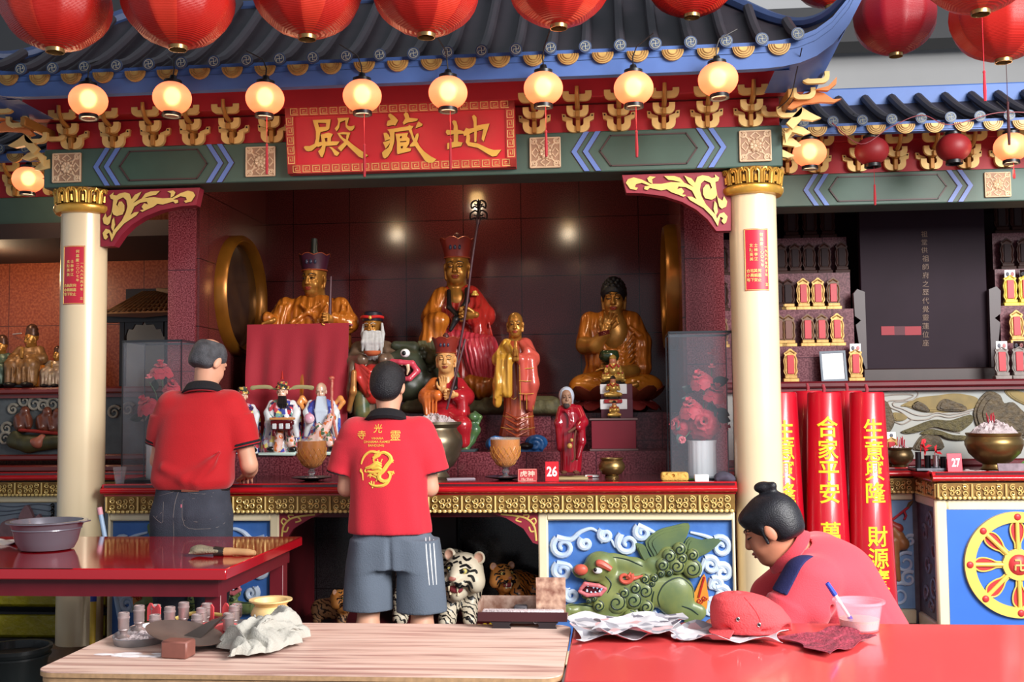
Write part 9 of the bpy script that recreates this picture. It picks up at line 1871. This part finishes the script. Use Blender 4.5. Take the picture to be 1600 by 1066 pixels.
p = UZ(272,1030, ZB); t = thing('metal_scoop', (p[0], p[1], ZB), 'rusty metal scoop lying in front of the incense cups', 'scoop'); y = p[1]
xc9 = U(277,1006, y+.05)[0]
mk('blade', MB().lathe([(.001,-.010),(.06,-.008),(.105,.0),(.107,.003),(.06,-.004),(.001,-.006)],40, sy=.62, T=MT((xc9, y+.10, ZB+.044)) @ MR(.18,4, 'Y') @ MR(.22,4, 'X')), mat('scoop_metal', (126,108,100),.4, m=.5, v=.5, vs=14), t)
xa, xb = U(250,1025, y)[0], U(299,1025, y)[0]; mk('wood_block', MB().box(((xa+xb)/2, y+.02, ZB+.023),(xb-xa-.01,.05,.044),0, MT(((xa+xb)/2, y+.03,0)) @ MR(-.12,4, 'Z') @ MT((-(xa+xb)/2,-y-.03,0)),.004), mat('block_red_brown', (140,86,74),.5, v=.5, vs=18), t)
m_ = MB().prism([(0,0),(.09,.05),(.13,.062),(.07,.004)],.05); m_.v = [(q[0]+U(275,985, y+.12)[0], y+.10+q[1], ZB+.022+q[2]) for q in m_.v]; tag(mk('bent_metal_sheet', m_, mat('scoop_dark', (84,76,72),.4, m=.4), None, 25, loc=(p[0]+.05, y+.1, ZB)), 'dark bent metal sheet leaning behind the rusty scoop', 'metal sheet')
m_ = MB()
for i in range(16): m_.ell((p[0]-.20+.014*i+RNG.uniform(-.02,.02), y+.03+RNG.uniform(-.015,.03), ZB+.0005),(RNG.uniform(.012,.035), RNG.uniform(.005,.012),.0022),0,8)
tag(mk('spilled_ash', m_, mat('ash_white', (232,222,222),.9)), 'pale ash spilled on the wood-grain board before the left tray', 'ash', None, 'stuff')
p = UZ(417,987, ZB); y = p[1]+.035; pot('ash_pot', p[0], y, ZB, [(.028,0),(.034,.003),(.052,.025),(.057,.045),(.050,.062),(.044,.068),(.052,.078),(.062,.082),(.062,.086),(.048,.084),(.040,.07),(.05,.04),(.001,.012)], mat('pot_pale_gold', (240,204,140),.4, m=.1, v=.2, vs=8), 'pale gold round pot on the wood-grain table behind the grey cloth', None, 'pot')
cq = [np.array(UZ(*q, ZB)) for q in ((352,1036),(478,1012),(462,990),(345,1004))]
def crum(u, v):
    p = (cq[0]*(1-u)+cq[1]*u)*(1-v)+(cq[3]*(1-u)+cq[2]*u)*v; e = min(u, 1-u, v, 1-v); w = min(1, e*6)
    z = .018*abs(sin(6*u+2.5*v+.6))+.020*abs(sin(4*v-7*u+1.2))+.010*abs(sin(15*u+6*v))+.008*abs(sin(19*v-9*u+2))+.006*abs(sin(31*u+13*v))
    z = z*(.35+.65*w)+.038*math.exp(-((u-.72)/.22)**2-((v-.62)/.3)**2)+.016*math.exp(-((u-.3)/.2)**2-((v-.5)/.3)**2)
    return (p[0]+.018*sin(9*v+4*u)+.008*sin(23*v), p[1]+.016*sin(8*u+1)+.006*sin(21*u), ZB+.006+z*1.05*(1 if e > 0 else .35))
tag(mk('grey_cloth', MB().sheet(crum, 64,46,.0025), mat('cloth_pale_grey', (176,172,162),.95, v=.2, vs=10, b=.35, bs=220), None, 60, loc=tuple((cq[0]+cq[2])/2)), 'crumpled pale grey cloth on the wood-grain table', 'cloth')
# sheet metal incense trough on a black carved stand
xa, xb = UZ(745,985, ZB)[0], UZ(886,985, ZB)[0]; y = UZ(815,984, ZB)[1]; t = thing('incense_trough', ((xa+xb)/2, y+.05, ZB), 'stained sheet-metal incense trough on a black carved stand', 'trough')
zz = ZB+.024; zt = U(800,931, y+.10)[2]; RU = mat('stained_metal', (186,160,144),.4, m=.2, v=1, vs=34, c2=(104,56,36), det=8)
mk('back_plate', MB().bx(xa, xb-.05, y+.10, y+.104, zz, zt), RU, t); mk('floor_plate', MB().bx(xa, xb, y+.015, y+.104, zz, zz+.006), RU, t); mk('front_lip', MB().bx(xa, xb, y+.012, y+.016, zz-.004, zz+.022), mat('lip_dark_maroon', (70,36,40),.4, m=.3), t); mk('end_plate', MB().bx(xa, xa+.004, y+.015, y+.104, zz, zz+.05), RU, t)
z9 = U(860,903, y+.05)[2]; mk('upright_plate', MB().box((U(861,940, y+.06)[0], y+.055,(zz+z9)/2),(.086,.005, z9-zz),0, MR(0,4, 'X')), mat('upright_metal', (226,190,164),.4, m=.2, v=1, vs=44, c2=(110,52,40), det=8), t)
mk('ash_streak', MB().bx(xa+.01, xb-.01, y+.018, y+.05, zz+.006, zz+.026,0,.004).bx(xa+.1, xb-.12, y+.06, y+.098, zz+.006, zz+.030,1,.003),[ASH, mat('ash_dark', (74,70,74),.8)], t)
m_ = MB().bx(xa+.035, xb-.03, y+.02, y+.1, ZB+.012, zz-.002,0,.003)
for x in (xa+.04, xb-.085): m_.prism([(x, 0),(x+.055,0),(x+.05,.008),(x+.058,.018),(x-.002,.018),(x+.004,.008)],.012, T=MT((0, y+.012, ZB))); m_.prism([(x, 0),(x+.055,0),(x+.05,.008),(x+.058,.018),(x-.002,.018),(x+.004,.008)],.012, T=MT((0, y+.09, ZB)))
mk('black_stand', m_, mat('stand_black_wood', (36,30,34),.35), t); m_ = MB()
for x in (xa+.09, xb-.09): m_.tube([(x+.009*(1-.7*w)*cos(2*PI*1.3*w), y+.018, ZB+.017+.006*(1-.7*w)*sin(2*PI*1.3*w)) for w in lump(0,1,14)],.0014,5)
mk('carved_scroll', m_, mat('scroll_grey_line', (120,116,120),.5), t)
# newspaper, cap, rag, tub on the right table
def news(n, bump=60):
    M_ = mat(n, (222,216,216),.8); nt = M_.node_tree; N = nt.nodes.new; tc = N('ShaderNodeTexCoord'); w = N('ShaderNodeTexWave'); w.inputs['Scale'].default_value = 50; w.bands_direction = 'Y'; w.inputs['Distortion'].default_value = 3; nt.links.new(tc.outputs['Object'], w.inputs['Vector']); vo = N('ShaderNodeTexVoronoi'); vo.inputs['Scale'].default_value = 34; nt.links.new(tc.outputs['Object'], vo.inputs['Vector']); sp = N('ShaderNodeSeparateColor'); nt.links.new(vo.outputs['Color'], sp.inputs[0])
    rp = N('ShaderNodeValToRGB'); rp.color_ramp.interpolation = 'CONSTANT'; e = rp.color_ramp.elements; e[0].color = lin((198,194,198)); e[1].position = .62; e[1].color = lin((150,148,156)); k = e.new(.82); k.color = lin((204,164,166)); k = e.new(.93); k.color = lin((104,100,110)); nt.links.new(sp.outputs[0], rp.inputs[0]); nt.links.new(rp.outputs[0], nt.nodes['Principled BSDF'].inputs['Base Color']); return M_
NEWS = news('newsprint')
def paper(name, pts4, label, seed, h=.035, cat='newspaper', m=None, n=26, edge=.02, base=0):
    """a crumpled sheet lying on the table: four corner pixels, near left first"""
    rg = np.random.RandomState(seed); c = [np.array(UZ(px, py, ZB)) for px, py in pts4]; ph = rg.uniform(0,6.28,12)
    def f(u, v):
        p = (c[0]*(1-u)+c[1]*u)*(1-v)+(c[3]*(1-u)+c[2]*u)*v
        e = max(0,1-min(u, 1-u, v, 1-v)*7); z = h*.35*(abs(sin(5*u+3*v+ph[0]))+.6*abs(sin(9*v-4*u+ph[1]))+.4*abs(sin(17*u+6*v+ph[2])))+e*edge*(.5+.5*sin(13*u+9*v+ph[3]))
        return (p[0]+.012*sin(11*v+ph[4]), p[1]+.012*sin(10*u+ph[5]), ZB+.004+base+z)
    return tag(mk(name, MB().sheet(f, n, n, .0012), m or NEWS, None, 30, loc=tuple((c[0]+c[2])/2)), label, cat)
paper('newspaper_sheet', [(905,1010),(1060,1000),(1072,968),(890,972)], 'crumpled newspaper packet at the left end of the bright red table', 3,.016, edge=.018)
paper('newspaper_sheet', [(1050,1006),(1215,1012),(1232,985),(1068,985)], 'crumpled newspaper under the red cap', 8,.013, edge=.018)
paper('newspaper_sheet', [(930,1005),(1055,1008),(1060,985),(935,985)], 'upper crumpled newspaper piece lying on the left newspaper packet', 15,.014, base=.02, n=20, edge=.012)
rg = mat('rag_red_worn', (176,62,82),.95, v=.9, vs=50, c2=(90,40,52), b=.7, bs=120); paper('worn_red_rag', [(1290,1030),(1362,1000),(1320,985),(1218,1002)], 'worn speckled red rag lying in front of the plastic tub', 21,.010, 'rag', rg, 26,.006)
p = UZ(1172,998, ZB); cy = p[1]+.05; cx = p[0]; zc = ZB+.014; t = thing('cloth_hat', (cx, cy, zc), 'coral red cloth cap lying on the crumpled newspaper', 'hat'); CAPM = mat('cap_coral_cotton', (222,76,80),.85, v=.12, vs=6, b=.3, bs=200)
S = Sd(.004); S.loft([(zc,cx+.012,cy,.108,.086),(zc+.03,cx+.008,cy,.110,.088),(zc+.062,cx-.004,cy,.098,.082),(zc+.088,cx-.02,cy,.074,.064),(zc+.10,cx-.028,cy,.04,.04)],2.3,.02); S.el((cx-.028,cy,zc+.10),(.012,.012,.007),.004); S.el((cx+.105,cy-.055,zc+.004),(.03,.035,.02),.008,sub=True); S.cap((cx-.095,cy-.06,zc+.018),(cx+.07,cy-.085,zc+.012),.003,.003,.01,sub=True)
cp_ = sculpt('crown', S, [CAPM], t); tr9 = bvh(cp_); mk('brim', MB().sheet(lambda u, v: (cx-.055-.085*cos((u-.5)*2.2)*(.55+.45*v)+.03, cy-.02+(.10*sin((u-.5)*2.2))*(.7+.3*v)-.02*v, zc+.014-.010*v),12,5,.004), CAPM, t)
for px in (1153,1186):
    q = onto(tr9, U(px, 968 if px < 1160 else 977, cy-.2), tuple(ray(px, 970)),0)
    if q is not None: m_ = MB().ell(tuple(q),(.0028,.002,.0034),1,10); m_.tube([(q[0]+.0042*cos(a), q[1]-.001, q[2]+.005*sin(a)) for a in lump(0,2*PI*.95,16)],.0013,5,0, True); mk('metal_eyelet', m_, [mat('eyelet_metal', (170,150,150),.3, m=.8), BLACK], t)
mk('seam', MB().tube([tuple(q) for q in on_surface(tr9,[U(1160+30*sin((py-930)*.03), py, cy-.25) for py in range(932,990,5)], tuple(ray(1175,960)),-.0005)],.0014,5), mat('seam_dark_coral', (180,36,44),.9), t)
p = UZ(1350,991, ZB); y = p[1]+.055; x = p[0]; t = thing('plastic_tub', (x, y, ZB), 'round translucent plastic tub of cloudy liquid on the bright red table', 'tub'); TUB = mat('tub_plastic_pinkish', (250,206,222),.15, al=.24, coat=.4)
mk('tub_wall', MB().lathe([(.050,.001),(.052,.002),(.064,.076),(.072,.077),(.072,.083),(.063,.083),(.051,.006),(.001,.005)],36,(x, y, ZB), caps=False), TUB, t); mk('liquid', MB().lathe([(.050,.006),(.0555,.032),(.001,.032)],32,(x, y, ZB)), mat('liquid_cloudy', (226,196,176),.1, al=.75), t)
m_ = MB().tube([(x-.012, y, ZB+.012),(x-.075, y-.01, ZB+.112)],[.004,.006],8); tb_ = thing('toothbrush', (x-.012, y, ZB+.01), 'white and blue toothbrush standing in the plastic tub', 'brush'); mk('handle', m_, WHITE, tb_); mk('blue_grip', MB().tube([(x-.066, y-.009, ZB+.098),(x-.088, y-.012, ZB+.132)],[.0075,.0062],8), mat('grip_blue', (50,80,200),.4), tb_); mk('blue_neck', MB().tube([(x-.028, y-.003, ZB+.038),(x-.02, y-.001, ZB+.025)],.0062,8), mat('grip_blue', (50,80,200)), tb_); mk('bristles', MB().box((x-.004, y, ZB+.012),(.02,.012,.012),0, None, .002), WHITE, tb_)
